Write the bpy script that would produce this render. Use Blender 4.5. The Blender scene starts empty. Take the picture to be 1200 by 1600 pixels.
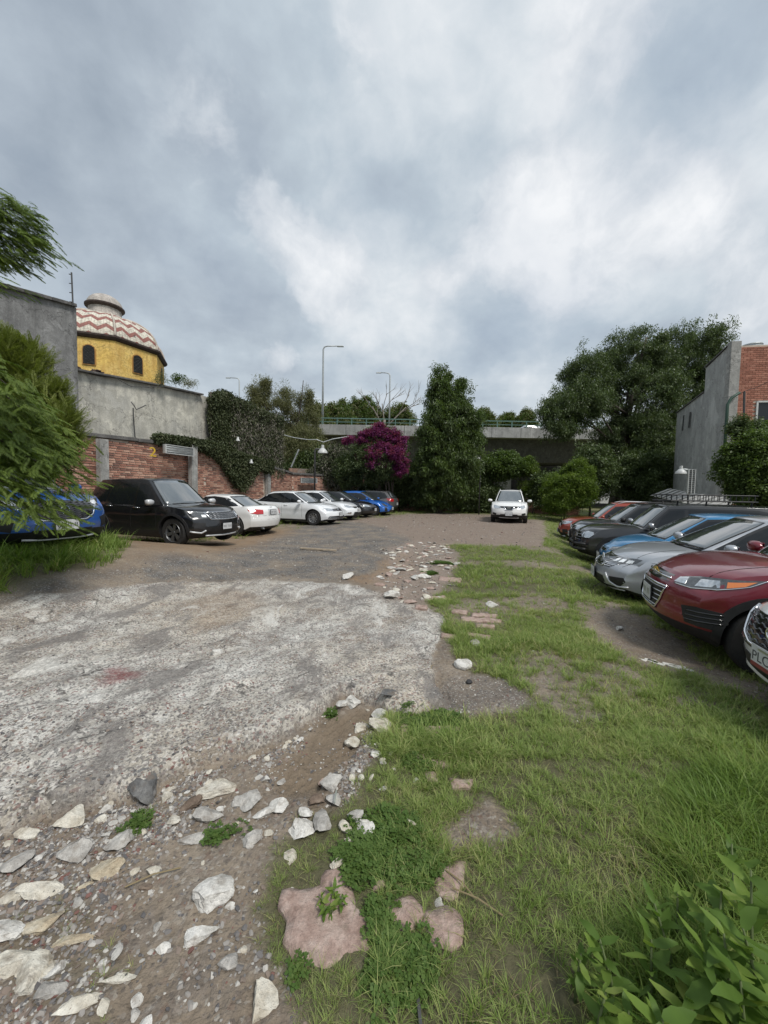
import bpy, bmesh, math, random
import numpy as np
from mathutils import Vector, Matrix
from mathutils.bvhtree import BVHTree
from mathutils.geometry import delaunay_2d_cdt

R = math.radians
SC = bpy.context.scene
COL = SC.collection

# ------------------------------------------------------------------ camera
EYE = 1.62
FOC = 610.0 / 1600.0                      # focal length as a share of the picture height
PITCH, ROLL = R(3.1), R(1.0)
cam_data = bpy.data.cameras.new('camera')
cam_data.sensor_fit = 'VERTICAL'
cam_data.sensor_height = 24.0
cam_data.lens = 24.0 * FOC
cam_data.clip_start = 0.05
cam_data.clip_end = 3000.0
cam = bpy.data.objects.new('camera', cam_data)
COL.objects.link(cam)
CAM_ROT = Matrix.Rotation(R(90) - PITCH, 3, 'X') @ Matrix.Rotation(ROLL, 3, 'Z')
cam.matrix_world = Matrix.Translation((0, 0, EYE)) @ CAM_ROT.to_4x4()
SC.camera = cam

# ------------------------------------------------------------------ light and exposure
SUN_EL, SUN_AZ = R(52), R(142)            # azimuth measured clockwise from +Y
sun_data = bpy.data.lights.new('sun', 'SUN')
sun_data.energy = 1.5
sun_data.angle = R(14)
sun_data.color = (1.0, 0.96, 0.9)
sun = bpy.data.objects.new('sun', sun_data)
COL.objects.link(sun)
sd = Vector((math.sin(SUN_AZ) * math.cos(SUN_EL), math.cos(SUN_AZ) * math.cos(SUN_EL), math.sin(SUN_EL)))
sun.rotation_euler = sd.to_track_quat('Z', 'Y').to_euler()

SC.view_settings.view_transform = 'Standard'
SC.view_settings.look = 'None'
SC.view_settings.exposure = 0.93
SC.view_settings.gamma = 1.0
SC.view_settings.use_curve_mapping = False


class NT:
    """tiny node-tree writer"""
    def __init__(self, tree):
        self.t = tree
        self.n = tree.nodes
        self.n.clear()

    def add(self, kind, ins=None, **props):
        nd = self.n.new('ShaderNode' + kind)
        for k, v in props.items():
            setattr(nd, k, v)
        for k, v in (ins or {}).items():
            sock = nd.inputs[k]
            if isinstance(v, bpy.types.NodeSocket):
                self.t.links.new(v, sock)
            else:
                sock.default_value = v
        return nd

    def math(self, op, a, b=0.5, c=None, clamp=False):
        nd = self.n.new('ShaderNodeMath')
        nd.operation = op
        nd.use_clamp = clamp
        for i, v in enumerate([a, b] + ([c] if c is not None else [])):
            if isinstance(v, bpy.types.NodeSocket):
                self.t.links.new(v, nd.inputs[i])
            else:
                nd.inputs[i].default_value = v
        return nd.outputs[0]

    def mix(self, fac, a, b, blend='MIX'):
        nd = self.n.new('ShaderNodeMix')
        nd.data_type = 'RGBA'
        nd.blend_type = blend
        for s, v in ((nd.inputs[0], fac), (nd.inputs[6], a), (nd.inputs[7], b)):
            if isinstance(v, bpy.types.NodeSocket):
                self.t.links.new(v, s)
            elif isinstance(v, (int, float)):
                s.default_value = v
            else:
                s.default_value = (v[0], v[1], v[2], 1)
        return nd.outputs[2]

    def ramp(self, fac, stops, interp='LINEAR'):
        nd = self.n.new('ShaderNodeValToRGB')
        nd.color_ramp.interpolation = interp
        els = nd.color_ramp.elements
        while len(els) < len(stops):
            els.new(0.5)
        for e, (p, c) in zip(els, stops):
            e.position = p
            e.color = (c, c, c, 1) if isinstance(c, (int, float)) else (c[0], c[1], c[2], 1)
        self.t.links.new(fac, nd.inputs[0])
        return nd.outputs[0]

    def noise(self, vec, scale, detail=4, rough=0.55, dist=0.0, out=0, dims='3D'):
        nd = self.n.new('ShaderNodeTexNoise')
        nd.noise_dimensions = dims
        nd.inputs['Scale'].default_value = scale
        nd.inputs['Detail'].default_value = detail
        nd.inputs['Roughness'].default_value = rough
        nd.inputs['Distortion'].default_value = dist
        if vec is not None:
            self.t.links.new(vec, nd.inputs['Vector'])
        return nd.outputs[out]

    def link(self, a, b):
        self.t.links.new(a, b)


# ------------------------------------------------------------------ sky: Nishita daylight behind a broken cloud layer
def pixel_dir(u, v):
    d = CAM_ROT @ Vector(((u - 600) / 610.0, -(v - 800) / 610.0, -1.0))
    return d.normalized()


def make_world():
    w = bpy.data.worlds.new('World')
    SC.world = w
    w.use_nodes = True
    n = NT(w.node_tree)
    sky = n.add('TexSky', sky_type='NISHITA', sun_disc=False, sun_elevation=SUN_EL, sun_rotation=SUN_AZ)
    skyc = n.mix(1.0, sky.outputs[0], (0.085, 0.085, 0.085), 'MULTIPLY')
    tc = n.add('TexCoord')
    vec = tc.outputs['Generated']
    nrm = n.add('VectorMath', {0: vec}, operation='NORMALIZE').outputs[0]
    sep = n.add('SeparateXYZ', {0: nrm})
    x, y, z = sep.outputs
    zc = n.math('ADD', n.math('MAXIMUM', z, 0.0), 0.22)
    px = n.math('DIVIDE', x, zc)
    py = n.math('DIVIDE', y, zc)
    p = n.add('CombineXYZ', {0: px, 1: py, 2: 0.0}).outputs[0]
    def warped(src, scale, amt, det=4):
        q = n.noise(src, scale, det, 0.55, out=1)
        q = n.add('VectorMath', {0: q, 1: (0.5, 0.5, 0.5)}, operation='SUBTRACT').outputs[0]
        q = n.add('VectorMath', {0: q, 3: amt}, operation='SCALE').outputs[0]
        return n.add('VectorMath', {0: src, 1: q}, operation='ADD').outputs[0]
    pw = warped(p, 0.9, 0.25)
    dv = warped(nrm, 5.0, 0.10, 5)
    big = n.noise(pw, 0.9, 4, 0.5)                       # the broad sheets of the deck
    mid = n.noise(warped(p, 2.0, 0.2), 2.2, 7, 0.55)
    heap = n.noise(dv, 3.4, 8, 0.52)                     # billows, in direction space so they stay round near the horizon
    fine = n.noise(dv, 9.0, 7, 0.58)

    def total(spots):
        acc = None
        for (u, v, size, a) in spots:
            diff = n.add('VectorMath', {0: dv, 1: tuple(pixel_dir(u, v))}, operation='SUBTRACT').outputs[0]
            ln = n.add('VectorMath', {0: diff}, operation='LENGTH').outputs['Value']
            k = n.math('MULTIPLY', n.math('SMOOTH_MIN', n.math('MAXIMUM', n.math('SUBTRACT', 1.0, n.math('DIVIDE', ln, size)), 0.0), 1.0, 0.0), a)
            acc = k if acc is None else n.math('ADD', acc, k)
        return acc
    bright, dark, blue, puff = total(SKY_BRIGHT), total(SKY_DARK), total(SKY_BLUE), total(SKY_PUFF)

    def c0(v): return n.math('SUBTRACT', v, 0.5)
    lum = n.math('MULTIPLY', c0(big), 0.55)
    lum = n.math('MULTIPLY_ADD', c0(mid), 0.90, lum)
    lum = n.math('MULTIPLY_ADD', c0(heap), 1.0, lum)
    lum = n.math('MULTIPLY_ADD', c0(fine), 0.34, lum)
    lum = n.math('MULTIPLY_ADD', bright, 0.25, lum)
    lum = n.math('MULTIPLY_ADD', dark, -0.20, lum)
    lum = n.math('ADD', lum, 0.515)
    col = n.ramp(lum, SKY_RAMP)
    # heaps: crisp shoulder above, soft grey base
    pv = n.math('MULTIPLY_ADD', c0(heap), 1.1, n.math('MULTIPLY_ADD', c0(fine), 0.7, puff))
    fac = n.ramp(pv, [(0.26, 0.0), (0.38, 0.7), (0.60, 1.0)])
    fac = n.math('MULTIPLY', fac, n.ramp(puff, [(0.02, 0.0), (0.35, 1.0)]))
    pc = n.ramp(n.math('MULTIPLY_ADD', c0(fine), 1.3, n.math('MULTIPLY_ADD', puff, 0.35, 0.38)), [(0.2, (0.46, 0.515, 0.585)), (0.5, (0.66, 0.695, 0.74)), (0.8, (0.88, 0.89, 0.91))])
    col = n.mix(n.math('MULTIPLY', fac, 0.68), col, pc)
    hole = n.math('MULTIPLY_ADD', blue, 1.0, n.math('MULTIPLY', n.math('SUBTRACT', 0.46, heap), 1.8), clamp=True)
    col = n.mix(n.math('MULTIPLY', hole, 0.5), col, n.mix(0.55, skyc, (0.40, 0.50, 0.62)))
    # pale band towards the horizon
    hz = n.ramp(z, [(0.0, 1.0), (0.10, 0.75), (0.30, 0.0)])
    col = n.mix(n.math('MULTIPLY', hz, 0.6), col, (0.52, 0.58, 0.635))
    # below the horizon
    gr = n.ramp(z, [(0.0, 1.0), (0.002, 0.0)])
    neg = n.math('LESS_THAN', z, -0.02)
    col = n.mix(neg, col, (0.12, 0.12, 0.10))
    bg = n.add('Background', {0: col, 1: 0.57})
    out = n.add('OutputWorld')
    n.link(bg.outputs[0], out.inputs[0])


SKY_BRIGHT = [(620, 130, .45, .9), (1000, 200, .35, .9), (830, 400, .30, .8), (330, 260, .25, .5), (420, 60, .25, .5), (1150, 60, .3, .6), (500, 450, .2, .6), (600, 600, .5, .35)]
SKY_PUFF = [(500, 430, .15, .9), (430, 350, .10, .6), (800, 310, .12, .8), (840, 385, .17, .9), (910, 440, .14, .6), (1010, 320, .13, .8), (1110, 350, .12, .7), (1180, 480, .12, .7), (440, 560, .10, .6), (700, 430, .10, .6), (340, 210, .15, .4), (940, 80, .2, .5), (560, 60, .2, .4)]
SKY_DARK = [(60, 40, .6, .6), (240, 60, .32, 1.0), (60, 330, .5, .5), (400, 120, .2, .8), (640, 250, .2, .7), (330, 450, .26, .8), (920, 260, .16, .7), (1050, 50, .2, .6), (700, 520, .25, .4), (900, 480, .2, .5), (230, 200, .2, .4)]
SKY_BLUE = [(1020, 60, .22, .7), (580, 370, .16, .4), (730, 560, .3, .5), (880, 500, .18, .4), (1120, 250, .18, .4), (360, 330, .2, .3)]
SKY_RAMP = [(0.05, (0.29, 0.345, 0.415)), (0.30, (0.39, 0.45, 0.52)), (0.5, (0.48, 0.55, 0.615)), (0.68, (0.61, 0.665, 0.715)), (0.92, (0.80, 0.825, 0.85))]
make_world()


# ------------------------------------------------------------------ helpers
def tag(o, label=None, cat=None, group=None, kind=None):
    if label: o['label'] = label
    if cat: o['category'] = cat
    if group: o['group'] = group
    if kind: o['kind'] = kind
    return o


def empty(name, loc=(0, 0, 0), rz=0.0):
    o = bpy.data.objects.new(name, None)
    o.empty_display_size = 0.2
    COL.objects.link(o)
    o.location = loc
    o.rotation_euler = (0, 0, rz)
    return o


def link_mesh(name, me, parent=None, mat=None):
    if mat is not None:
        me.materials.clear()
        me.materials.append(mat)
    o = bpy.data.objects.new(name, me)
    COL.objects.link(o)
    if parent is not None:
        o.parent = parent
    return o


def mesh_np(name, verts, faces, smooth=False):
    """verts (n,3) and faces (m,k) numpy arrays, constant k"""
    verts = np.asarray(verts, dtype=np.float32)
    faces = np.asarray(faces, dtype=np.int32)
    me = bpy.data.meshes.new(name)
    m, k = faces.shape
    me.vertices.add(len(verts))
    me.vertices.foreach_set('co', verts.ravel())
    me.loops.add(m * k)
    me.loops.foreach_set('vertex_index', faces.ravel())
    me.polygons.add(m)
    me.polygons.foreach_set('loop_start', np.arange(0, m * k, k, dtype=np.int32))
    me.update(calc_edges=True)
    if smooth:
        me.polygons.foreach_set('use_smooth', np.ones(m, dtype=bool))
    return me


class MB:
    """collects simple shapes and links them as one mesh object"""
    def __init__(self):
        self.v = []
        self.f = []

    def box(self, c, s, rz=0.0, rx=0.0, ry=0.0, taper=1.0):
        b = len(self.v)
        m = Matrix.Rotation(rz, 3, 'Z') @ Matrix.Rotation(ry, 3, 'Y') @ Matrix.Rotation(rx, 3, 'X')
        for k in (-1, 1):
            q = taper if k > 0 else 1.0
            for (i, j) in ((-1, -1), (1, -1), (1, 1), (-1, 1)):
                p = m @ Vector((i * s[0] / 2 * q, j * s[1] / 2 * q, k * s[2] / 2))
                self.v.append((p.x + c[0], p.y + c[1], p.z + c[2]))
        for q in ((0, 3, 2, 1), (4, 5, 6, 7), (0, 1, 5, 4), (1, 2, 6, 5), (2, 3, 7, 6), (3, 0, 4, 7)):
            self.f.append(tuple(b + i for i in q))
        return self

    def tube(self, pts, rad, n=8, cap=True):
        pts = [Vector(p) for p in pts]
        rr = rad if isinstance(rad, (list, tuple)) else [rad] * len(pts)
        b = len(self.v)
        up = Vector((0, 0, 1))
        prev = None
        for i, p in enumerate(pts):
            d = (pts[min(i + 1, len(pts) - 1)] - pts[max(i - 1, 0)])
            if d.length < 1e-9: d = Vector((0, 0, 1))
            d.normalize()
            if prev is None:
                a = d.cross(up)
                if a.length < 1e-3: a = d.cross(Vector((1, 0, 0)))
            else:
                a = prev - d * prev.dot(d)
                if a.length < 1e-4: a = d.cross(Vector((1, 0, 0)))
            a.normalize()
            prev = a
            c = d.cross(a)
            for k in range(n):
                t = 2 * math.pi * k / n
                q = p + (a * math.cos(t) + c * math.sin(t)) * rr[i]
                self.v.append(tuple(q))
        for i in range(len(pts) - 1):
            for k in range(n):
                k2 = (k + 1) % n
                self.f.append((b + i * n + k, b + i * n + k2, b + (i + 1) * n + k2, b + (i + 1) * n + k))
        if cap:
            self.f.append(tuple(b + k for k in reversed(range(n))))
            self.f.append(tuple(b + (len(pts) - 1) * n + k for k in range(n)))
        return self

    def lathe(self, prof, n=24, m=None, close=False):
        """prof [(r,z)] about local z, m = 4x4 placement"""
        b = len(self.v)
        m = m or Matrix.Identity(4)
        for (r, z) in prof:
            for k in range(n):
                t = 2 * math.pi * k / n
                self.v.append(tuple(m @ Vector((r * math.cos(t), r * math.sin(t), z))))
        L = len(prof)
        for i in range(L - 1 + (1 if close else 0)):
            i2 = (i + 1) % L
            for k in range(n):
                k2 = (k + 1) % n
                self.f.append((b + i * n + k, b + i * n + k2, b + i2 * n + k2, b + i2 * n + k))
        return self

    def poly(self, pts, ext):
        """flat polygon (3D points) pushed along the vector ext"""
        b = len(self.v)
        k = len(pts)
        e = Vector(ext)
        for p in pts: self.v.append(tuple(p))
        for p in pts: self.v.append(tuple(Vector(p) + e))
        self.f.append(tuple(b + i for i in reversed(range(k))))
        self.f.append(tuple(b + k + i for i in range(k)))
        for i in range(k):
            j = (i + 1) % k
            self.f.append((b + i, b + j, b + k + j, b + k + i))
        return self

    def build(self, name, mat, parent=None, smooth=False, bevel=0.0, auto=None):
        me = bpy.data.meshes.new(name)
        me.from_pydata(self.v, [], self.f)
        bm = bmesh.new()
        bm.from_mesh(me)
        bmesh.ops.recalc_face_normals(bm, faces=bm.faces)
        if bevel > 0:
            es = [e for e in bm.edges if len(e.link_faces) == 2 and e.calc_face_angle(0) > 0.5]
            bmesh.ops.bevel(bm, geom=es, offset=bevel, segments=1, affect='EDGES', clamp_overlap=True)
        bm.to_mesh(me)
        bm.free()
        o = link_mesh(name, me, parent, mat)
        if smooth:
            for p in me.polygons: p.use_smooth = True
            if auto: me.set_sharp_from_angle(angle=R(auto))
        return o


def hash01(ix, iy, seed=0):
    h = (ix.astype(np.int64) * 374761393 + iy.astype(np.int64) * 668265263 + seed * 1442695041) & 0x7fffffff
    h = ((h ^ (h >> 13)) * 1274126177) & 0x7fffffff
    h = (h ^ (h >> 16)) & 0xffffff
    return h / float(0xffffff)


def vnoise(x, y, seed=0):
    xi, yi = np.floor(x), np.floor(y)
    fx, fy = x - xi, y - yi
    fx = fx * fx * (3 - 2 * fx)
    fy = fy * fy * (3 - 2 * fy)
    a, b = hash01(xi, yi, seed), hash01(xi + 1, yi, seed)
    c, d = hash01(xi, yi + 1, seed), hash01(xi + 1, yi + 1, seed)
    return (a + (b - a) * fx) * (1 - fy) + (c + (d - c) * fx) * fy


def fbm(x, y, scale=1.0, octaves=4, seed=0, gain=0.5):
    v, a, s, f = 0.0, 1.0, 0.0, scale
    for o in range(octaves):
        v = v + a * vnoise(x * f + 17.3 * o, y * f - 9.1 * o, seed + o)
        s += a
        a *= gain
        f *= 2.03
    return v / s


def sstep(a, b, x):
    t = np.clip((x - a) / (b - a), 0, 1)
    return t * t * (3 - 2 * t)


# the parking lot: s runs along the lane, t across it (to the right)
AX, PX = (0.342, 0.940), (0.940, -0.342)
LOT_ANG = math.atan2(0.940, 0.342)


def st(s, t, z=0.0):
    return Vector((s * AX[0] + t * PX[0], s * AX[1] + t * PX[1], z))


def land(x, y):
    """large shape of the ground (works on floats and arrays)"""
    x = np.asarray(x, dtype=float)
    y = np.asarray(y, dtype=float)
    s = x * AX[0] + y * AX[1]
    t = x * PX[0] + y * PX[1]
    near_left = 0.50 * sstep(-4.6, -7.2, t) * (1 - sstep(4.5, 9.5, s)) * sstep(-3.0, 2.0, s)
    far = 0.10 * sstep(8, 16, s)
    right = sstep(0.3, 2.2, t) * (-0.12 * sstep(3.2, 5.4, s) - 0.28 * sstep(8, 12.5, s) * (1 - sstep(20, 27, s)))
    return near_left + far + right


def zland(x, y):
    return float(land(x, y))


# ------------------------------------------------------------------ material basics
def principled(name, color, rough=0.6, metal=0.0, spec=0.5, coat=0.0, coat_rough=0.03, noise=None, bump=None, trans=0.0, emit=None):
    """noise=(scale, amount) colour variation, bump=(scale, strength, distance)"""
    m = bpy.data.materials.new(name)
    m.use_nodes = True
    n = NT(m.node_tree)
    out = n.add('OutputMaterial')
    b = n.add('BsdfPrincipled')
    n.link(b.outputs[0], out.inputs[0])
    b.inputs['Base Color'].default_value = (*color, 1)
    b.inputs['Roughness'].default_value = rough
    b.inputs['Metallic'].default_value = metal
    b.inputs['Specular IOR Level'].default_value = spec
    b.inputs['Coat Weight'].default_value = coat
    b.inputs['Coat Roughness'].default_value = coat_rough
    if trans: b.inputs['Transmission Weight'].default_value = trans
    if emit:
        b.inputs['Emission Color'].default_value = (*emit[0], 1)
        b.inputs['Emission Strength'].default_value = emit[1]
    if noise or bump:
        tc = n.add('TexCoord')
    if noise:
        f = n.noise(tc.outputs['Object'], noise[0], 5, 0.6)
        f = n.math('MULTIPLY_ADD', n.math('SUBTRACT', f, 0.5), noise[1] * 4.0, 1.0)
        c = n.mix(1.0, (*color,), f, 'MULTIPLY')
        n.link(c, b.inputs['Base Color'])
    if bump:
        f = n.noise(tc.outputs['Object'], bump[0], 5, 0.6)
        bp = n.add('Bump', {'Height': f, 'Strength': bump[1], 'Distance': bump[2]})
        n.link(bp.outputs[0], b.inputs['Normal'])
    return m
ZONES = {
    'CONCRETE': [(-4.32,3.93),(-4.48,4.51),(-4.38,4.9),(-4.13,5.21),(-3.83,5.8),(-3.2,6.48),(-2.3,7.02),(-1.65,6.96),(-0.64,6.7),(0.02,6.07),(0.48,5.51),(0.8,5.04),(0.7,4.49),(0.56,4.01),(0.48,3.56),(0.49,3.15),(0.48,2.86),(0.21,2.74),(0.03,2.84),(-0.18,3.02),(-0.33,3.02),(-0.42,2.8),(-0.55,2.63),(-0.68,2.45),(-0.81,2.34),(-0.97,2.26),(-1.08,2.17),(-1.19,2.06),(-1.23,1.96),(-1.4,1.98),(-1.54,1.91),(-1.68,1.85),(-1.76,1.74),(-1.94,1.58),(-2.22,1.44),(-3.58,2.11)],
    'DARKGRAVEL': [(-4.8,4.02),(-4.77,4.81),(-4.58,5.44),(-4.39,6.34),(-3.74,8.42),(-3.78,13.53),(-3.32,16.86),(-1.97,20.1),(0.01,15.73),(0.82,12.21),(0.24,8.7),(-0.2,6.73),(-1.65,6.96),(-3.2,6.48),(-3.83,5.8),(-4.13,5.21),(-4.45,4.47),(-4.33,3.71)],
    'DARKPATCH': [(-4.06,4.07),(-4.04,4.51),(-3.61,4.85),(-3.21,4.51),(-3.01,3.86),(-3.08,3.42),(-3.29,3.29),(-3.85,3.5)],
    'ORANGE': [(-9.45,13.52),(-7.02,11.85),(-6.15,13.86),(-4.25,16.2),(-3.01,14.14),(-3.62,11.02),(-3.81,8.28),(-4.4,6.67),(-4.7,6.56)],
    'ORANGE2': [(0.02,9.69),(0.7,10.32),(0.74,8.74),(0.24,6.62),(-0.42,6.71),(-0.68,7.04),(-0.11,7.64)],
    'TAN': [(-2.88,5.63),(-2.54,6.42),(-1.93,5.86),(-1.71,4.95),(-2.04,4.57),(-2.55,4.9)],
    'REDPATCH': [(-2.44,3.3),(-2.34,3.39),(-2.09,3.28),(-2.01,3.06),(-2.15,3.0)],
    'FARDIRT': [(-4.25,16.2),(-1.32,20.25),(0.86,25.98),(4.44,27.04),(7.18,25.7),(7.96,21.04),(5.87,14.21),(4.62,11.39),(3.08,11.6),(1.8,12.02),(0.79,11.68),(0.01,15.73),(-1.97,20.1)],
    'RUBBLE': [(0.02,10.69),(1.04,12.37),(1.96,11.77),(1.85,9.65),(1.26,7.46),(0.93,6.05),(0.57,5.51),(0.02,5.99),(-0.1,7.08),(0.16,8.32)],
    'SOILTRACK': [(-0.17,2.84),(0.03,2.82),(-0.08,2.57),(-0.18,2.25),(-0.32,2.02),(-0.51,1.95),(-0.59,2.11),(-0.51,2.42),(-0.39,2.71)],
    'GRAVELPATCH': [(0.58,3.32),(0.94,3.39),(1.14,3.17),(1.16,2.92),(0.93,2.81),(0.49,2.75),(0.42,2.9),(0.43,3.2)],
    'SOILRIGHT': [(2.63,5.5),(3.57,5.92),(3.72,5.41),(3.74,4.44),(3.44,3.5),(3.09,2.84),(2.98,3.02),(2.88,3.55),(2.55,3.77),(2.35,4.22),(2.35,4.81)],
    'SOILBIT1': [(1.39,3.53),(1.6,3.35),(1.38,2.98),(1.21,3.07)],
    'SOILBIT2': [(0.94,5.53),(2.45,6.35),(3.05,6.07),(2.51,5.34),(1.29,4.74),(0.83,4.84)],
    'SOILBIT3': [(0.31,1.81),(0.58,2.02),(0.68,1.9),(0.57,1.75),(0.32,1.71)],
    'GRASSRIGHT': [(1.76,11.75),(3.08,11.6),(4.69,11.43),(6.41,15.23),(9.12,22.18),(15.65,35.33),(21.6,43.91),(13.08,9.86),(4.38,2.33),(1.62,0.99),(-0.17,1.0),(-0.23,1.13),(-0.3,1.28),(-0.43,1.42),(-0.48,1.66),(-0.38,1.8),(-0.17,1.88),(-0.06,2.01),(-0.05,2.2),(0.03,2.31),(-0.1,2.5),(-0.16,2.71),(0.07,2.82),(0.3,2.69),(0.49,2.73),(0.93,2.81),(1.2,3.02),(1.09,3.33),(0.82,3.38),(0.77,3.86),(0.73,4.2),(0.77,4.96),(0.62,5.52),(0.96,6.25),(1.56,8.44),(2.02,10.13)],
    'GRASSLEFT': [(-12.81,8.64),(-16.46,16.68),(-12.12,15.35),(-9.65,13.49),(-5.51,7.88),(-4.6,6.34),(-4.61,5.47),(-4.71,4.74),(-4.8,4.02),(-5.32,3.19)],
    'GRASSCARS': [(-10.07,14.24),(-7.45,13.73),(-5.27,13.94),(-4.01,15.27),(-2.46,18.73),(0.0,25.72),(2.22,33.93),(5.19,31.66),(1.73,26.23),(-1.32,20.25),(-3.88,15.75),(-4.66,12.33),(-6.23,10.82),(-7.35,10.64)],
    'GRASSBACK': [(-1.8,27.48),(2.71,41.54),(7.87,48.12),(24.18,54.66),(19.87,36.69),(10.93,24.64),(8.54,22.59),(7.6,27.21),(4.57,27.85),(0.86,25.98)],
}
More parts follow.
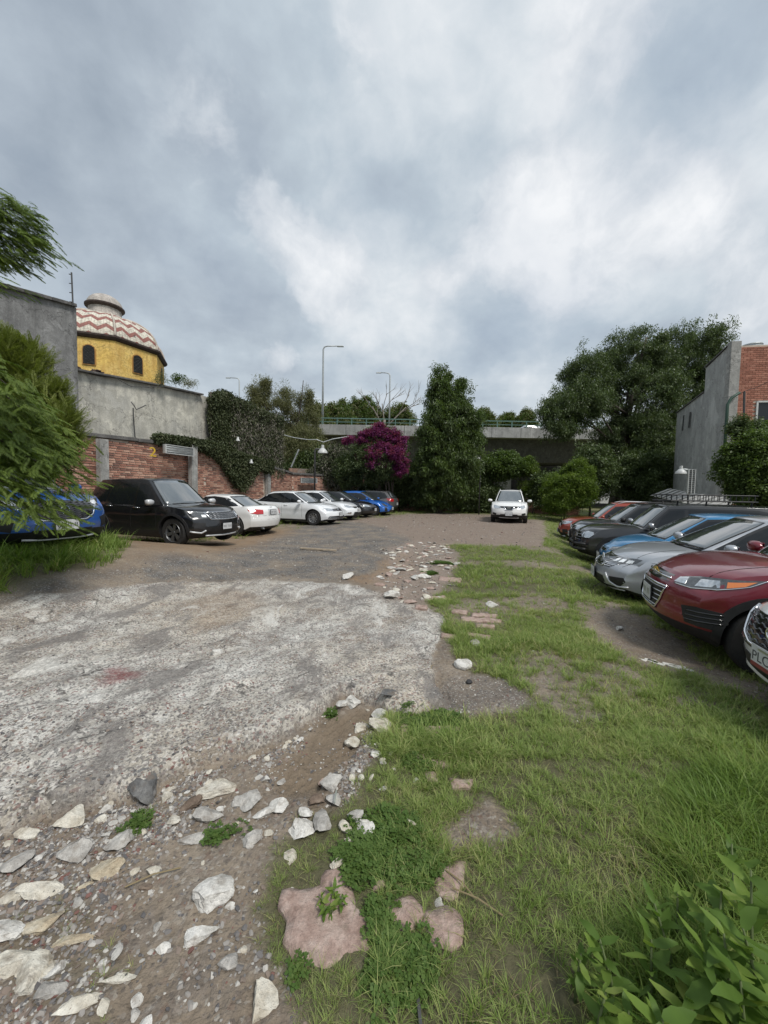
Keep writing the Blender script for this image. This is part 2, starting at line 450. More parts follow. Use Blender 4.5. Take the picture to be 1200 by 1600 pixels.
STONES = [
    (-1.494, 1.807, 0.122, 0.107, 0.051, 'cream', 20, 'squarish cream stone on red gravel, highest of the near-left stones', 'loose_stone', None),
    (-1.636, 1.739, 0.106, 0.046, 0.023, 'cream', 0, 'small flat cream stone near the left edge, left of the squarish cream one', 'loose_stone', None),
    (-1.326, 1.655, 0.124, 0.102, 0.051, 'grey', 10, 'blunt pale grey stone just below the squarish cream stone', 'loose_stone', None),
    (-1.174, 1.696, 0.115, 0.084, 0.042, 'grey', 30, 'speckled grey stone between the blunt grey stone and the grass tuft', 'loose_stone', None),
    (-1.132, 1.581, 0.124, 0.094, 0.046, 'tan', 20.0, 'angular stone with a yellow-tan face on dark gravel', 'loose_stone', None),
    (-1.191, 1.562, 0.032, 0.05, 0.013, 'tan', 35.0, 'thin tan splinter leaning against the angular yellow-tan stone', 'loose_stone', None),
    (-1.034, 1.565, 0.04, 0.034, 0.017, 'cream', 0, 'thumb-sized cream stone just right of the yellow-tan stone', 'loose_stone', None),
    (-1.553, 1.582, 0.118, 0.084, 0.041, 'grey', 30, 'long grey-cream slab by the left edge above the triangular stone', 'loose_stone', None),
    (-1.344, 1.48, 0.177, 0.069, 0.034, 'cream', 15, 'triangular cream slab pointing right, lying across the gravel', 'loose_stone', None),
    (-1.442, 1.459, 0.085, 0.046, 0.023, 'cream', 20, 'cream lump touching the left tip of the triangular slab', 'loose_stone', None),
    (-1.196, 1.501, 0.056, 0.022, 0.012, 'tan', 35, 'tiny pale pointed chip right of the triangular slab', 'loose_stone', None),
    (-1.235, 1.355, 0.14, 0.062, 0.031, 'tan', 35, 'oblong buff stone tilted up to the right, above the large slabs', 'loose_stone', None),
    (-1.327, 1.324, 0.118, 0.078, 0.038, 'white', 10, 'big whitish block cut by the left edge of the photo', 'loose_stone', None),
    (-1.231, 1.237, 0.12, 0.081, 0.04, 'cream', 35, 'broad ribbed cream slab below the whitish block', 'loose_stone', None),
    (-1.132, 1.199, 0.092, 0.114, 0.038, 'cream', 0, 'longest cream slab, lying diagonally beside the ribbed slab', 'loose_stone', None),
    (-1.095, 1.311, 0.181, 0.034, 0.017, 'tan', 5, 'half buried tan ledge of stone running right from the long slabs', 'loose_stone', None),
    (-1.091, 1.211, 0.042, 0.047, 0.018, 'cream', 30, 'narrow cream wedge right of the longest slab', 'loose_stone', None),
    (-1.037, 1.157, 0.081, 0.049, 0.024, 'grey', 20, 'crumbly grey stone below the narrow wedge', 'loose_stone', None),
    (-0.847, 1.202, 0.113, 0.026, 0.013, 'cream', 10, 'flat cream stone lying in dry soil above the paired long stones', 'loose_stone', None),
    (-0.913, 1.129, 0.122, 0.039, 0.019, 'cream', 25, 'ridged cream stone at the bottom left, left one of a pair', 'loose_stone', None),
    (-0.845, 1.123, 0.031, 0.045, 0.013, 'cream', 27.5, 'slim pale stone at the bottom left, right one of a pair', 'loose_stone', None),
    (-0.654, 1.452, 0.14, 0.101, 0.05, 'white', 35, 'bright rectangular cream stone with dark pits on bare soil', 'loose_stone', None),
    (-0.65, 1.328, 0.115, 0.056, 0.028, 'white', 10, 'low whitish crusty stone below the bright rectangular stone', 'loose_stone', None),
    (-0.357, 1.148, 0.081, 0.087, 0.034, 'cream', 30.0, 'tall cream stone standing at the bottom beside the pink paving', 'loose_stone', None),
    (-1.241, 1.992, 0.168, 0.151, 0.071, 'dark', 0, 'black porous lump at the broken edge of the concrete', 'loose_stone', None),
    (-0.843, 2.004, 0.19, 0.1, 0.05, 'cream', 20, 'elongated cream stone with a tan end in the gravel below the slab edge', 'loose_stone', None),
    (-0.948, 1.91, 0.104, 0.084, 0.042, 'brown', 15, 'brown rounded stone next to the flat grey one', 'loose_stone', None),
    (-0.845, 1.847, 0.138, 0.086, 0.042, 'grey', 10, 'flat grey-white stone with a muddy underside beside the brown stone', 'loose_stone', None),
    (-1.001, 1.814, 0.055, 0.073, 0.023, 'cream', 30.0, 'small upright cream stone in dry tufts left of the brown stone', 'loose_stone', None),
    (-0.664, 1.949, 0.106, 0.131, 0.044, 'grey', 25.0, 'striped grey slab leaning to the right above the green tuft', 'loose_stone', None),
    (-0.861, 1.719, 0.117, 0.051, 0.025, 'grey', 10, 'grey flat stone half sunk, left of the long-bladed tuft', 'loose_stone', None),
    (-0.508, 1.903, 0.097, 0.074, 0.041, 'white', 0, 'white block at the left end of the stone cluster by the tyre track', 'loose_stone', None),
    (-0.578, 1.847, 0.101, 0.052, 0.026, 'white', 15, 'thin white stone in green clover beside the white block', 'loose_stone', None),
    (-0.571, 1.719, 0.088, 0.081, 0.037, 'grey', 0, 'roundish grey stone alone in the clover', 'loose_stone', None),
    (-0.361, 1.778, 0.122, 0.099, 0.049, 'white', 0, 'wide pale stone in the middle of the cluster', 'loose_stone', None),
    (-0.364, 1.869, 0.064, 0.065, 0.027, 'white', 20, 'small white stone touching the wide pale stone', 'loose_stone', None),
    (-0.262, 1.807, 0.08, 0.119, 0.034, 'grey', 25.0, 'upright folded grey slab in the cluster', 'loose_stone', None),
    (-0.261, 2.051, 0.119, 0.1, 0.05, 'grey', 15, 'largest grey block of the cluster, above the round dark one', 'loose_stone', None),
    (-0.316, 2.112, 0.057, 0.06, 0.024, 'pink', 0, 'small pinkish stone behind the largest grey block', 'loose_stone', None),
    (-0.323, 1.942, 0.079, 0.07, 0.033, 'brown', 0, 'round brownish stone in the centre of the cluster', 'loose_stone', None),
    (-0.226, 1.938, 0.079, 0.063, 0.033, 'grey', 0, 'bluish grey stone with a stick resting on it', 'loose_stone', None),
    (-0.163, 1.775, 0.061, 0.064, 0.026, 'cream', 0, 'cream stone between the folded slab and the right-hand one', 'loose_stone', None),
    (-0.068, 1.779, 0.073, 0.093, 0.031, 'white', 35.0, 'tall white stone at the right end of the cluster', 'loose_stone', None),
    (-0.127, 1.713, 0.065, 0.028, 0.014, 'cream', 0, 'low cream chip below the cluster', 'loose_stone', None),
    (-0.167, 1.603, 0.094, 0.04, 0.02, 'cream', 30, 'pointed buff stone above the pink paving', 'loose_stone', None),
    (-0.018, 2.586, 0.149, 0.113, 0.056, 'cream', 0, 'smooth cream stone at the grass edge by the dark slate', 'loose_stone', None),
    (-0.138, 2.608, 0.106, 0.076, 0.038, 'cream', 25, 'narrow pale stone left of the smooth cream one', 'loose_stone', None),
    (-0.194, 2.448, 0.091, 0.1, 0.038, 'cream', 20.0, 'knobbly cream stone beside the tyre track', 'loose_stone', None),
    (-0.218, 2.89, 0.126, 0.11, 0.053, 'white', 0, 'white stone right of a twin at the broken slab corner', 'loose_stone', None),
    (-0.291, 2.843, 0.086, 0.079, 0.036, 'white', 0, 'white stone left of its twin at the broken slab corner', 'loose_stone', None),
    (-0.002, 2.743, 0.102, 0.099, 0.043, 'white', 0, 'pale stone leaning on the dark slate', 'loose_stone', None),
    (-0.021, 2.308, 0.071, 0.05, 0.025, 'white', 10, 'lone small white stone in the grass right of the tyre track', 'loose_stone', None),
    (0.782, 3.552, 0.156, 0.144, 0.066, 'white', -15, 'clean white stone at the grass edge beyond the slab', 'loose_stone', None),
    (0.987, 4.111, 0.111, 0.136, 0.047, 'grey', -15, 'grey stone in grass behind the clean white one', 'loose_stone', None),
    (1.589, 5.606, 0.152, 0.201, 0.064, 'white', 0, 'white stone standing out in the middle of the grass', 'loose_stone', None),
    (-1.585, 3.695, 0.11, 0.11, 0.046, 'white', 15, 'white stone alone in the middle of the worn concrete', 'loose_stone', None),
    (-0.681, 7.184, 0.189, 0.373, 0.079, 'white', 0, 'white stone on the dark gravel at the top of the slab', 'loose_stone', None),
    (0.14, 5.89, 0.255, 0.222, 0.107, 'white', 5, 'long white stone at the upper edge of the slab', 'loose_stone', None),
    (0.593, 7.19, 0.144, 0.331, 0.06, 'white', 0, 'white chipped stone left of the bright green clump', 'loose_stone', None),
    (0.095, 7.468, 0.136, 0.403, 0.057, 'pink', 0, 'rounded pinkish stone at the edge of the orange gully', 'loose_stone', None),
    (2.973, 4.804, 0.116, 0.095, 0.049, 'white', 0, 'small white stone on bare soil in front of the maroon car', 'loose_stone', None),
    (-0.721, 1.931, 0.072, 0.057, 0.028, 'grey', 0, 'grey pebble-like stone at the left of the leaning striped slab', 'loose_stone', None),
    (-0.554, 2.128, 0.058, 0.053, 0.024, 'grey', 0, 'small grey stone at the edge of the tyre-marked soil', 'loose_stone', None),
    (-0.635, 2.094, 0.05, 0.044, 0.021, 'white', 0, 'small white stone on gravel near the tyre-marked soil', 'loose_stone', None),
    (-1.482, 1.619, 0.033, 0.023, 0.012, 'white', 0, 'tiny white stone between the slab pieces near the left edge', 'loose_stone', None),
    (-1.061, 1.32, 0.036, 0.021, 0.012, 'grey', 0, 'grey nub of stone above the tan ledge', 'loose_stone', None),
    (-0.937, 1.503, 0.046, 0.031, 0.015, 'brown', 0, 'dull brown stone in the soil right of the yellow-tan stone', 'loose_stone', None),
]
PAVERS = [
    [(-0.37, 1.476), (-0.234, 1.504), (-0.222, 1.563), (-0.164, 1.575), (-0.111, 1.527), (-0.093, 1.433), (-0.057, 1.417), (-0.014, 1.367), (-0.015, 1.322), (-0.062, 1.271), (-0.148, 1.247), (-0.277, 1.26), (-0.323, 1.317), (-0.329, 1.379), (-0.369, 1.424)],
    [(0.027, 1.43), (0.129, 1.468), (0.178, 1.405), (0.157, 1.361), (0.092, 1.331), (0.041, 1.364)],
    [(0.183, 1.405), (0.276, 1.434), (0.322, 1.39), (0.306, 1.311), (0.266, 1.287), (0.19, 1.293), (0.173, 1.355)],
    [(0.251, 1.582), (0.341, 1.624), (0.383, 1.613), (0.353, 1.519), (0.295, 1.458), (0.238, 1.487)],
    [(0.298, 2.592), (0.468, 2.611), (0.573, 2.585), (0.529, 2.514), (0.413, 2.538), (0.315, 2.508)],
    [(0.183, 2.316), (0.27, 2.318), (0.272, 2.262), (0.203, 2.26)],
    [(0.292, 2.302), (0.411, 2.265), (0.412, 2.221), (0.314, 2.23)],
    [(0.258, 2.196), (0.323, 2.177), (0.328, 2.107), (0.272, 2.116)],
    [(0.405, 2.139), (0.525, 2.122), (0.498, 2.064), (0.399, 2.062)],
    [(-0.021, 1.523), (0.027, 1.529), (0.032, 1.493), (-0.014, 1.487)],
    [(0.054, 1.284), (0.112, 1.284), (0.115, 1.257), (0.062, 1.25)],
    [(0.1, 2.738), (0.182, 2.725), (0.197, 2.663), (0.133, 2.646)],
    [(0.141, 2.616), (0.185, 2.618), (0.188, 2.518), (0.145, 2.503)],
    [(1.169, 4.736), (1.366, 4.677), (1.319, 4.564), (1.134, 4.621)],
    [(1.039, 4.998), (1.516, 4.922), (1.456, 4.774), (1.009, 4.846)],
    [(0.988, 4.443), (1.226, 4.335), (1.181, 4.219), (0.982, 4.343)],
    [(0.962, 5.323), (1.159, 5.248), (1.106, 5.08), (0.933, 5.152)],
    [(0.684, 4.388), (0.832, 4.316), (0.797, 4.201), (0.664, 4.251)],
    [(1.211, 5.167), (1.527, 5.13), (1.472, 4.995), (1.18, 5.031)],
    [(1.107, 7.45), (1.475, 7.313), (1.39, 6.994), (1.036, 7.119)],
    [(0.684, 5.853), (0.956, 5.979), (0.943, 5.765), (0.68, 5.648)],
    [(0.478, 5.476), (0.637, 5.424), (0.603, 5.274), (0.448, 5.323)],
]
CLOVER = [
    (-0.19, 1.41, 0.07, 70),
    (-0.00, 1.67, 0.17, 395),
    (-0.08, 1.55, 0.08, 85),
    (0.03, 1.77, 0.15, 306),
    (0.14, 1.64, 0.14, 266),
    (-0.02, 1.38, 0.06, 51),
    (0.07, 1.32, 0.07, 63),
    (0.11, 1.23, 0.09, 98),
    (0.03, 1.19, 0.08, 93),
    (0.15, 1.27, 0.07, 58),
    (0.03, 1.48, 0.08, 78),
    (-0.65, 1.79, 0.06, 49),
    (-0.73, 1.74, 0.05, 37),
    (-0.28, 1.26, 0.05, 36),
    (0.42, 2.62, 0.22, 655),
    (0.21, 2.69, 0.12, 185),
    (-0.35, 2.77, 0.05, 28),
    (-0.26, 1.30, 0.04, 22),
    (0.26, 2.26, 0.10, 132),
    (-1.17, 1.78, 0.07, 58),
    (1.33, 8.79, 0.29, 900),
    (0.92, 7.73, 0.16, 318),
]
# ================================================================== GROUND
def seg_dist(X, Y, P):
    """signed distance to a polygon, positive inside"""
    n = len(P)
    d = np.full(X.shape, 1e9)
    ins = np.zeros(X.shape, dtype=bool)
    for i in range(n):
        x0, y0 = P[i]; x1, y1 = P[(i + 1) % n]
        ex, ey = x1 - x0, y1 - y0
        L = ex * ex + ey * ey + 1e-12
        t = np.clip(((X - x0) * ex + (Y - y0) * ey) / L, 0, 1)
        d = np.minimum(d, (X - x0 - t * ex) ** 2 + (Y - y0 - t * ey) ** 2)
        c = (y0 > Y) != (y1 > Y)
        with np.errstate(divide='ignore', invalid='ignore'):
            xi = (x1 - x0) * (Y - y0) / (y1 - y0 + 1e-12) + x0
        ins ^= c & (X < xi)
    d = np.sqrt(d)
    return np.where(ins, d, -d)


def zone(X, Y, name, blur=0.05, wob=0.12, wscale=2.0, seed=0):
    P = ZONES[name]
    xs = [p[0] for p in P]; ys = [p[1] for p in P]
    out = np.full(X.shape, -9.0)
    m = (X > min(xs) - 1) & (X < max(xs) + 1) & (Y > min(ys) - 1) & (Y < max(ys) + 1)
    if m.any():
        out[m] = seg_dist(X[m], Y[m], P)
    out = out + wob * (fbm(X, Y, wscale, 4, seed) - 0.5) * 2 + wob * .35 * (fbm(X, Y, wscale * 7, 3, seed + 5) - 0.5) * 2
    return sstep(-blur, blur, out), out


def zones_at(X, Y):
    r = {}
    dist = np.sqrt(X * X + Y * Y)
    far = 1 + dist * .05
    con, cd = zone(X, Y, 'CONCRETE', .012, .06, 3.4, 1)
    dg, _ = zone(X, Y, 'DARKGRAVEL', .25, .3, 1.2, 2)
    dp, _ = zone(X, Y, 'DARKPATCH', .15, .25, 2.0, 3)
    og, _ = zone(X, Y, 'ORANGE', .9, .8, .7, 4)
    o2, _ = zone(X, Y, 'ORANGE2', .2, .2, 1.5, 5)
    tan, _ = zone(X, Y, 'TAN', .2, .3, 2, 6)
    red, _ = zone(X, Y, 'REDPATCH', .08, .1, 5, 7)
    fd, _ = zone(X, Y, 'FARDIRT', .6, .8, .6, 8)
    rub, _ = zone(X, Y, 'RUBBLE', .2, .2, 1.6, 9)
    tr, _ = zone(X, Y, 'SOILTRACK', .06, .05, 5, 10)
    gp, _ = zone(X, Y, 'GRAVELPATCH', .08, .12, 4, 11)
    sr, _ = zone(X, Y, 'SOILRIGHT', .25, .3, 1.5, 12)
    s1, _ = zone(X, Y, 'SOILBIT1', .08, .1, 4, 13)
    s2, _ = zone(X, Y, 'SOILBIT2', .2, .35, 1.5, 14)
    s3, _ = zone(X, Y, 'SOILBIT3', .06, .1, 5, 15)
    gr, _ = zone(X, Y, 'GRASSRIGHT', .06, .10, 3, 16)
    gl, _ = zone(X, Y, 'GRASSLEFT', .3, .4, 1.0, 17)
    gc, _ = zone(X, Y, 'GRASSCARS', .5, .8, .6, 18)
    gb, _ = zone(X, Y, 'GRASSBACK', .4, .6, .6, 19)
    # everything beyond the lane and the parked rows is rough grass
    s = X * AX[0] + Y * AX[1]; t = X * PX[0] + Y * PX[1]
    out_ = np.maximum(sstep(27, 30, s), np.maximum(sstep(-8.6, -9.6, t), sstep(1.5, 3.0, t) * sstep(.5, 2, s)))
    bare = fbm(X, Y, .9, 5, 31)
    soil = np.clip(np.maximum.reduce([sr, s1, s2 * .9, s3, gp]) * 1.0, 0, 1)
    soil = np.maximum(soil, sstep(.60, .68, bare) * .8)
    grass = np.maximum.reduce([gr, gl, gc * sstep(.42, .56, fbm(X, Y, 1.3, 4, 41)), gb, out_ * .8])
    grass = grass * (1 - soil) * (1 - con) * (1 - tr) * (1 - rub * .75) * (1 - og * .8)
    # sparse green over the gravel at the near left
    spr = sstep(.60, .70, fbm(X, Y, 3.2, 4, 51)) * (1 - con) * (1 - dg) * .25 * (1 - sstep(2.0, 2.3, Y))
    grass = np.maximum(grass, spr * (X < .3) * (1 - tr))
    r.update(concrete=con, cdist=cd, gravel=np.clip(np.maximum(dg * (1 - con * .8), dp * .9), 0, 1), orange=np.clip(np.maximum(og * .9, np.maximum(o2, tan * .45)), 0, 1),
             red=red, far=fd, rubble=rub, track=tr, patch=gp, soil=soil, grass=np.clip(grass, 0, 1))
    return r


def relief(X, Y, z=None):
    z = z or zones_at(X, Y)
    base = land(X, Y)
    near = 1 - sstep(6, 14, np.sqrt(X * X + Y * Y))
    h = base + (fbm(X, Y, .55, 4, 61) - .5) * .10 * sstep(2, 6, np.sqrt(X * X + Y * Y)) * 1.0
    h = h + (fbm(X, Y, 2.2, 4, 62) - .5) * .045 + (fbm(X, Y, 9, 4, 63) - .5) * .022 * (1 - z['concrete'] * .3)
    slab = sstep(-.01, .035, z['cdist']) * (1 - sstep(2.5, 4.5, Y))       # broken edge stands proud near the camera
    worn = (fbm(X * .9 + Y * .35, Y * 1.3 - X * .5, 3.5, 5, 64) - .5)
    h = h - .035 * np.exp(-((z['cdist'] + .035) / .045) ** 2) * (1 - sstep(2.5, 4.5, Y))
    h = h + slab * .085 + z['concrete'] * worn * .060
    # streaks scraped along the lane
    a = X * .86 + Y * .50; b = -X * .50 + Y * .86
    h = h + z['concrete'] * (fbm(a * .7, b * 3.4, 2.4, 5, 65) - .5) * .055
    # tyre marks in the soft soil
    tr = z['track']
    u_ = X * .80 - Y * .60
    w_ = X * .60 + Y * .80
    h = h - tr * .035 + tr * .013 * np.sin(u_ * 2 * math.pi / .055 + 1.2 * np.sin(w_ * 9)) * (fbm(X, Y, 6, 2, 66) > .35)
    h = h + z['rubble'] * (fbm(X, Y, 3, 4, 67) - .5) * .09
    return h


def axis_steps(c0, c1, step, lo, hi, g):
    a = list(np.arange(c0, c1 + 1e-6, step))
    s, x = step, c0
    left = []
    while x > lo:
        s *= g; x -= s; left.append(x)
    s, x = step, c1
    right = []
    while x < hi:
        s *= g; x += s; right.append(x)
    return np.array(left[::-1] + a + right)


def make_ground():
    xs = axis_steps(-2.6, 1.7, .021, -700, 700, 1.036)
    ys = axis_steps(.7, 3.2, .021, -120, 900, 1.030)
    X, Y = np.meshgrid(xs, ys)
    z = zones_at(X, Y)
    H = relief(X, Y, z)
    nx, ny = len(xs), len(ys)
    V = np.stack([X.ravel(), Y.ravel(), H.ravel()], 1)
    i = np.arange((nx - 1) * (ny - 1)); r = i // (nx - 1); c = i % (nx - 1); a = r * nx + c
    F = np.stack([a, a + 1, a + nx + 1, a + nx], 1)
    me = mesh_np('ground', V, F, True)
    for nm, (p, q, w) in {'zone_a': ('concrete', 'gravel', 'grass'), 'zone_b': ('orange', 'red', 'far'), 'zone_c': ('rubble', 'track', 'patch')}.items():
        at_ = me.attributes.new(nm, 'FLOAT_VECTOR', 'POINT')
        at_.data.foreach_set('vector', np.stack([z[p].ravel(), z[q].ravel(), z[w].ravel()], 1).astype(np.float32).ravel())
    o = link_mesh('ground', me, None, ground_material())
    o['kind'] = 'structure'
    return o


def ground_material():
    m = bpy.data.materials.new('ground_surface')
    m.use_nodes = True
    n = NT(m.node_tree)
    out = n.add('OutputMaterial'); b = n.add('BsdfPrincipled'); n.link(b.outputs[0], out.inputs[0])
    geo = n.add('NewGeometry'); P = geo.outputs['Position']

    def attr(nm):
        a = n.add('Attribute', attribute_name=nm, attribute_type='GEOMETRY')
        return n.add('SeparateXYZ', {0: a.outputs['Vector']}).outputs
    con, gra, grs = attr('zone_a')
    ora, red, far = attr('zone_b')
    rub, trk, pat = attr('zone_c')
    n1 = n.noise(P, 1.6, 6, .6); n2 = n.noise(P, 7, 6, .62); n3 = n.noise(P, 38, 5, .6); n4 = n.noise(P, 130, 3, .6); nL = n.noise(P, .5, 4, .55)
    vor = n.add('TexVoronoi', {'Vector': P, 'Scale': 75.0, 'Randomness': 1.0}); vcol = n.add('SeparateXYZ', {0: vor.outputs['Color']}).outputs
    vor2 = n.add('TexVoronoi', {'Vector': P, 'Scale': 48.0, 'Randomness': 1.0}); v2 = n.add('SeparateXYZ', {0: vor2.outputs['Color']}).outputs

    def mul(c, f, lo, hi):
        return n.mix(1.0, c, n.math('MULTIPLY_ADD', f, hi - lo, lo), 'MULTIPLY')
    # soil
    soil = n.ramp(n1, [(.3, (.15, .115, .085)), (.5, (.22, .178, .135)), (.72, (.31, .26, .205))])
    soil = mul(soil, n3, .55, 1.4)
    speck = n.ramp(vcol[0], [(.80, 0.0), (.86, 1.0)])
    soil = n.mix(n.math('MULTIPLY', speck, .45), soil, n.ramp(vcol[1], [(.2, (.06, .055, .055)), (.55, (.24, .20, .17)), (.8, (.42, .40, .36))]))
    # loose gravel of mixed stones for the bare near ground
    peb = n.ramp(v2[0], [(.0, (.11, .10, .095)), (.3, (.18, .16, .145)), (.58, (.13, .075, .065)), (.66, (.23, .205, .185)), (.9, (.36, .34, .31))], 'CONSTANT')
    # asphalt gravel, dark
    drk = n.ramp(n1, [(.3, (.085, .082, .08)), (.48, (.135, .126, .118)), (.6, (.19, .158, .125)), (.75, (.22, .18, .14))])
    drk = mul(drk, n3, .6, 1.35)
    drk = n.mix(n.ramp(vcol[2], [(.84, 0.0), (.9, .75)]), drk, (.36, .35, .33))
    # worn concrete with the stones showing
    cc = n.ramp(n2, [(.30, (.22, .205, .185)), (.48, (.35, .335, .305)), (.66, (.48, .465, .43))])
    cc = n.mix(n.ramp(nL, [(.42, 0.0), (.62, .55)]), cc, (.36, .30, .22))
    cc = n.mix(n.ramp(n1, [(.50, 0.0), (.60, .75)]), cc, drk)
    cc = n.mix(n.ramp(vcol[0], [(.50, 0.0), (.55, .65)]), cc, n.ramp(vcol[1], [(.0, (.07, .07, .07)), (.35, (.15, .13, .13)), (.6, (.42, .40, .37)), (.85, (.13, .06, .055))], 'CONSTANT'))
    wv = n.add('TexVoronoi', {'Vector': n.add('VectorMath', {0: P, 1: n.noise(P, 1.1, 5, .65, out=1)}, operation='ADD').outputs[0], 'Scale': .8}, feature='DISTANCE_TO_EDGE').outputs[0]
    crk = n.math('MULTIPLY', n.ramp(wv, [(.0, 1.0), (.014, 0.0)]), n.ramp(n2, [(.45, 0.0), (.55, 1.0)]))
    st = n.add('VectorMath', {0: P, 1: (1.0, .42, 1.0)}, operation='MULTIPLY').outputs[0]
    bl = n.noise(st, 2.6, 7, .68, .6)
    cc = n.mix(n.ramp(bl, [(.52, 0.0), (.60, .8)]), cc, mul((.15, .138, .128), n3, .6, 1.4))
    cc = n.mix(n.ramp(bl, [(.36, .7), (.43, 0.0)]), cc, mul((.50, .485, .45), n3, .75, 1.2))
    cc = n.mix(n.math('MULTIPLY', crk, con), cc, (.07, .065, .06))
    cc = mul(mul(cc, n4, .5, 1.85), n3, .7, 1.45)
    og = n.mix(n1, (.23, .145, .085), (.30, .215, .135)); og = mul(og, n3, .6, 1.35)
    fr = n.mix(n2, (.17, .128, .10), (.27, .215, .175)); fr = mul(fr, n3, .6, 1.35)
    fr = n.mix(n.ramp(vcol[2], [(.85, 0.0), (.9, .5)]), fr, (.4, .37, .34))
    gsoil = n.mix(n2, (.060, .060, .030), (.135, .125, .070)); gsoil = mul(gsoil, n3, .6, 1.4)
    gfar = n.mix(n1, (.12, .15, .045), (.18, .19, .08)); gfar = mul(gfar, n2, .6, 1.4); gfar = mul(gfar, n3, .55, 1.5)
    d = n.add('VectorMath', {0: P}, operation='LENGTH').outputs['Value']
    gsoil = n.mix(n.ramp(n.math('DIVIDE', d, 40.0), [(.15, 0.0), (.6, 1.0)]), gsoil, gfar)
    c = n.mix(n.math('MULTIPLY', n.ramp(n2, [(.45, 0.0), (.60, 1.0)]), .4), soil, peb)
    c = n.mix(far, c, fr)
    c = n.mix(n.math('MULTIPLY', gra, n.ramp(n2, [(.30, .25), (.55, .95)])), c, drk)
    c = n.mix(n.math('MULTIPLY', con, n.ramp(n1, [(.22, .6), (.4, 1.0)])), c, cc)
    c = n.mix(n.math('MULTIPLY', ora, n.ramp(n2, [(.3, .25), (.6, .95)])), c, og)
    c = n.mix(n.math('MULTIPLY', red, n.ramp(n3, [(.35, .3), (.6, .9)])), c, (.20, .055, .055))
    c = n.mix(n.math('MULTIPLY', rub, n.ramp(n2, [(.35, .2), (.55, .9)])), c, n.mix(n3, (.15, .10, .075), (.36, .31, .27)))
    c = n.mix(trk, c, mul(n.mix(n2, (.15, .115, .08), (.235, .185, .135)), n3, .7, 1.25))
    c = n.mix(n.math('MULTIPLY', pat, .45), c, drk)
    c = n.mix(n.math('MULTIPLY', grs, n.ramp(n2, [(.2, .75), (.5, 1.0)])), c, gsoil)
    n.link(c, b.inputs['Base Color'])
    b.inputs['Roughness'].default_value = .93
    b.inputs['Specular IOR Level'].default_value = .25
    hgt = n.math('ADD', n.math('MULTIPLY', n3, .016), n.math('MULTIPLY', n4, .004))
    hgt = n.math('ADD', hgt, n.math('MULTIPLY', n.math('SUBTRACT', 1.0, vor.outputs['Distance']), .003))
    hgt = n.math('ADD', hgt, n.math('MULTIPLY', n.math('SUBTRACT', 1.0, vor2.outputs['Distance']), .002))
    hgt = n.math('ADD', hgt, n.math('MULTIPLY', n2, .03))
    bp = n.add('Bump', {'Height': hgt, 'Strength': .9, 'Distance': 1.0})
    n.link(bp.outputs[0], b.inputs['Normal'])
    return m


GROUND = make_ground()


def gz(x, y):
    return float(relief(np.array([x], dtype=float), np.array([y], dtype=float))[0])


def gz_arr(x, y):
    return relief(np.asarray(x, float), np.asarray(y, float))
# ================================================================== SCATTERED GROUND COVER
def scatter(name, pts, rot, scale, idx, variants, kind='stuff', label=None, cat=None):
    """points instanced with the meshes in variants (unlinked source objects)"""
    src = bpy.data.collections.new(name + '_source')
    for k, v in enumerate(variants):
        o = bpy.data.objects.new('%s_%02d' % (name, k), v)
        src.objects.link(o)
    me = bpy.data.meshes.new(name)
    me.vertices.add(len(pts))
    me.vertices.foreach_set('co', np.asarray(pts, np.float32).ravel())
    a = me.attributes.new('rot', 'FLOAT_VECTOR', 'POINT'); a.data.foreach_set('vector', np.asarray(rot, np.float32).ravel())
    a = me.attributes.new('scl', 'FLOAT_VECTOR', 'POINT'); a.data.foreach_set('vector', np.asarray(scale, np.float32).ravel())
    a = me.attributes.new('idx', 'INT', 'POINT'); a.data.foreach_set('value', np.asarray(idx, np.int32).ravel())
    ob = link_mesh(name, me)
    g = bpy.data.node_groups.new(name, 'GeometryNodeTree')
    g.interface.new_socket('Geometry', in_out='INPUT', socket_type='NodeSocketGeometry')
    g.interface.new_socket('Geometry', in_out='OUTPUT', socket_type='NodeSocketGeometry')
    N = g.nodes
    gi, go = N.new('NodeGroupInput'), N.new('NodeGroupOutput')
    ci = N.new('GeometryNodeCollectionInfo'); ci.inputs['Collection'].default_value = src
    ci.inputs['Separate Children'].default_value = True; ci.inputs['Reset Children'].default_value = True
    ip = N.new('GeometryNodeInstanceOnPoints'); ip.inputs['Pick Instance'].default_value = True

    def named(nm, t):
        x = N.new('GeometryNodeInputNamedAttribute'); x.data_type = t; x.inputs['Name'].default_value = nm
        return x.outputs['Attribute']
    L = g.links.new
    L(gi.outputs[0], ip.inputs['Points']); L(ci.outputs[0], ip.inputs['Instance'])
    L(named('idx', 'INT'), ip.inputs['Instance Index'])
    e2r = N.new('FunctionNodeEulerToRotation'); L(named('rot', 'FLOAT_VECTOR'), e2r.inputs[0]); L(e2r.outputs[0], ip.inputs['Rotation'])
    L(named('scl', 'FLOAT_VECTOR'), ip.inputs['Scale'])
    L(ip.outputs[0], go.inputs[0])
    md = ob.modifiers.new('scatter', 'NODES'); md.node_group = g
    tag(ob, label, cat, None, kind)
    return ob


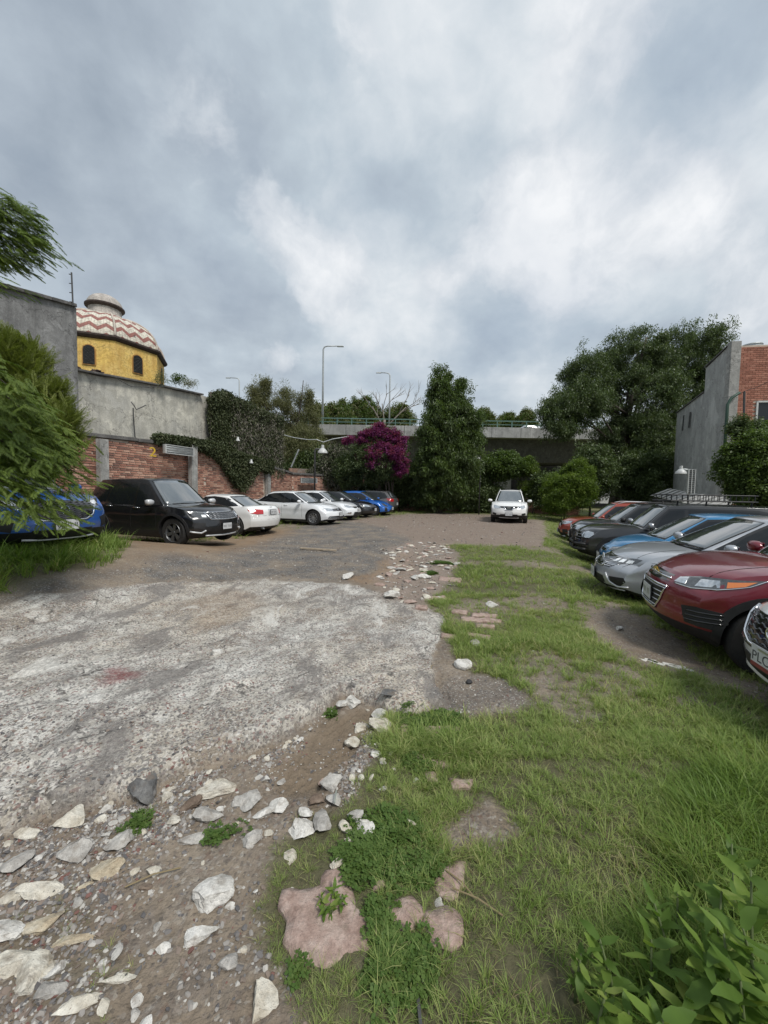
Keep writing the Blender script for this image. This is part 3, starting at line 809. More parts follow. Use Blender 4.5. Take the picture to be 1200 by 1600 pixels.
def leafy(name, stops, rough=.55, trans=.35, noise_scale=3.0, spec=.35):
    """leaf material: colours picked per leaf (attribute v) with light passing through"""
    m = bpy.data.materials.new(name)
    m.use_nodes = True
    n = NT(m.node_tree)
    out = n.add('OutputMaterial'); b = n.add('BsdfPrincipled')
    v = n.add('Attribute', attribute_name='v', attribute_type='GEOMETRY').outputs['Fac']
    info = n.add('ObjectInfo').outputs['Random']
    geo = n.add('NewGeometry')
    ns = n.noise(geo.outputs['Position'], noise_scale, 3, .6)
    f = n.math('ADD', n.math('MULTIPLY', v, .65), n.math('MULTIPLY', n.math('SUBTRACT', ns, .5), .9))
    f = n.math('ADD', f, .175)
    c = n.ramp(f, stops)
    n.link(c, b.inputs['Base Color'])
    b.inputs['Roughness'].default_value = rough
    b.inputs['Specular IOR Level'].default_value = spec * .6
    t = n.add('BsdfTranslucent'); n.link(n.mix(1.0, c, (1.3, 1.45, .6), 'MULTIPLY'), t.inputs['Color'])
    mx = n.add('MixShader', {0: trans}); n.link(b.outputs[0], mx.inputs[1]); n.link(t.outputs[0], mx.inputs[2])
    n.link(mx.outputs[0], out.inputs[0])
    return m


def set_v(me, vals, dom='FACE'):
    a = me.attributes.new('v', 'FLOAT', dom)
    a.data.foreach_set('value', np.asarray(vals, np.float32))


def grass_tuft(rng, nb, h, spread, width, bend, mat):
    V, F, vv = [], [], []
    for k in range(nb):
        a = rng.uniform(0, 2 * math.pi); r = spread * math.sqrt(rng.random())
        x, y = r * math.cos(a), r * math.sin(a)
        d = a + rng.uniform(-1, 1)
        hh = h * rng.uniform(.45, 1.15); bd = bend * rng.uniform(.3, 1.4) * hh
        w = width * rng.uniform(.6, 1.2)
        px, py = -math.sin(d) * w / 2, math.cos(d) * w / 2
        b = len(V); S = 3; c = rng.random()
        for i in range(S + 1):
            t = i / S
            q = bd * t ** 1.8
            z = hh * (t - .28 * bend * t ** 3)
            ww = (1 - t) ** .7 + .04
            V.append((x + math.cos(d) * q - px * ww, y + math.sin(d) * q - py * ww, z))
            V.append((x + math.cos(d) * q + px * ww, y + math.sin(d) * q + py * ww, z))
        for i in range(S):
            F.append((b + 2 * i, b + 2 * i + 1, b + 2 * i + 3, b + 2 * i + 2)); vv.append(c)
    me = mesh_np('tuft', np.array(V), np.array(F), True)
    set_v(me, vv)
    me.materials.append(mat)
    return me


MG = leafy('grass_blade', [(.0, (.44, .38, .22)), (.15, (.38, .37, .17)), (.35, (.30, .36, .12)), (.7, (.18, .26, .07)), (.9, (.26, .34, .10)), (1.0, (.40, .45, .19))], .5, .3, 2.2)
MGL = leafy('grass_lush', [(.0, (.28, .30, .10)), (.4, (.16, .24, .05)), (.8, (.105, .18, .035)), (1.0, (.24, .31, .08))], .45, .35, 2.0)
MCL = leafy('clover_leaf', [(.0, (.11, .16, .04)), (.5, (.075, .135, .03)), (1.0, (.14, .20, .055))], .5, .3, 6.0)
MDRY = leafy('dry_straw', [(.0, (.30, .24, .14)), (.5, (.22, .17, .095)), (1.0, (.36, .30, .19))], .7, .15, 4.0)


def sample_zone(n, x0, x1, y0, y1, rng, fn, chunk=1.0):
    X = rng.uniform(x0, x1, n); Y = rng.uniform(y0, y1, n)
    z = zones_at(X, Y)
    keep = rng.random(n) < fn(X, Y, z)
    X, Y = X[keep], Y[keep]
    return X, Y, {k: v[keep] for k, v in z.items()}


def clear_of(X, Y, pad):
    """true where no paving stone or big loose stone lies"""
    k = np.ones(X.shape, bool)
    for pl in PAVERS[:4]:
        k &= seg_dist(X, Y, pl) < pad
    for pl in PAVERS[4:]:
        k &= seg_dist(X, Y, pl) < pad + .0
    for s_ in STONES:
        k &= np.hypot((X - s_[0]) / (s_[2] * .5), (Y - s_[1] + .03) / (s_[3] * .5 + .03)) > 1.0
    return k


def make_grass():
    rng = random.Random(5); nr = np.random.default_rng(5)
    var = [grass_tuft(rng, 12, .085, .04, .0062, .9, MG) for _ in range(3)] + [grass_tuft(rng, 12, .17, .035, .0075, 1.1, MG) for _ in range(2)] \
        + [grass_tuft(rng, 14, .20, .045, .008, .9, MGL) for _ in range(2)] + [grass_tuft(rng, 10, .08, .05, .005, 1.3, MDRY)]
    P, Ro, Sc, Id = [], [], [], []

    def put(X, Y, size, ids):
        Z = gz_arr(X, Y)
        P.append(np.stack([X, Y, Z - .004], 1))
        k = len(X)
        Ro.append(np.stack([nr.normal(0, .12, k), nr.normal(0, .12, k), nr.uniform(0, 6.28, k)], 1))
        s = size * nr.uniform(.65, 1.35, k)
        Sc.append(np.stack([s, s, s * nr.uniform(.8, 1.2, k)], 1))
        Id.append(ids)
    # bands from near to far: (count, box, tuft size)
    bands = [(38000, (-2.6, 2.9, .55, 2.6), .38), (72000, (-1.0, 4.6, 2.3, 6.2), .52), (42000, (-7, 9, 5.5, 14), .68), (26000, (-13, 16, 12, 34), 1.0), (7000, (-9, -4, 2, 9), 1.1)]
    for n_, (x0, x1, y0, y1), sz in bands:
        def dens(X, Y, z):
            cl = sstep(.38, .60, fbm(X, Y, 3.4, 4, 71))
            return z['grass'] * (.42 + .58 * cl)
        X, Y, z = sample_zone(n_, x0, x1, y0, y1, nr, dens)
        keep = clear_of(X, Y, .0)
        X, Y = X[keep], Y[keep]
        lush = .15 * sstep(.56, .66, fbm(X, Y, 1.1, 3, 72)) * (X > .2) + 1.4 * sstep(.45, 1.0, X - .95 * (Y - 1.0)) * (Y < 2.2) + .8 * (X < -4.2)
        r = nr.random(len(X))
        ids = np.where(r < .62, nr.integers(0, 3, len(X)), nr.integers(3, 5, len(X)))
        ids = np.where((nr.random(len(X)) < lush * .75), nr.integers(5, 7, len(X)), ids)
        ids = np.where(nr.random(len(X)) < .09, 7, ids)
        hs = sz * (.45 + .85 * fbm(X, Y, 1.7, 3, 73)) * (1 + .75 * np.clip(lush, 0, 1)) * (1 - .35 * (X < .0) * (Y < 2.6))
        put(X, Y, hs, ids)
    scatter('grass', np.concatenate(P), np.concatenate(Ro), np.concatenate(Sc), np.concatenate(Id), var)


def clover(rng):
    V, F, vv = [], [], []
    for k in range(16):
        a = rng.uniform(0, 6.28); r = .045 * math.sqrt(rng.random()); h = rng.uniform(.004, .022)
        x, y = r * math.cos(a), r * math.sin(a); c = rng.random(); a0 = rng.uniform(0, 6.28)
        for j in range(3):
            t = a0 + j * 2.09; R_ = rng.uniform(.005, .008)
            cx, cy = x + R_ * math.cos(t), y + R_ * math.sin(t)
            b = len(V); tl = rng.uniform(-.3, .3)
            for q in range(4):
                tt = t + q * 1.571
                V.append((cx + R_ * math.cos(tt), cy + R_ * math.sin(tt), h + R_ * tl * math.cos(q * 1.571) + .003 * (q % 2)))
            F.append((b, b + 1, b + 2, b + 3)); vv.append(c)
    me = mesh_np('clover', np.array(V), np.array(F)); set_v(me, vv); me.materials.append(MCL)
    return me


def make_clover():
    rng = random.Random(8); nr = np.random.default_rng(8)
    spots = CLOVER
    P = []
    for (x, y, r, n_) in spots:
        a = nr.uniform(0, 6.28, n_); q = r * np.sqrt(nr.random(n_))
        P.append(np.stack([x + q * np.cos(a), y + q * np.sin(a) * .8], 1))
    P = np.concatenate(P)
    P = P[(nr.random(len(P)) < .10 + .55 * sstep(.45, .58, fbm(P[:, 0], P[:, 1], 9, 3, 95))) & clear_of(P[:, 0], P[:, 1], .004)]
    Z = gz_arr(P[:, 0], P[:, 1])
    k = len(P)
    s = nr.uniform(.6, 1.2, k)
    scatter('clover_cover', np.stack([P[:, 0], P[:, 1], Z], 1), np.stack([nr.normal(0, .2, k), nr.normal(0, .2, k), nr.uniform(0, 6.28, k)], 1), np.stack([s, s, s], 1), nr.integers(0, 4, k), [clover(rng) for _ in range(4)])


def stone_mesh(seed, sub=2, flat=.6, cuts=9, rough=.06, mat=None, dims=None):
    """broken stone: an icosphere trimmed by random planes"""
    rng = random.Random(seed)
    bm = bmesh.new()
    bmesh.ops.create_icosphere(bm, subdivisions=sub, radius=1.0)
    planes = []
    for _ in range(cuts):
        d = Vector((rng.gauss(0, 1), rng.gauss(0, 1), rng.gauss(0, .8))).normalized()
        planes.append((d, rng.uniform(.38, .74)))
    for v in bm.verts:
        for d, k in planes:
            q = v.co.dot(d) - k
            if q > 0: v.co -= d * q
        v.co += Vector((rng.gauss(0, 1), rng.gauss(0, 1), rng.gauss(0, 1))) * rough * .35
    if dims:
        xs = [v.co.x for v in bm.verts]; ys = [v.co.y for v in bm.verts]; zs = [v.co.z for v in bm.verts]
        sx, sy, sz = dims[0] / (max(xs) - min(xs)), dims[1] / (max(ys) - min(ys)), dims[2] / (max(zs) - min(zs))
        for v in bm.verts: v.co = Vector((v.co.x * sx, v.co.y * sy, v.co.z * sz))
    else:
        for v in bm.verts: v.co.z *= flat
    me = bpy.data.meshes.new('stone')
    bm.to_mesh(me); bm.free()
    for p in me.polygons: p.use_smooth = True
    me.set_sharp_from_angle(angle=R(28))
    if mat: me.materials.append(mat)
    return me


def rock_mat(name, c1, c2, c3, pits=.5):
    m = bpy.data.materials.new(name)
    m.use_nodes = True
    n = NT(m.node_tree)
    out = n.add('OutputMaterial'); b = n.add('BsdfPrincipled'); n.link(b.outputs[0], out.inputs[0])
    P = n.add('NewGeometry').outputs['Position']
    a = n.noise(P, 13, 6, .65); d = n.noise(P, 55, 5, .65); e = n.noise(P, 210, 3, .6)
    c = n.ramp(a, [(.33, c1), (.5, c2), (.68, c3)])
    c = n.mix(1.0, c, n.math('MULTIPLY_ADD', d, 1.0, .5), 'MULTIPLY')
    c = n.mix(n.ramp(e, [(.60, 0.0), (.68, pits)]), c, (.10, .085, .07))
    # soil cakes in the hollows
    c = n.mix(n.ramp(n.noise(P, 16, 4, .6), [(.55, 0.0), (.68, .55)]), c, (.19, .15, .115))
    n.link(c, b.inputs['Base Color'])
    b.inputs['Roughness'].default_value = .9
    b.inputs['Specular IOR Level'].default_value = .25
    h = n.math('ADD', n.math('MULTIPLY', d, .010), n.math('MULTIPLY', e, .003))
    bp = n.add('Bump', {'Height': h, 'Strength': .9, 'Distance': 1.0}); n.link(bp.outputs[0], b.inputs['Normal'])
    return m


ROCK = {'cream': rock_mat('rock_cream', (.40, .35, .27), (.57, .53, .45), (.68, .65, .57)),
        'grey': rock_mat('rock_grey', (.27, .255, .235), (.42, .40, .37), (.55, .53, .49)),
        'white': rock_mat('rock_white', (.45, .43, .39), (.60, .58, .54), (.72, .70, .66)),
        'dark': rock_mat('rock_dark', (.09, .09, .09), (.15, .148, .145), (.24, .235, .225), .9),
        'tan': rock_mat('rock_tan', (.32, .25, .17), (.47, .40, .29), (.58, .53, .43)),
        'pink': rock_mat('rock_pink', (.25, .17, .14), (.37, .27, .23), (.47, .375, .325), .45),
        'brown': rock_mat('rock_brown', (.10, .075, .055), (.17, .125, .095), (.24, .19, .15))}


def make_pebbles():
    nr = np.random.default_rng(12)
    mats = [principled('pebble_%d' % i, c, .85, noise=(40, .25)) for i, c in enumerate([(.27, .25, .23), (.15, .14, .135), (.44, .42, .385), (.17, .085, .07), (.21, .165, .135), (.10, .095, .095)])]
    var = []
    for i, mt in enumerate(mats):
        for s_ in range(2): var.append(stone_mesh(100 + i * 3 + s_, 1, .65, 5, .1, mt))
    P, S = [], []
    jobs = [(52000, (-2.8, .6, .6, 2.7), .0055, .016, lambda X, Y, z: (1 - z['concrete'] * .72) * (1 - z['track'] * .9) * (1 - sstep(.3, .8, z['grass'])) * (.08 + .92 * sstep(.40, .60, fbm(X, Y, 2.2, 4, 81) + .12 * (X < -.9))) * (1 - .75 * sstep(-.95, -.7, X) * (1 - sstep(1.75, 1.95, Y))) * (1 - sstep(-.05, .2, X))),
            (12000, (-4.5, 1.2, 2.4, 6.5), .006, .015, lambda X, Y, z: (z['concrete'] * .25 + z['gravel'] * .6) * sstep(.45, .65, fbm(X, Y, 1.8, 4, 82))),
            (9000, (-5, 2.2, 5.5, 12.5), .009, .028, lambda X, Y, z: np.clip(z['gravel'] * .4 + z['rubble'], 0, 1)),
            (1200, (.4, 1.3, 2.6, 3.6), .005, .011, lambda X, Y, z: z['patch']),
            (5000, (-3, 10, 11, 27), .015, .045, lambda X, Y, z: z['far'] * .5),
            (1500, (.5, 4.5, 2.2, 7), .006, .016, lambda X, Y, z: (1 - z['grass']) * .5 * (1 - z['concrete']))]
    Id = []
    for n_, (x0, x1, y0, y1), a, b, fn in jobs:
        X, Y, z = sample_zone(n_, x0, x1, y0, y1, nr, fn)
        Z = gz_arr(X, Y)
        s = a + (b - a) * nr.random(len(X)) ** 3
        P.append(np.stack([X, Y, Z + s * .10], 1)); S.append(np.stack([s * nr.uniform(.7, 1.4, len(X)), s, s * .8], 1))
        pr = nr.choice(6, len(X), p=[.36, .18, .16, .05, .15, .10])
        Id.append(pr * 2 + nr.integers(0, 2, len(X)))
    P = np.concatenate(P); S = np.concatenate(S); k = len(P)
    scatter('gravel', P, np.stack([nr.uniform(0, .6, k), nr.uniform(0, .6, k), nr.uniform(0, 6.28, k)], 1), S, np.concatenate(Id), var)


def make_rocks():
    """broken stones lying about, each its own thing"""
    for i, (x, y, w, d, h, tone, rz, label, nm, grp) in enumerate(STONES):
        h = h * 1.35; w = w * 1.08; d = d * 1.12
        me = stone_mesh(300 + i, 3 if w > .07 else 2, mat=ROCK[tone], dims=(w, d, h), cuts=11 + i % 5, rough=.08)
        o = link_mesh(nm, me)
        o.location = (x, y, gz(x, y) + h * (.26 if tone != 'dark' else .02))
        rr = random.Random(i)
        o.rotation_euler = (rr.uniform(-.12, .12), rr.uniform(-.12, .12), R(rz))
        tag(o, label, 'stone' if nm != 'black_block' else 'block', grp)
    # smaller broken stones below the slab edge
    nr = np.random.default_rng(44)
    tones = ['cream', 'white', 'grey', 'cream']
    chips = [stone_mesh(760 + k, 2, .6, 9, .07, ROCK[tones[k % 4]]) for k in range(8)]
    n_ = 0
    for tries in range(4000):
        if n_ >= 150: break
        x, y = nr.uniform(-2.3, .25), nr.uniform(.95, 2.85)
        z = zones_at(np.array([x]), np.array([y]))
        edge = math.exp(-abs(z['cdist'][0] + .12) / .16)
        if z['concrete'][0] > .2 or z['track'][0] > .4 or nr.random() > .18 + .8 * edge: continue
        if not clear_of(np.array([x]), np.array([y]), 0)[0]: continue
        k = int(nr.integers(0, 8)); s = nr.uniform(.011, .027) * (1 + .6 * (nr.random() < .2))
        o = bpy.data.objects.new('stone_chip', chips[k]); COL.objects.link(o)
        o.scale = (s * nr.uniform(1, 1.6), s, s * .9); o.rotation_euler = (nr.normal(0, .3), nr.normal(0, .3), nr.uniform(0, 6.28))
        o.location = (x, y, gz(x, y) + s * .2)
        wh = 'on the gravel at the far left' if x < -1.2 else 'below the middle of the slab edge' if x < -.55 else 'around the tyre-marked soil'
        tag(o, 'small broken %s stone %s' % (tones[k % 4], wh), 'stone', '%s chips %s' % (tones[k % 4], wh))
        n_ += 1
    # the small broken pieces at the washed-out edge of the slab
    nr = np.random.default_rng(33)
    base = [stone_mesh(700 + k, 2, .4, 7, .07, ROCK[t]) for k, t in enumerate(['pink', 'cream', 'white', 'pink', 'grey', 'cream'])]
    n_ = 0
    for tries in range(6000):
        if n_ >= 150: break
        x, y = nr.uniform(-.3, 2.3), nr.uniform(5.3, 12.6)
        z = zones_at(np.array([x]), np.array([y]))
        if nr.random() > z['rubble'][0]: continue
        k = int(nr.integers(0, 6))
        o = bpy.data.objects.new('rubble_piece', base[k]); COL.objects.link(o)
        s = nr.uniform(.03, .085) * (1 + .5 * (nr.random() < .15))
        o.scale = (s * nr.uniform(1, 1.8), s, s * .8)
        o.rotation_euler = (nr.normal(0, .15), nr.normal(0, .15), nr.uniform(0, 6.28))
        o.location = (x, y, gz(x, y) + s * .12)
        tn = ('pinkish', 'cream', 'white', 'pinkish', 'grey', 'cream')[k]
        wh = 'nearest the big slab' if y < 7 else 'halfway up the washed-out strip' if y < 9.5 else 'at the far tip of the washed-out strip'
        tag(o, 'small broken %s stone %s' % (tn, wh), 'rubble', '%s rubble %s' % (tn, wh))
        n_ += 1


def paver(name, pts, mat, th=.035, lift=.012):
    """flat broken paving stone with a rough worn face; pts in world x,y"""
    bm = bmesh.new()
    cx = sum(p[0] for p in pts) / len(pts); cy = sum(p[1] for p in pts) / len(pts)
    ring = []
    n = len(pts)
    rng = random.Random(int(abs(cx * 977 + cy * 331) * 10))
    for i in range(n):
        a, b = pts[i], pts[(i + 1) % n]
        L = math.hypot(b[0] - a[0], b[1] - a[1]); k = max(1, int(L / .03))
        for j in range(k):
            t = j / k; w = .006
            ring.append((a[0] + (b[0] - a[0]) * t + rng.uniform(-w, w), a[1] + (b[1] - a[1]) * t + rng.uniform(-w, w)))
    xs = [p[0] for p in ring]; ys = [p[1] for p in ring]
    pin = [Vector(p) for p in ring]
    g = .03; y = min(ys)
    inner = []
    while y < max(ys):
        x = min(xs)
        while x < max(xs):
            q = Vector((x + rng.uniform(-.006, .006), y + rng.uniform(-.006, .006)))
            if inside(q, ring) and min((q - p).length for p in pin) > g * .5: inner.append(q)
            x += g
        y += g
    vv, ee, ff, *_ = delaunay_2d_cdt(pin + inner, [(i, (i + 1) % len(pin)) for i in range(len(pin))], [], 1, 1e-6)
    X = np.array([v.x for v in vv]); Y = np.array([v.y for v in vv])
    z0 = float(np.mean(gz_arr(X, Y)))
    top = z0 + lift + (fbm(X, Y, 18, 4, 91) - .5) * .022
    ed = np.array([min((v - p).length for p in pin) for v in vv])
    top = top - .008 * (1 - np.clip(ed / .02, 0, 1))
    V = [(x - cx, y - cy, z) for x, y, z in zip(X, Y, top)] + [(x - cx, y - cy, z0 - th) for x, y in zip(X, Y)]
    m_ = len(X)
    F = [tuple(f) for f in ff]
    cnt = {}
    for f in ff:
        for a, b in zip(f, list(f[1:]) + [f[0]]): cnt[(a, b)] = 1
    for (a, b) in cnt:
        if (b, a) not in cnt: F.append((a, a + m_, b + m_, b))
    me = bpy.data.meshes.new(name)
    me.from_pydata(V, [], F)
    for p in me.polygons: p.use_smooth = len(p.vertices) == 3
    o = link_mesh(name, me, GROUND, mat)
    o.location = (cx, cy, 0)
    return o
# ================================================================== CARS
def paint(name, color, rough=0.32, metal=0.0, dirt=0.30):
    m = bpy.data.materials.new(name)
    m.use_nodes = True
    n = NT(m.node_tree)
    out = n.add('OutputMaterial')
    b = n.add('BsdfPrincipled')
    n.link(b.outputs[0], out.inputs[0])
    tc = n.add('TexCoord')
    # road dust gathers low on the body, in streaks of its own shape
    f = n.noise(tc.outputs['Object'], 3.0, 6, 0.65)
    sp = n.noise(tc.outputs['Object'], 60.0, 3, 0.7)
    z = n.add('SeparateXYZ', {0: tc.outputs['Object']}).outputs[2]
    low = n.math('MULTIPLY_ADD', z, -1.3, 1.05, clamp=True)
    dust = n.math('MULTIPLY', n.math('ADD', low, 0.12), n.ramp(n.math('MULTIPLY_ADD', sp, 0.4, n.math('MULTIPLY', f, 0.7)), [(0.38, 0.0), (0.72, 1.0)]))
    dust = n.math('MULTIPLY', dust, dirt, clamp=True)
    c = n.mix(dust, color, (0.20, 0.17, 0.13))
    n.link(c, b.inputs['Base Color'])
    b.inputs['Metallic'].default_value = metal
    n.link(n.math('MULTIPLY_ADD', dust, 0.5, rough), b.inputs['Roughness'])
    b.inputs['Coat Weight'].default_value = 1.0
    n.link(n.math('MULTIPLY_ADD', dust, 0.6, 0.03), b.inputs['Coat Roughness'])
    return m


M = {}
M['glass'] = principled('car_glass', (0.010, 0.012, 0.014), 0.03, spec=0.55)
M['windscreen'] = principled('windscreen_glass', (0.05, 0.06, 0.063), 0.03, spec=1.0, coat=1.0, coat_rough=0.02)
M['windscreen'].node_tree.nodes['Principled BSDF'].inputs['IOR'].default_value = 2.1
M['black_gloss'] = principled('black_gloss', (0.012, 0.012, 0.013), 0.15, coat=0.5)
M['black_plastic'] = principled('black_plastic', (0.013, 0.013, 0.014), 0.55, noise=(14, 0.25), bump=(300, 0.2, 0.001))
M['dark_inner'] = principled('dark_inner', (0.008, 0.008, 0.009), 0.8)
M['rubber'] = principled('rubber', (0.018, 0.0175, 0.017), 0.85, noise=(9, 0.4), bump=(120, 0.5, 0.003))
M['chrome'] = principled('chrome', (0.75, 0.76, 0.78), 0.14, metal=1.0)
M['satin'] = principled('satin_metal', (0.45, 0.46, 0.48), 0.35, metal=0.9, noise=(20, 0.1))
M['alloy'] = principled('alloy', (0.42, 0.43, 0.45), 0.35, metal=0.8, noise=(12, 0.2))
M['alloy_dark'] = principled('alloy_dark', (0.13, 0.135, 0.14), 0.4, metal=0.7, noise=(12, 0.2))
M['lamp_clear'] = principled('lamp_clear', (0.50, 0.53, 0.56), 0.12, metal=0.6, coat=1.0, noise=(30, 0.35))
M['lamp_dark'] = principled('lamp_dark', (0.07, 0.075, 0.08), 0.12, coat=1.0, noise=(30, 0.4))
M['lamp_white'] = principled('lamp_white', (0.85, 0.88, 0.9), 0.12, coat=1.0)
M['lamp_red'] = principled('lamp_red', (0.45, 0.015, 0.02), 0.12, coat=1.0)
M['lamp_amber'] = principled('lamp_amber', (0.75, 0.22, 0.05), 0.15, coat=1.0)
M['plate'] = principled('plate_white', (0.55, 0.56, 0.57), 0.45, noise=(25, 0.15))
M['plate_ink'] = principled('plate_ink', (0.06, 0.06, 0.07), 0.5)
M['gold'] = principled('badge_gold', (0.75, 0.52, 0.15), 0.25, metal=0.9)
M['silver_trim'] = principled('silver_trim', (0.55, 0.56, 0.57), 0.4, metal=0.3, coat=0.3)
M['seam'] = principled('seam', (0.01, 0.01, 0.01), 0.9)


def lerp(a, b, t): return a + (b - a) * t


def tab(pts, x):
    if x <= pts[0][0]: return pts[0][1]
    for (a, fa), (b, fb) in zip(pts, pts[1:]):
        if x <= b: return fa + (fb - fa) * (x - a) / (b - a)
    return pts[-1][1]


def stab(pts, x):
    """smooth table (Catmull-Rom on uneven knots)"""
    n = len(pts)
    if x <= pts[0][0]: return pts[0][1]
    if x >= pts[-1][0]: return pts[-1][1]
    for i in range(n - 1):
        if x <= pts[i + 1][0]:
            x0, y0 = pts[i]; x1, y1 = pts[i + 1]
            m0 = (y1 - pts[i - 1][1]) / (x1 - pts[i - 1][0]) if i > 0 else (y1 - y0) / (x1 - x0)
            m1 = (pts[i + 2][1] - y0) / (pts[i + 2][0] - x0) if i < n - 2 else (y1 - y0) / (x1 - x0)
            h = x1 - x0; t = (x - x0) / h
            return (2*t**3 - 3*t**2 + 1) * y0 + (t**3 - 2*t**2 + t) * h * m0 + (-2*t**3 + 3*t**2) * y1 + (t**3 - t**2) * h * m1


def shell(us, vs, ws, f):
    """surface of a box grid pushed through f(u,v,w)"""
    idx, verts, faces, tags = {}, [], [], []
    nu, nv, nw = len(us) - 1, len(vs) - 1, len(ws) - 1

    def vid(i, j, k):
        key = (i, j, k)
        if key not in idx:
            idx[key] = len(verts)
            verts.append(f(us[i], vs[j], ws[k]))
        return idx[key]
    for i in range(nu):
        for j in range(nv):
            faces.append((vid(i, j, 0), vid(i, j+1, 0), vid(i+1, j+1, 0), vid(i+1, j, 0))); tags.append(0)
            faces.append((vid(i, j, nw), vid(i+1, j, nw), vid(i+1, j+1, nw), vid(i, j+1, nw))); tags.append(nw)
        for k in range(nw):
            faces.append((vid(i, 0, k), vid(i+1, 0, k), vid(i+1, 0, k+1), vid(i, 0, k+1))); tags.append(k)
            faces.append((vid(i, nv, k), vid(i, nv, k+1), vid(i+1, nv, k+1), vid(i+1, nv, k))); tags.append(k)
    for j in range(nv):
        for k in range(nw):
            faces.append((vid(0, j, k), vid(0, j, k+1), vid(0, j+1, k+1), vid(0, j+1, k))); tags.append(k)
            faces.append((vid(nu, j, k), vid(nu, j+1, k), vid(nu, j+1, k+1), vid(nu, j, k+1))); tags.append(k)
    return verts, faces, tags


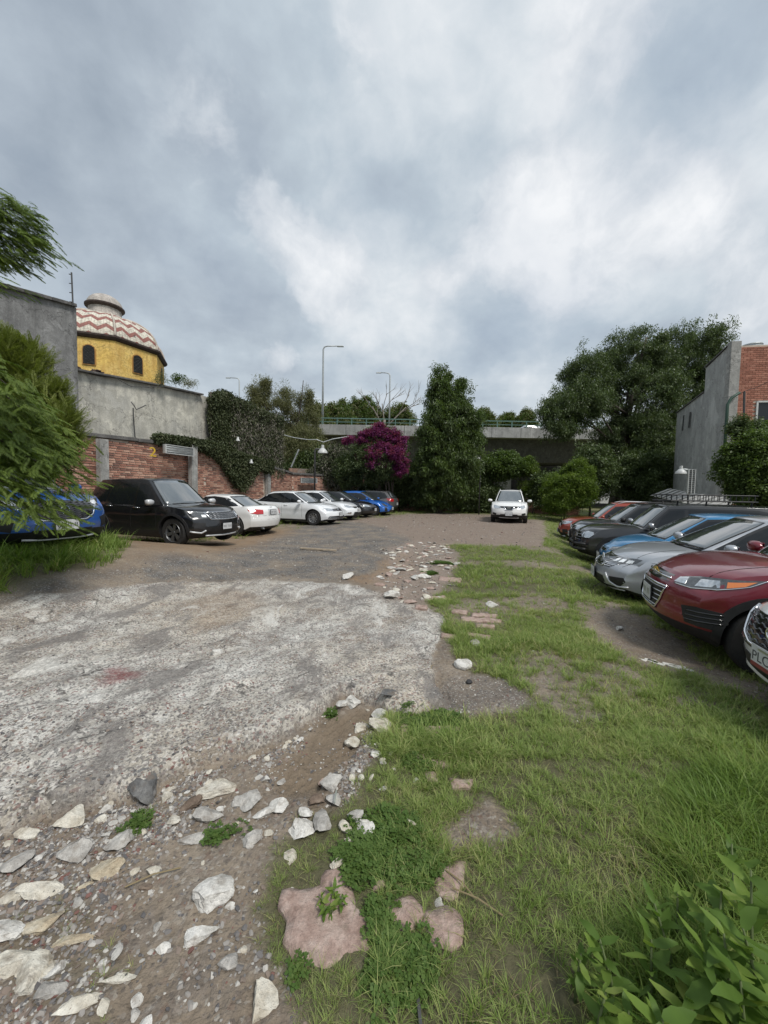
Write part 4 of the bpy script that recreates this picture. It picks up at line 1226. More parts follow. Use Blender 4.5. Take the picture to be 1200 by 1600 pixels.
class Car:
    D = dict(L=4.35, W=1.80, H=1.62, R=0.34, fa=0.83, wb=2.62, bot=0.20, clad=0.30, cladding=True, flare=0.02,
             top=[(-2.2, 0.98), (-2.0, 1.00), (-1.2, 1.00), (0.4, 1.00), (1.05, 1.02), (1.6, .98), (2.0, .93), (2.2, .88)],
             nose=[(0, .10), (.15, .04), (.35, .0), (.6, .02), (.85, .07), (1, .16)],
             tail=[(0, .10), (.15, .04), (.35, .0), (.6, .02), (.85, .05), (1, .09)],
             side=[(0, .93), (.12, .965), (.3, .985), (.55, .985), (.74, 1.0), (.86, .985), (1, .95)],
             curve=.26, rcurve=.16, drop=.05,
             gx=(1.15, .38, -1.55, -2.02), gy=(.80, .60), gz=.93,
             roof=[(-2.0, -.05), (-1.5, -.03), (-.8, -.004), (0, 0), (.45, -.03)],
             wcurve=.16, rwcurve=.10)

    def __init__(self, name, label, cat, group, color, pos, heading, **kw):
        self.p = dict(Car.D); self.p.update(kw)
        self.mat = color
        self.root = empty(name, pos, heading)
        tag(self.root, label, cat, group)
        self.build_body()

    # --- surfaces
    def fb(self, u, v, w):
        p = self.p
        hl = p['L'] / 2
        x0 = u * hl
        av = abs(v)
        zt = stab(p['top'], x0) - p['drop'] * av ** 3
        ends = max(0.0, (abs(u) - .86) / .14)
        zb = p['bot'] + .06 * ends * (1 if u > 0 else 1.6)
        z = zb + w * (zt - zb)
        x = x0
        if u > 0:
            x -= stab(p['nose'], w) * min(1.0, max(0.0, (u - .6) / .4)) ** 1.5
            x -= p['curve'] * av ** 2.6 * max(0.0, (u - .55) / .45) ** 1.6
        else:
            x += stab(p['tail'], w) * min(1.0, max(0.0, (-u - .6) / .4)) ** 1.5
            x += p['rcurve'] * av ** 2.6 * max(0.0, (-u - .55) / .45) ** 1.6
        hw = p['W'] / 2 * stab(p['side'], w)
        tp = max(0.0, (abs(u) - .55) / .45)
        hw *= 1 - (.115 if u > 0 else .085) * tp ** 2.4
        for cx in self.axles():
            r = math.hypot(x - cx, z - p['R'])
            if r < p['R'] + .2:
                hw += p['flare'] * (1 - max(0, r - p['R']) / .2)
        return (x, v * hw, z)

    def axles(self):
        p = self.p
        f = p['L'] / 2 - p['fa']
        return (f, f - p['wb'])

    def fg(self, u, v, w, off=0.0):
        p = self.p
        wb_, rf, rr, rb = p['gx']
        ws = w ** 0.94
        xf = lerp(wb_, rf, ws) + .035 * math.sin(math.pi * w)
        xr = lerp(rb, rr, w) - p.get('rbulge', .03) * math.sin(math.pi * w)
        av = abs(v)
        a = (u + 1) / 2
        x = lerp(xr, xf, a)
        x -= p['wcurve'] * av ** 2.2 * max(0, u) ** 2 * (1 - .35 * w)
        x += p['rwcurve'] * av ** 2.2 * max(0, -u) ** 2
        hw = lerp(p['gy'][0], p['gy'][1], w) + .02 * math.sin(math.pi * w)
        hw *= 1 - .07 * max(0, (abs(u) - .4) / .6) ** 2
        zr = p['H'] + stab(p['roof'], min(max(x, p['roof'][0][0]), p['roof'][-1][0])) - .035 * av ** 3 - .015 * av ** 2
        z = p['gz'] + w * (zr - p['gz'])
        return (x, v * hw, z)

    def aline(self, z, off=.05):
        """x of the front edge of the side glazing at the height z"""
        w = min(1, max(0, (z - self.p['gz']) / (self.p['H'] - .05 - self.p['gz'])))
        return self.fg(1, 1, w)[0] - off

    def cline(self, z, off=.05):
        w = min(1, max(0, (z - self.p['gz']) / (self.p['H'] - .08 - self.p['gz'])))
        return self.fg(-1, 1, w)[0] + off

    def build_body(self):
        p = self.p
        us = [-1, -.992, -.975, -.94] + [round(-.9 + 1.8 * i / 44, 4) for i in range(45)] + [.94, .975, .992, 1]
        vs = [-1, -.985, -.95, -.88, -.78, -.65, -.5, -.33, -.16, 0, .16, .33, .5, .65, .78, .88, .95, .985, 1]
        ws = [0, .03, .08, p['clad'] * .5 + .04, p['clad'], .36, .45, .53, .61, .68, .74, .8, .86, .92, .965, .99, 1]
        ws = sorted(set(ws))
        kc = ws.index(p['clad'])
        V, F, T = shell(us, vs, ws, self.fb)
        gus = [-1, -.985, -.95, -.9] + [round(-.82 + 1.64 * i / 18, 4) for i in range(19)] + [.9, .95, .985, 1]
        gvs = [-1, -.985, -.95, -.88, -.75, -.6, -.4, -.2, 0, .2, .4, .6, .75, .88, .95, .985, 1]
        gws = [0, .12, .25, .38, .5, .62, .74, .84, .92, .97, .99, 1]
        GV, GF, GT = shell(gus, gvs, gws, self.fg)
        self.bvh = BVHTree.FromPolygons([Vector(v) for v in V] + [Vector(v) for v in GV], [tuple(f) for f in F] + [tuple(i + len(V) for i in f) for f in GF])
        # lower body with wheel housings cut out
        me = bpy.data.meshes.new('body')
        me.from_pydata(V, [], F)
        me.materials.append(self.mat); me.materials.append(M['black_plastic']); me.materials.append(M['dark_inner'])
        for poly, t in zip(me.polygons, T):
            poly.material_index = 1 if (t < kc and p['cladding']) else 0
            poly.use_smooth = True
        tmp = bpy.data.objects.new('tmp_body', me)
        COL.objects.link(tmp)
        cut = MB()
        ra = p['R'] + p.get('arch', .055)
        for cx in self.axles():
            for s in (-1, 1):
                m = Matrix.Translation((cx, s * (p['W'] / 2 - .30 + .4), p['R'] + .01)) @ Matrix.Rotation(R(90), 4, 'X')
                cut.lathe([(1e-3, -.4), (ra, -.4), (ra, .4), (1e-3, .4)], 40, m)
        cme = bpy.data.meshes.new('cut')
        cme.from_pydata(cut.v, [], cut.f)
        bm = bmesh.new(); bm.from_mesh(cme)
        bmesh.ops.remove_doubles(bm, verts=bm.verts, dist=2e-3)
        bmesh.ops.recalc_face_normals(bm, faces=bm.faces); bm.to_mesh(cme); bm.free()
        cme.materials.append(M['dark_inner'])
        cob = bpy.data.objects.new('tmp_cut', cme); COL.objects.link(cob)
        md = tmp.modifiers.new('b', 'BOOLEAN')
        md.operation = 'DIFFERENCE'; md.object = cob; md.solver = 'EXACT'; md.material_mode = 'TRANSFER'
        dg = bpy.context.evaluated_depsgraph_get()
        res = bpy.data.meshes.new_from_object(tmp.evaluated_get(dg))
        bpy.data.objects.remove(tmp); bpy.data.objects.remove(cob)
        inner = [i for i, m_ in enumerate(res.materials) if m_ and m_.name == 'dark_inner']
        clads = [i for i, m_ in enumerate(res.materials) if m_ and m_.name == 'black_plastic']
        groups = {'body': (self.mat, []), 'lower_cladding': (M['black_plastic'], []), 'wheel_housing': (M['dark_inner'], [])}
        for poly in res.polygons:
            k = 'wheel_housing' if poly.material_index in inner else ('lower_cladding' if poly.material_index in clads else 'body')
            groups[k][1].append(tuple(poly.vertices))
        co = [tuple(v.co) for v in res.vertices]
        parts = []
        for nm, (mt, fl) in groups.items():
            if nm != 'wheel_housing':
                parts.append((nm, mt, fl)); continue
            mid = sum(self.axles()) / 2
            for sx in (0, 1):
                for sy in (0, 1):
                    parts.append((nm, mt, [f for f in fl if (res.vertices[f[0]].co.x > mid) == bool(sx) and (res.vertices[f[0]].co.y > 0) == bool(sy)]))
        for nm, mt, fl in parts:
            if not fl: continue
            used = sorted({i for f in fl for i in f}); mp = {a: b for b, a in enumerate(used)}
            me2 = bpy.data.meshes.new(nm)
            me2.from_pydata([co[i] for i in used], [], [tuple(mp[i] for i in f) for f in fl])
            for q in me2.polygons: q.use_smooth = True
            me2.set_sharp_from_angle(angle=R(50))
            link_mesh(nm, me2, self.root, mt)
        bpy.data.meshes.remove(res)
        # cabin
        me = bpy.data.meshes.new('roof')
        me.from_pydata(GV, [], GF)
        for q in me.polygons: q.use_smooth = True
        self.cabin = link_mesh('roof', me, self.root, p.get('roof_mat', self.mat))
        for cx in self.axles():
            for s in (-1, 1): self.wheel(cx, s)

    # --- patches that follow the body
    def _patch(self, name, poly, cast, mat, th=.004, res=.05, parent=None, sink=.01):
        """poly: 2D outline; cast(a,b)->(point, outward) or None"""
        pts = []
        n = len(poly)
        for i in range(n):
            a, b = Vector(poly[i]), Vector(poly[(i + 1) % n])
            k = max(1, int((b - a).length / res))
            for j in range(k): pts.append(a.lerp(b, j / k))
        nb = len(pts)
        xs = [q.x for q in pts]; ys = [q.y for q in pts]
        inner = []
        y = min(ys) + res * .5
        while y < max(ys):
            x = min(xs) + res * .5
            while x < max(xs):
                q = Vector((x, y))
                if inside(q, pts) and min((q - b).length for b in pts) > res * .45: inner.append(q)
                x += res
            y += res
        allp = pts + inner
        try:
            vv, ee, ff, *_ = delaunay_2d_cdt(allp, [(i, (i + 1) % nb) for i in range(nb)], [], 1, 1e-6)
        except Exception:
            return None
        P, Nn = [], []
        for q in vv:
            c = cast(q.x, q.y)
            P.append(c)
        P2 = [c for c in P]
        good = [c is not None for c in P2]
        ff = [f for f in ff if all(good[i] for i in f)]
        if not ff: return None
        verts, faces = [], []
        top, low = {}, {}
        for f in ff:
            for i in f:
                if i not in top:
                    pt, o = P2[i]
                    top[i] = len(verts); verts.append(tuple(pt + o * th))
                    low[i] = len(verts); verts.append(tuple(pt - o * sink))
        edges = {}
        for f in ff:
            faces.append(tuple(top[i] for i in f))
            for a, b in zip(f, f[1:] + f[:1] if isinstance(f, list) else tuple(f[1:]) + tuple(f[:1])):
                edges[(a, b)] = 1
        for (a, b) in list(edges):
            if (b, a) not in edges:
                faces.append((top[a], low[a], low[b], top[b]))
        me = bpy.data.meshes.new(name)
        me.from_pydata(verts, [], faces)
        for q in me.polygons: q.use_smooth = len(q.vertices) == 3
        me.set_sharp_from_angle(angle=R(45))
        return link_mesh(name, me, parent or self.root, mat)

    def side(self, name, poly, mat, th=.004, both=True, parent=None, res=.06, s=None):
        out = []
        for sg in ((-1, 1) if s is None else (s,)):
            def cast(x, z):
                h, nn, _, _ = self.bvh.ray_cast(Vector((x, sg * 2.0, z)), Vector((0, -sg, 0)))
                return None if h is None else (h, Vector((0, sg, 0)))
            out.append(self._patch(name, poly, cast, mat, th, res, parent))
        return out

    def front(self, name, poly, mat, th=.005, mirror=True, parent=None, res=.05, sgn=1, sink=.012):
        """poly in (y,z) seen square on; sgn=-1 works on the tail"""
        out = []
        for mr in ((1, -1) if mirror else (1,)):
            pl = [(mr * a, b) for a, b in poly]
            if mr < 0: pl = pl[::-1]

            def cast(y, z):
                h, nn, _, _ = self.bvh.ray_cast(Vector((sgn * 4.0, y, z)), Vector((-sgn, 0, 0)))
                return None if h is None else (h, Vector((sgn, 0, 0)))
            out.append(self._patch(name, pl, cast, mat, th, res, parent, sink))
        return out

    def wrap(self, name, poly, mat, th=.005, mirror=True, parent=None, sgn=1, back=.95, sink=.012, res=3.0):
        """poly in (degrees round the corner, z in m); rays leave an upright axis behind the nose"""
        out = []
        xc = sgn * (self.p['L'] / 2 - back)
        zs = 50.0
        for mr in ((1, -1) if mirror else (1,)):
            pl = [(mr * a, b * zs) for a, b in poly]
            if mr < 0: pl = pl[::-1]

            def cast(a, z):
                d = Vector((sgn * math.cos(R(a)), math.sin(R(a)), 0))
                h, nn, _, _ = self.bvh.ray_cast(Vector((xc, 0, z / zs)) + d * 3.0, -d)
                return None if h is None else (h, d)
            out.append(self._patch(name, pl, cast, mat, th, res, parent, sink))
        return out

    def top_patch(self, name, poly, mat, th=.004, mirror=False, res=.06):
        def cast(x, y):
            h, nn, _, _ = self.bvh.ray_cast(Vector((x, y, 4)), Vector((0, 0, -1)))
            return None if h is None else (h, Vector((0, 0, 1)))
        for mr in ((1, -1) if mirror else (1,)):
            pl = [(a, mr * b) for a, b in poly]
            if mr < 0: pl = pl[::-1]
            self._patch(name, pl, cast, mat, th, res)

    def pane(self, name, u, v0, v1, w0, w1, mat, th, parent=None, taper=0.0):
        """windscreen / rear window: follows the cabin's front or rear face"""
        nv, nw = 14, 8
        verts, faces = [], []
        for k in range(nw + 1):
            w = lerp(w0, w1, k / nw)
            for j in range(nv + 1):
                v = lerp(v0, v1, j / nv) * (1 - taper * (1 - k / nw) * 0)
                e = 1e-3
                a = Vector(self.fg(u, v, w))
                dv = Vector(self.fg(u, v + e, w)) - a
                dw = Vector(self.fg(u, v, w + e)) - a
                nn = dv.cross(dw) * (1 if u > 0 else -1)
                nn.normalize()
                verts.append(tuple(a + nn * th))
        for k in range(nw):
            for j in range(nv):
                a = k * (nv + 1) + j
                q = (a, a + 1, a + nv + 2, a + nv + 1)
                faces.append(q if u > 0 else q[::-1])
        b = len(verts)
        ring = [j for j in range(nv + 1)] + [k * (nv + 1) + nv for k in range(1, nw + 1)] + [nw * (nv + 1) + j for j in range(nv - 1, -1, -1)] + [k * (nv + 1) for k in range(nw - 1, 0, -1)]
        sgn = 1 if u > 0 else -1
        for i in ring: verts.append((verts[i][0] - sgn * .012, verts[i][1], verts[i][2] - .008))
        for i in range(len(ring)):
            j = (i + 1) % len(ring)
            faces.append((ring[i], b + i, b + j, ring[j]))
        me = bpy.data.meshes.new(name)
        me.from_pydata(verts, [], faces)
        for q in list(me.polygons)[:nv * nw]: q.use_smooth = True
        return link_mesh(name, me, parent or self.root, mat)

    def line(self, pts, mat, rad=.004, name='door_seam', side=None):
        """thin seam laid on the flank: pts in (x,z)"""
        for s in ((-1, 1) if side is None else (side,)):
            q = []
            for (a, b), (c, d) in zip(pts, pts[1:]):
                n = max(2, int(math.hypot(c - a, d - b) / .05))
                for i in range(n + 1):
                    x, z = lerp(a, c, i / n), lerp(b, d, i / n)
                    h, nn, _, _ = self.bvh.ray_cast(Vector((x, s * 2, z)), Vector((0, -s, 0)))
                    if h is not None: q.append(h)
            if len(q) > 2: MB().tube(q, rad, 4).build(name, mat, self.root)

    def wheel(self, cx, s):
        p = self.p
        r = p['R']; w = .205; rr = p.get('rim', .66) * r
        yo = s * (p['W'] / 2 - .015 - w / 2)
        m = Matrix.Translation((cx, yo, r)) @ Matrix.Rotation(R(-90 * s), 4, 'X')   # local +z looks outwards
        tprof = [(rr, -w / 2), (r * .93, -w / 2), (r * .985, -w / 2 + .02), (r, -w / 2 + .05), (r, w / 2 - .05), (r * .985, w / 2 - .02), (r * .93, w / 2), (rr, w / 2 - .012), (rr, -w / 2)]
        t = MB().lathe(tprof, 36, m).build('wheel', M['rubber'], self.root, smooth=True, auto=40)
        rim = MB()
        rim.lathe([(rr, w / 2 - .02), (rr * .96, w / 2 - .004), (rr * .92, w / 2 - .02), (rr * .86, 0.0), (rr * .84, -.06)], 32, m)
        ns = p.get('spokes', 5)
        for k in range(ns):
            a = 2 * math.pi * k / ns + .3
            ca, sa = math.cos(a), math.sin(a)
            b = len(rim.v)
            hw0, hw1 = (.030, .045) if ns <= 6 else (.016, .02)
            for (rad_, hw, z0) in ((.03, hw0, w / 2 - .035), (rr * .93, hw1, w / 2 - .018)):
                for q in (-1, 1):
                    for zz in (z0, z0 - .03):
                        rim.v.append(tuple(m @ Vector((ca * rad_ - sa * q * hw, sa * rad_ + ca * q * hw, zz))))
            for f in ((0, 2, 6, 4), (1, 5, 7, 3), (0, 4, 5, 1), (2, 3, 7, 6), (4, 6, 7, 5)):
                rim.f.append(tuple(b + i for i in f))
        rim.lathe([(1e-3, w / 2 - .02), (.035, w / 2 - .022), (.045, w / 2 - .05)], 16, m)
        rim.build('rim', p.get('rim_mat', M['alloy']), t, smooth=True, auto=35)
        MB().lathe([(1e-3, w / 2 - .085), (rr * .88, w / 2 - .085)], 24, m).build('brake_disc', M['dark_inner'], t)

    def dlo(self, panes, surround, chrome=False):
        """side glazing: one black surround and one pane per window"""
        self.side('window_surround', surround, M['black_gloss'], .003)
        for pl in panes: self.side('window', pl, M['glass'], .006)
        if chrome:
            pass

    def screens(self, front=True, rear=True, fv=.90, rv=.86, fw=(.10, .93), rw=(.2, .9)):
        if front:
            self.pane('windscreen_frame', 1, -fv - .035, fv + .035, fw[0] - .06, fw[1] + .03, M['black_gloss'], .003)
            self.pane('windscreen', 1, -fv, fv, *fw, M['windscreen'], .007)
        if rear:
            self.pane('rear_window_frame', -1, -rv - .03, rv + .03, rw[0] - .03, rw[1] + .03, M['black_gloss'], .003)
            self.pane('rear_window', -1, -rv, rv, *rw, M['windscreen'], .007)

    def mirrors(self, x, z, mat=None, out=.16, base=None):
        y0 = self.p['W'] / 2 - .02
        for s in (-1, 1):
            mb = MB()
            b = 0
            prof = [(0.0, .02), (.03, .07), (.10, .10), (.17, .10), (.21, .075), (.225, .03)]
            n = 14
            for (dy, rr) in prof:
                for k in range(n):
                    t = 2 * math.pi * k / n
                    c, sn = math.cos(t), math.sin(t)
                    mb.v.append((x + (rr * .85) * (abs(c) ** .7) * (1 if c > 0 else -1) * (1.0 if c > 0 else .45), s * (y0 + dy), z + rr * .72 * (abs(sn) ** .7) * (1 if sn > 0 else -1)))
            for i in range(len(prof) - 1):
                for k in range(n):
                    mb.f.append((i * n + k, i * n + (k + 1) % n, (i + 1) * n + (k + 1) % n, (i + 1) * n + k))
            mb.f.append(tuple(range(n))); mb.f.append(tuple((len(prof) - 1) * n + k for k in range(n)))
            o = mb.build('mirror', mat or self.mat, self.root, smooth=True, auto=60)
            MB().box((x - .048, s * (y0 + .12), z), (.008, .17, .11)).build('mirror_glass', M['chrome'], o)

    def handles(self, spots, mat=None):
        for (x, z) in spots:
            for s in (-1, 1):
                h, nn, _, _ = self.bvh.ray_cast(Vector((x, s * 2, z)), Vector((0, -s, 0)))
                if h is None: continue
                mb = MB()
                mb.tube([(x - .09, h.y, z), (x - .07, h.y + s * .03, z), (x + .07, h.y + s * .03, z), (x + .09, h.y, z)], .013, 8)
                mb.build('door_handle', mat or self.mat, self.root, smooth=True)

    def arches(self, wdt=.075, mat=None):
        p = self.p
        for cx in self.axles():
            r0 = p['R'] + p.get('arch', .055) - .004
            r1 = r0 + wdt
            for s in (-1, 1):
                verts, faces = [], []
                n = 30
                for i in range(n + 1):
                    a = R(-8 + 196 * i / n)
                    for rr, ex in ((r0, .016), (r1, .012), (r1 + .003, -.02), (r0, -.03)):
                        x, z = cx + rr * math.cos(a), p['R'] + rr * math.sin(a)
                        rs = max(rr, r0 + .012)
                        xs, zs = cx + rs * math.cos(a), p['R'] + rs * math.sin(a)
                        h, nn, _, _ = self.bvh.ray_cast(Vector((xs, s * 2, zs)), Vector((0, -s, 0)))
                        y = (abs(h.y) if h is not None and abs(h.y) > p['W'] * .38 else p['W'] / 2 * .95)
                        verts.append((x, s * (y + ex), z))
                for i in range(n):
                    for k in range(4):
                        faces.append((i * 4 + k, i * 4 + (k + 1) % 4, (i + 1) * 4 + (k + 1) % 4, (i + 1) * 4 + k))
                me = bpy.data.meshes.new('arch_trim')
                me.from_pydata(verts, [], faces)
                bm = bmesh.new(); bm.from_mesh(me); bmesh.ops.recalc_face_normals(bm, faces=bm.faces); bm.to_mesh(me); bm.free()
                for q in me.polygons: q.use_smooth = True
                me.set_sharp_from_angle(angle=R(50))
                link_mesh('arch_trim', me, self.root, mat or M['black_plastic'])

    def plate(self, z, y=0.0, sgn=1, text=None, w=.33, h=.16, tilt=0.0, band=None):
        hit, nn, _, _ = self.bvh.ray_cast(Vector((sgn * 4, y, z)), Vector((-sgn, 0, 0)))
        x = hit.x + sgn * .022
        fr = MB().box((x - sgn * .006, y, z), (.012, w + .02, h + .02)).build('plate_frame', M['black_plastic'], self.root)
        pl = MB().box((x + sgn * .003, y, z), (.006, w, h)).build('number_plate', M['plate'], self.root, bevel=.002)
        if band is not None:
            MB().box((x + sgn * .0075, y, z - h * .39), (.003, w * .96, h * .18)).build('plate_band', band, pl)
            MB().box((x + sgn * .0075, y, z + h * .36), (.003, w * .5, h * .1)).build('plate_band', M['satin'], pl)
        if text:
            text_mesh('plate_lettering', text, h * .62, M['plate_ink'], pl,
                      Matrix.Translation((x + sgn * .0065, y, z - h * .02)) @ Matrix(((0, 0, sgn, 0), (sgn, 0, 0, 0), (0, 1, 0, 0), (0, 0, 0, 1))), width=w * .9)
        else:
            mb = MB()                                    # the worn characters read only as grey strokes
            for k in range(7):
                if k == 3: continue
                mb.box((x + sgn * .0072, y + (k - 3) * w * .13, z), (.002, w * .055, h * .42))
            mb.build('plate_characters', M['satin'], pl)['kind'] = 'stuff'

    def rails(self, mat, h=.05):
        p = self.p
        xr, xf = p['gx'][2] + .15, p['gx'][1] - .12
        for s in (-1, 1):
            pts = []
            n = 12
            for i in range(n + 1):
                x = lerp(xr, xf, i / n)
                y = s * (p['gy'][1] - .07)
                hh, nn, _, _ = self.bvh.ray_cast(Vector((x, y, 4)), Vector((0, 0, -1)))
                lift = h * min(1, 6 * min(i, n - i) / n)
                pts.append((x, y, hh.z + lift))
            MB().tube(pts, .017, 6).build('roof_rail', mat, self.root, smooth=True)

    def wipers(self):
        for y0, y1 in ((-.55, .12), (.1, .68)):
            a = self.pt_screen(y0, .11); b = self.pt_screen(y1, .10)
            MB().tube([a, (a.lerp(b, .5) + Vector((.015, 0, .012))), b], .008, 4).build('wiper', M['black_plastic'], self.root)

    def pt_screen(self, y, w):
        v = y / lerp(self.p['gy'][0], self.p['gy'][1], w)
        q = Vector(self.fg(1, v, w))
        return q + Vector((.02, 0, .015))

    def bar(self, name, pts, mat, rad=.01, sgn=1, mode='front', mirror=False, back=.95, off=.0, parent=None, n=6):
        """trim bar laid on the nose: pts (y,z) or (deg,z) in wrap mode"""
        for mr in ((1, -1) if mirror else (1,)):
            q = []
            for (a, b), (c, d) in zip(pts, pts[1:]):
                k = 6
                for i in range(k + (1 if (c, d) == pts[-1] else 0)):
                    u_, z = lerp(a, c, i / k) * mr, lerp(b, d, i / k)
                    if mode == 'front':
                        o, dr = Vector((sgn * 4, u_, z)), Vector((-sgn, 0, 0))
                    else:
                        dd = Vector((sgn * math.cos(R(u_)), math.sin(R(u_)), 0))
                        o, dr = Vector((sgn * (self.p['L'] / 2 - back), 0, z)) + dd * 3, -dd
                    h, nn, _, _ = self.bvh.ray_cast(o, dr)
                    if h is not None: q.append(h - dr * off)
            if len(q) > 1: MB().tube(q, rad, n).build(name, mat, parent or self.root, smooth=True)

    def badge_ring(self, y, z, r, mat, sgn=1, kind='ring'):
        hit, nn, _, _ = self.bvh.ray_cast(Vector((sgn * 4, y, z)), Vector((-sgn, 0, 0)))
        x = hit.x + sgn * .018
        mb = MB()
        if kind in ('ring', 'vw', 'nissan'):
            mb.tube([(x, y + r * math.cos(t), z + r * math.sin(t)) for t in [2 * math.pi * i / 20 for i in range(21)]], r * .13, 5)
        if kind == 'vw':
            for sg in (-1, 1):
                mb.tube([(x, y + sg * r * .45, z + r * .85), (x, y, z + r * .05)], r * .1, 4)
                mb.tube([(x, y + sg * r * .9, z + r * .3), (x, y + sg * r * .42, z - r * .8), (x, y, z + r * .05)], r * .1, 4)
        if kind == 'nissan':
            mb.box((x, y, z), (.02, r * 2.5, r * .45))
        if kind == 'bowtie':
            w, h = r * 1.35, r * .5
            pl = [(-w, -h * .55), (-w + .01, h * .55), (-w * .35, h * .55), (-w * .3, h), (w * .42, h), (w * .38, h * .55), (w, h * .55), (w - .01, -h * .55), (w * .35, -h * .55), (w * .3, -h), (-w * .42, -h), (-w * .38, -h * .55)]
            mb.poly([(x, y + a, z + b) for a, b in pl], (sgn * .012, 0, 0))
        if kind == 'diamond':
            mb.tube([(x, y, z + r), (x, y + r * .7, z), (x, y, z - r), (x, y - r * .7, z), (x, y, z + r)], r * .16, 4)
        if kind == 'h':
            mb.tube([(x, y + r * 1.2 * math.cos(t), z + r * .8 * math.sin(t)) for t in [2 * math.pi * i / 20 for i in range(21)]], r * .1, 5)
            mb.tube([(x, y - r * .55, z - r * .5), (x, y - r * .35, z + r * .5)], r * .1, 4)
            mb.tube([(x, y + r * .35, z - r * .5), (x, y + r * .55, z + r * .5)], r * .1, 4)
            mb.tube([(x, y - r * .45, z - r * .05), (x, y + r * .45, z + r * .05)], r * .1, 4)
        return mb.build('badge', mat, self.root)

    def mesh_grille(self, name, poly, rows, mat=None, gap=.05):
        """slats or mesh inside a front grille, poly given (y,z)"""
        ys = [a for a, b in poly]; zs = [b for a, b in poly]
        mb = MB()
        z = min(zs) + gap / 2
        P = [Vector(q) for q in poly]
        while z < max(zs):
            run = []
            y = -max(abs(a) for a in ys)
            while y <= max(ys) + .001:
                if inside(Vector((y, z)), P):
                    h, nn, _, _ = self.bvh.ray_cast(Vector((4, y, z)), Vector((-1, 0, 0)))
                    if h is not None: run.append((h.x + .008, h.y, h.z + (.012 * math.sin(y * 60) if rows == 'wave' else 0)))
                else:
                    if len(run) > 1: mb.tube(run, .006, 4)
                    run = []
                y += .025
            if len(run) > 1: mb.tube(run, .006, 4)
            z += gap
        if mb.v: mb.build(name, mat or M['black_gloss'], self.root)


def inside(q, pts):
    c = False
    j = len(pts) - 1
    for i in range(len(pts)):
        a, b = pts[i], pts[j]
        if (a[1] > q[1]) != (b[1] > q[1]) and q[0] < (b[0] - a[0]) * (q[1] - a[1]) / (b[1] - a[1]) + a[0]:
            c = not c
        j = i
    return c


def text_mesh(name, text, size, mat, parent, mtx, width=None, extrude=.0008):
    cu = bpy.data.curves.new('text', 'FONT')
    cu.body = text
    cu.size = size
    cu.align_x = 'CENTER'; cu.align_y = 'CENTER'
    cu.extrude = extrude
    o = bpy.data.objects.new('text', cu)
    COL.objects.link(o)
    dg = bpy.context.evaluated_depsgraph_get()
    me = bpy.data.meshes.new_from_object(o.evaluated_get(dg))
    bpy.data.objects.remove(o)
    xs = [v.co.x for v in me.vertices]
    sx = 1.0 if (width is None or not xs) else min(1.4, width / (max(xs) - min(xs)))
    me.transform(mtx @ Matrix.Diagonal((sx, 1, 1, 1)))
    me.name = name
    return link_mesh(name, me, parent, mat)
# ================================================================== THE FLEET
TURN = dict(maroon=-2, silver=0, white_near=4, rb=0, rack=0, rblack=0, red=0, blue_near=0, black_left=0, coupe=0, sedan=0, silver_left=0, black2=0, bluehatch=0, greyhatch=0)
P_MAROON = paint('paint_maroon', (0.17, 0.007, 0.02), .3, .25, .12)
P_SILVER = paint('paint_silver', (0.42, 0.44, 0.47), .35, .5)
P_WHITE = paint('paint_white', (0.78, 0.78, 0.77), .35)
P_WHITE2 = paint('paint_white_cool', (0.74, 0.76, 0.78), .35)
P_BLACK = paint('paint_black', (0.006, 0.0065, 0.009), .3, 0, .06)
P_DGREY = paint('paint_dark_grey', (0.022, 0.023, 0.026), .35, .2, .15)
P_BLUE = paint('paint_blue', (0.012, 0.10, 0.40), .3, .25)
P_LBLUE = paint('paint_light_blue', (0.02, 0.19, 0.40), .3, .2)
P_MBLUE = paint('paint_mid_blue', (0.01, 0.13, 0.50), .3, .25)
P_RED = paint('paint_orange_red', (0.33, 0.045, 0.02), .3, .2)
P_GREY = paint('paint_grey', (0.13, 0.13, 0.135), .35, .4)

SEDAN = dict(L=4.66, W=1.78, H=1.45, R=.32, fa=.90, wb=2.66, bot=.17, clad=.10, cladding=True, flare=.012, spokes=5,
             top=[(-2.33, .98), (-2.1, 1.03), (-1.75, 1.035), (-1.2, .97), (0.2, .95), (1.2, .93), (1.75, .86), (2.1, .77), (2.33, .68)],
             gx=(1.22, .28, -1.02, -1.85), gy=(.76, .56), gz=.90,
             nose=[(0, .08), (.12, .02), (.3, .0), (.6, .03), (.85, .10), (1, .22)],
             tail=[(0, .10), (.15, .04), (.4, .0), (.7, .02), (.9, .03), (1, .06)],
             roof=[(-1.9, -.12), (-1.3, -.055), (-.6, -.005), (0, 0), (.4, -.04)], curve=.30, rcurve=.22)
SUV = dict(L=4.36, W=1.80, H=1.62, R=.345, fa=.84, wb=2.61, bot=.21, clad=.24,
           top=[(-2.18, 1.02), (-2.0, 1.04), (-1.2, 1.03), (0.4, 1.00), (1.05, 1.04), (1.55, 1.0), (1.95, .95), (2.18, .86)],
           gx=(1.10, .32, -1.62, -2.08), gy=(.80, .60), gz=.95)


def place(s, t_end, L, out=True, turn=0.0, right=False):
    """root position and heading for a car whose lane-side end is at (s, t_end)"""
    # right row noses point to -t; left row noses point to +t; out=False parks tail to the lane
    d = -1 if right else 1
    c = st(s, t_end - d * L / 2)
    ang = math.atan2(PX[1] * d, PX[0] * d) + (0 if out else math.pi) + R(turn)
    return (c.x, c.y, zland(c.x, c.y)), ang


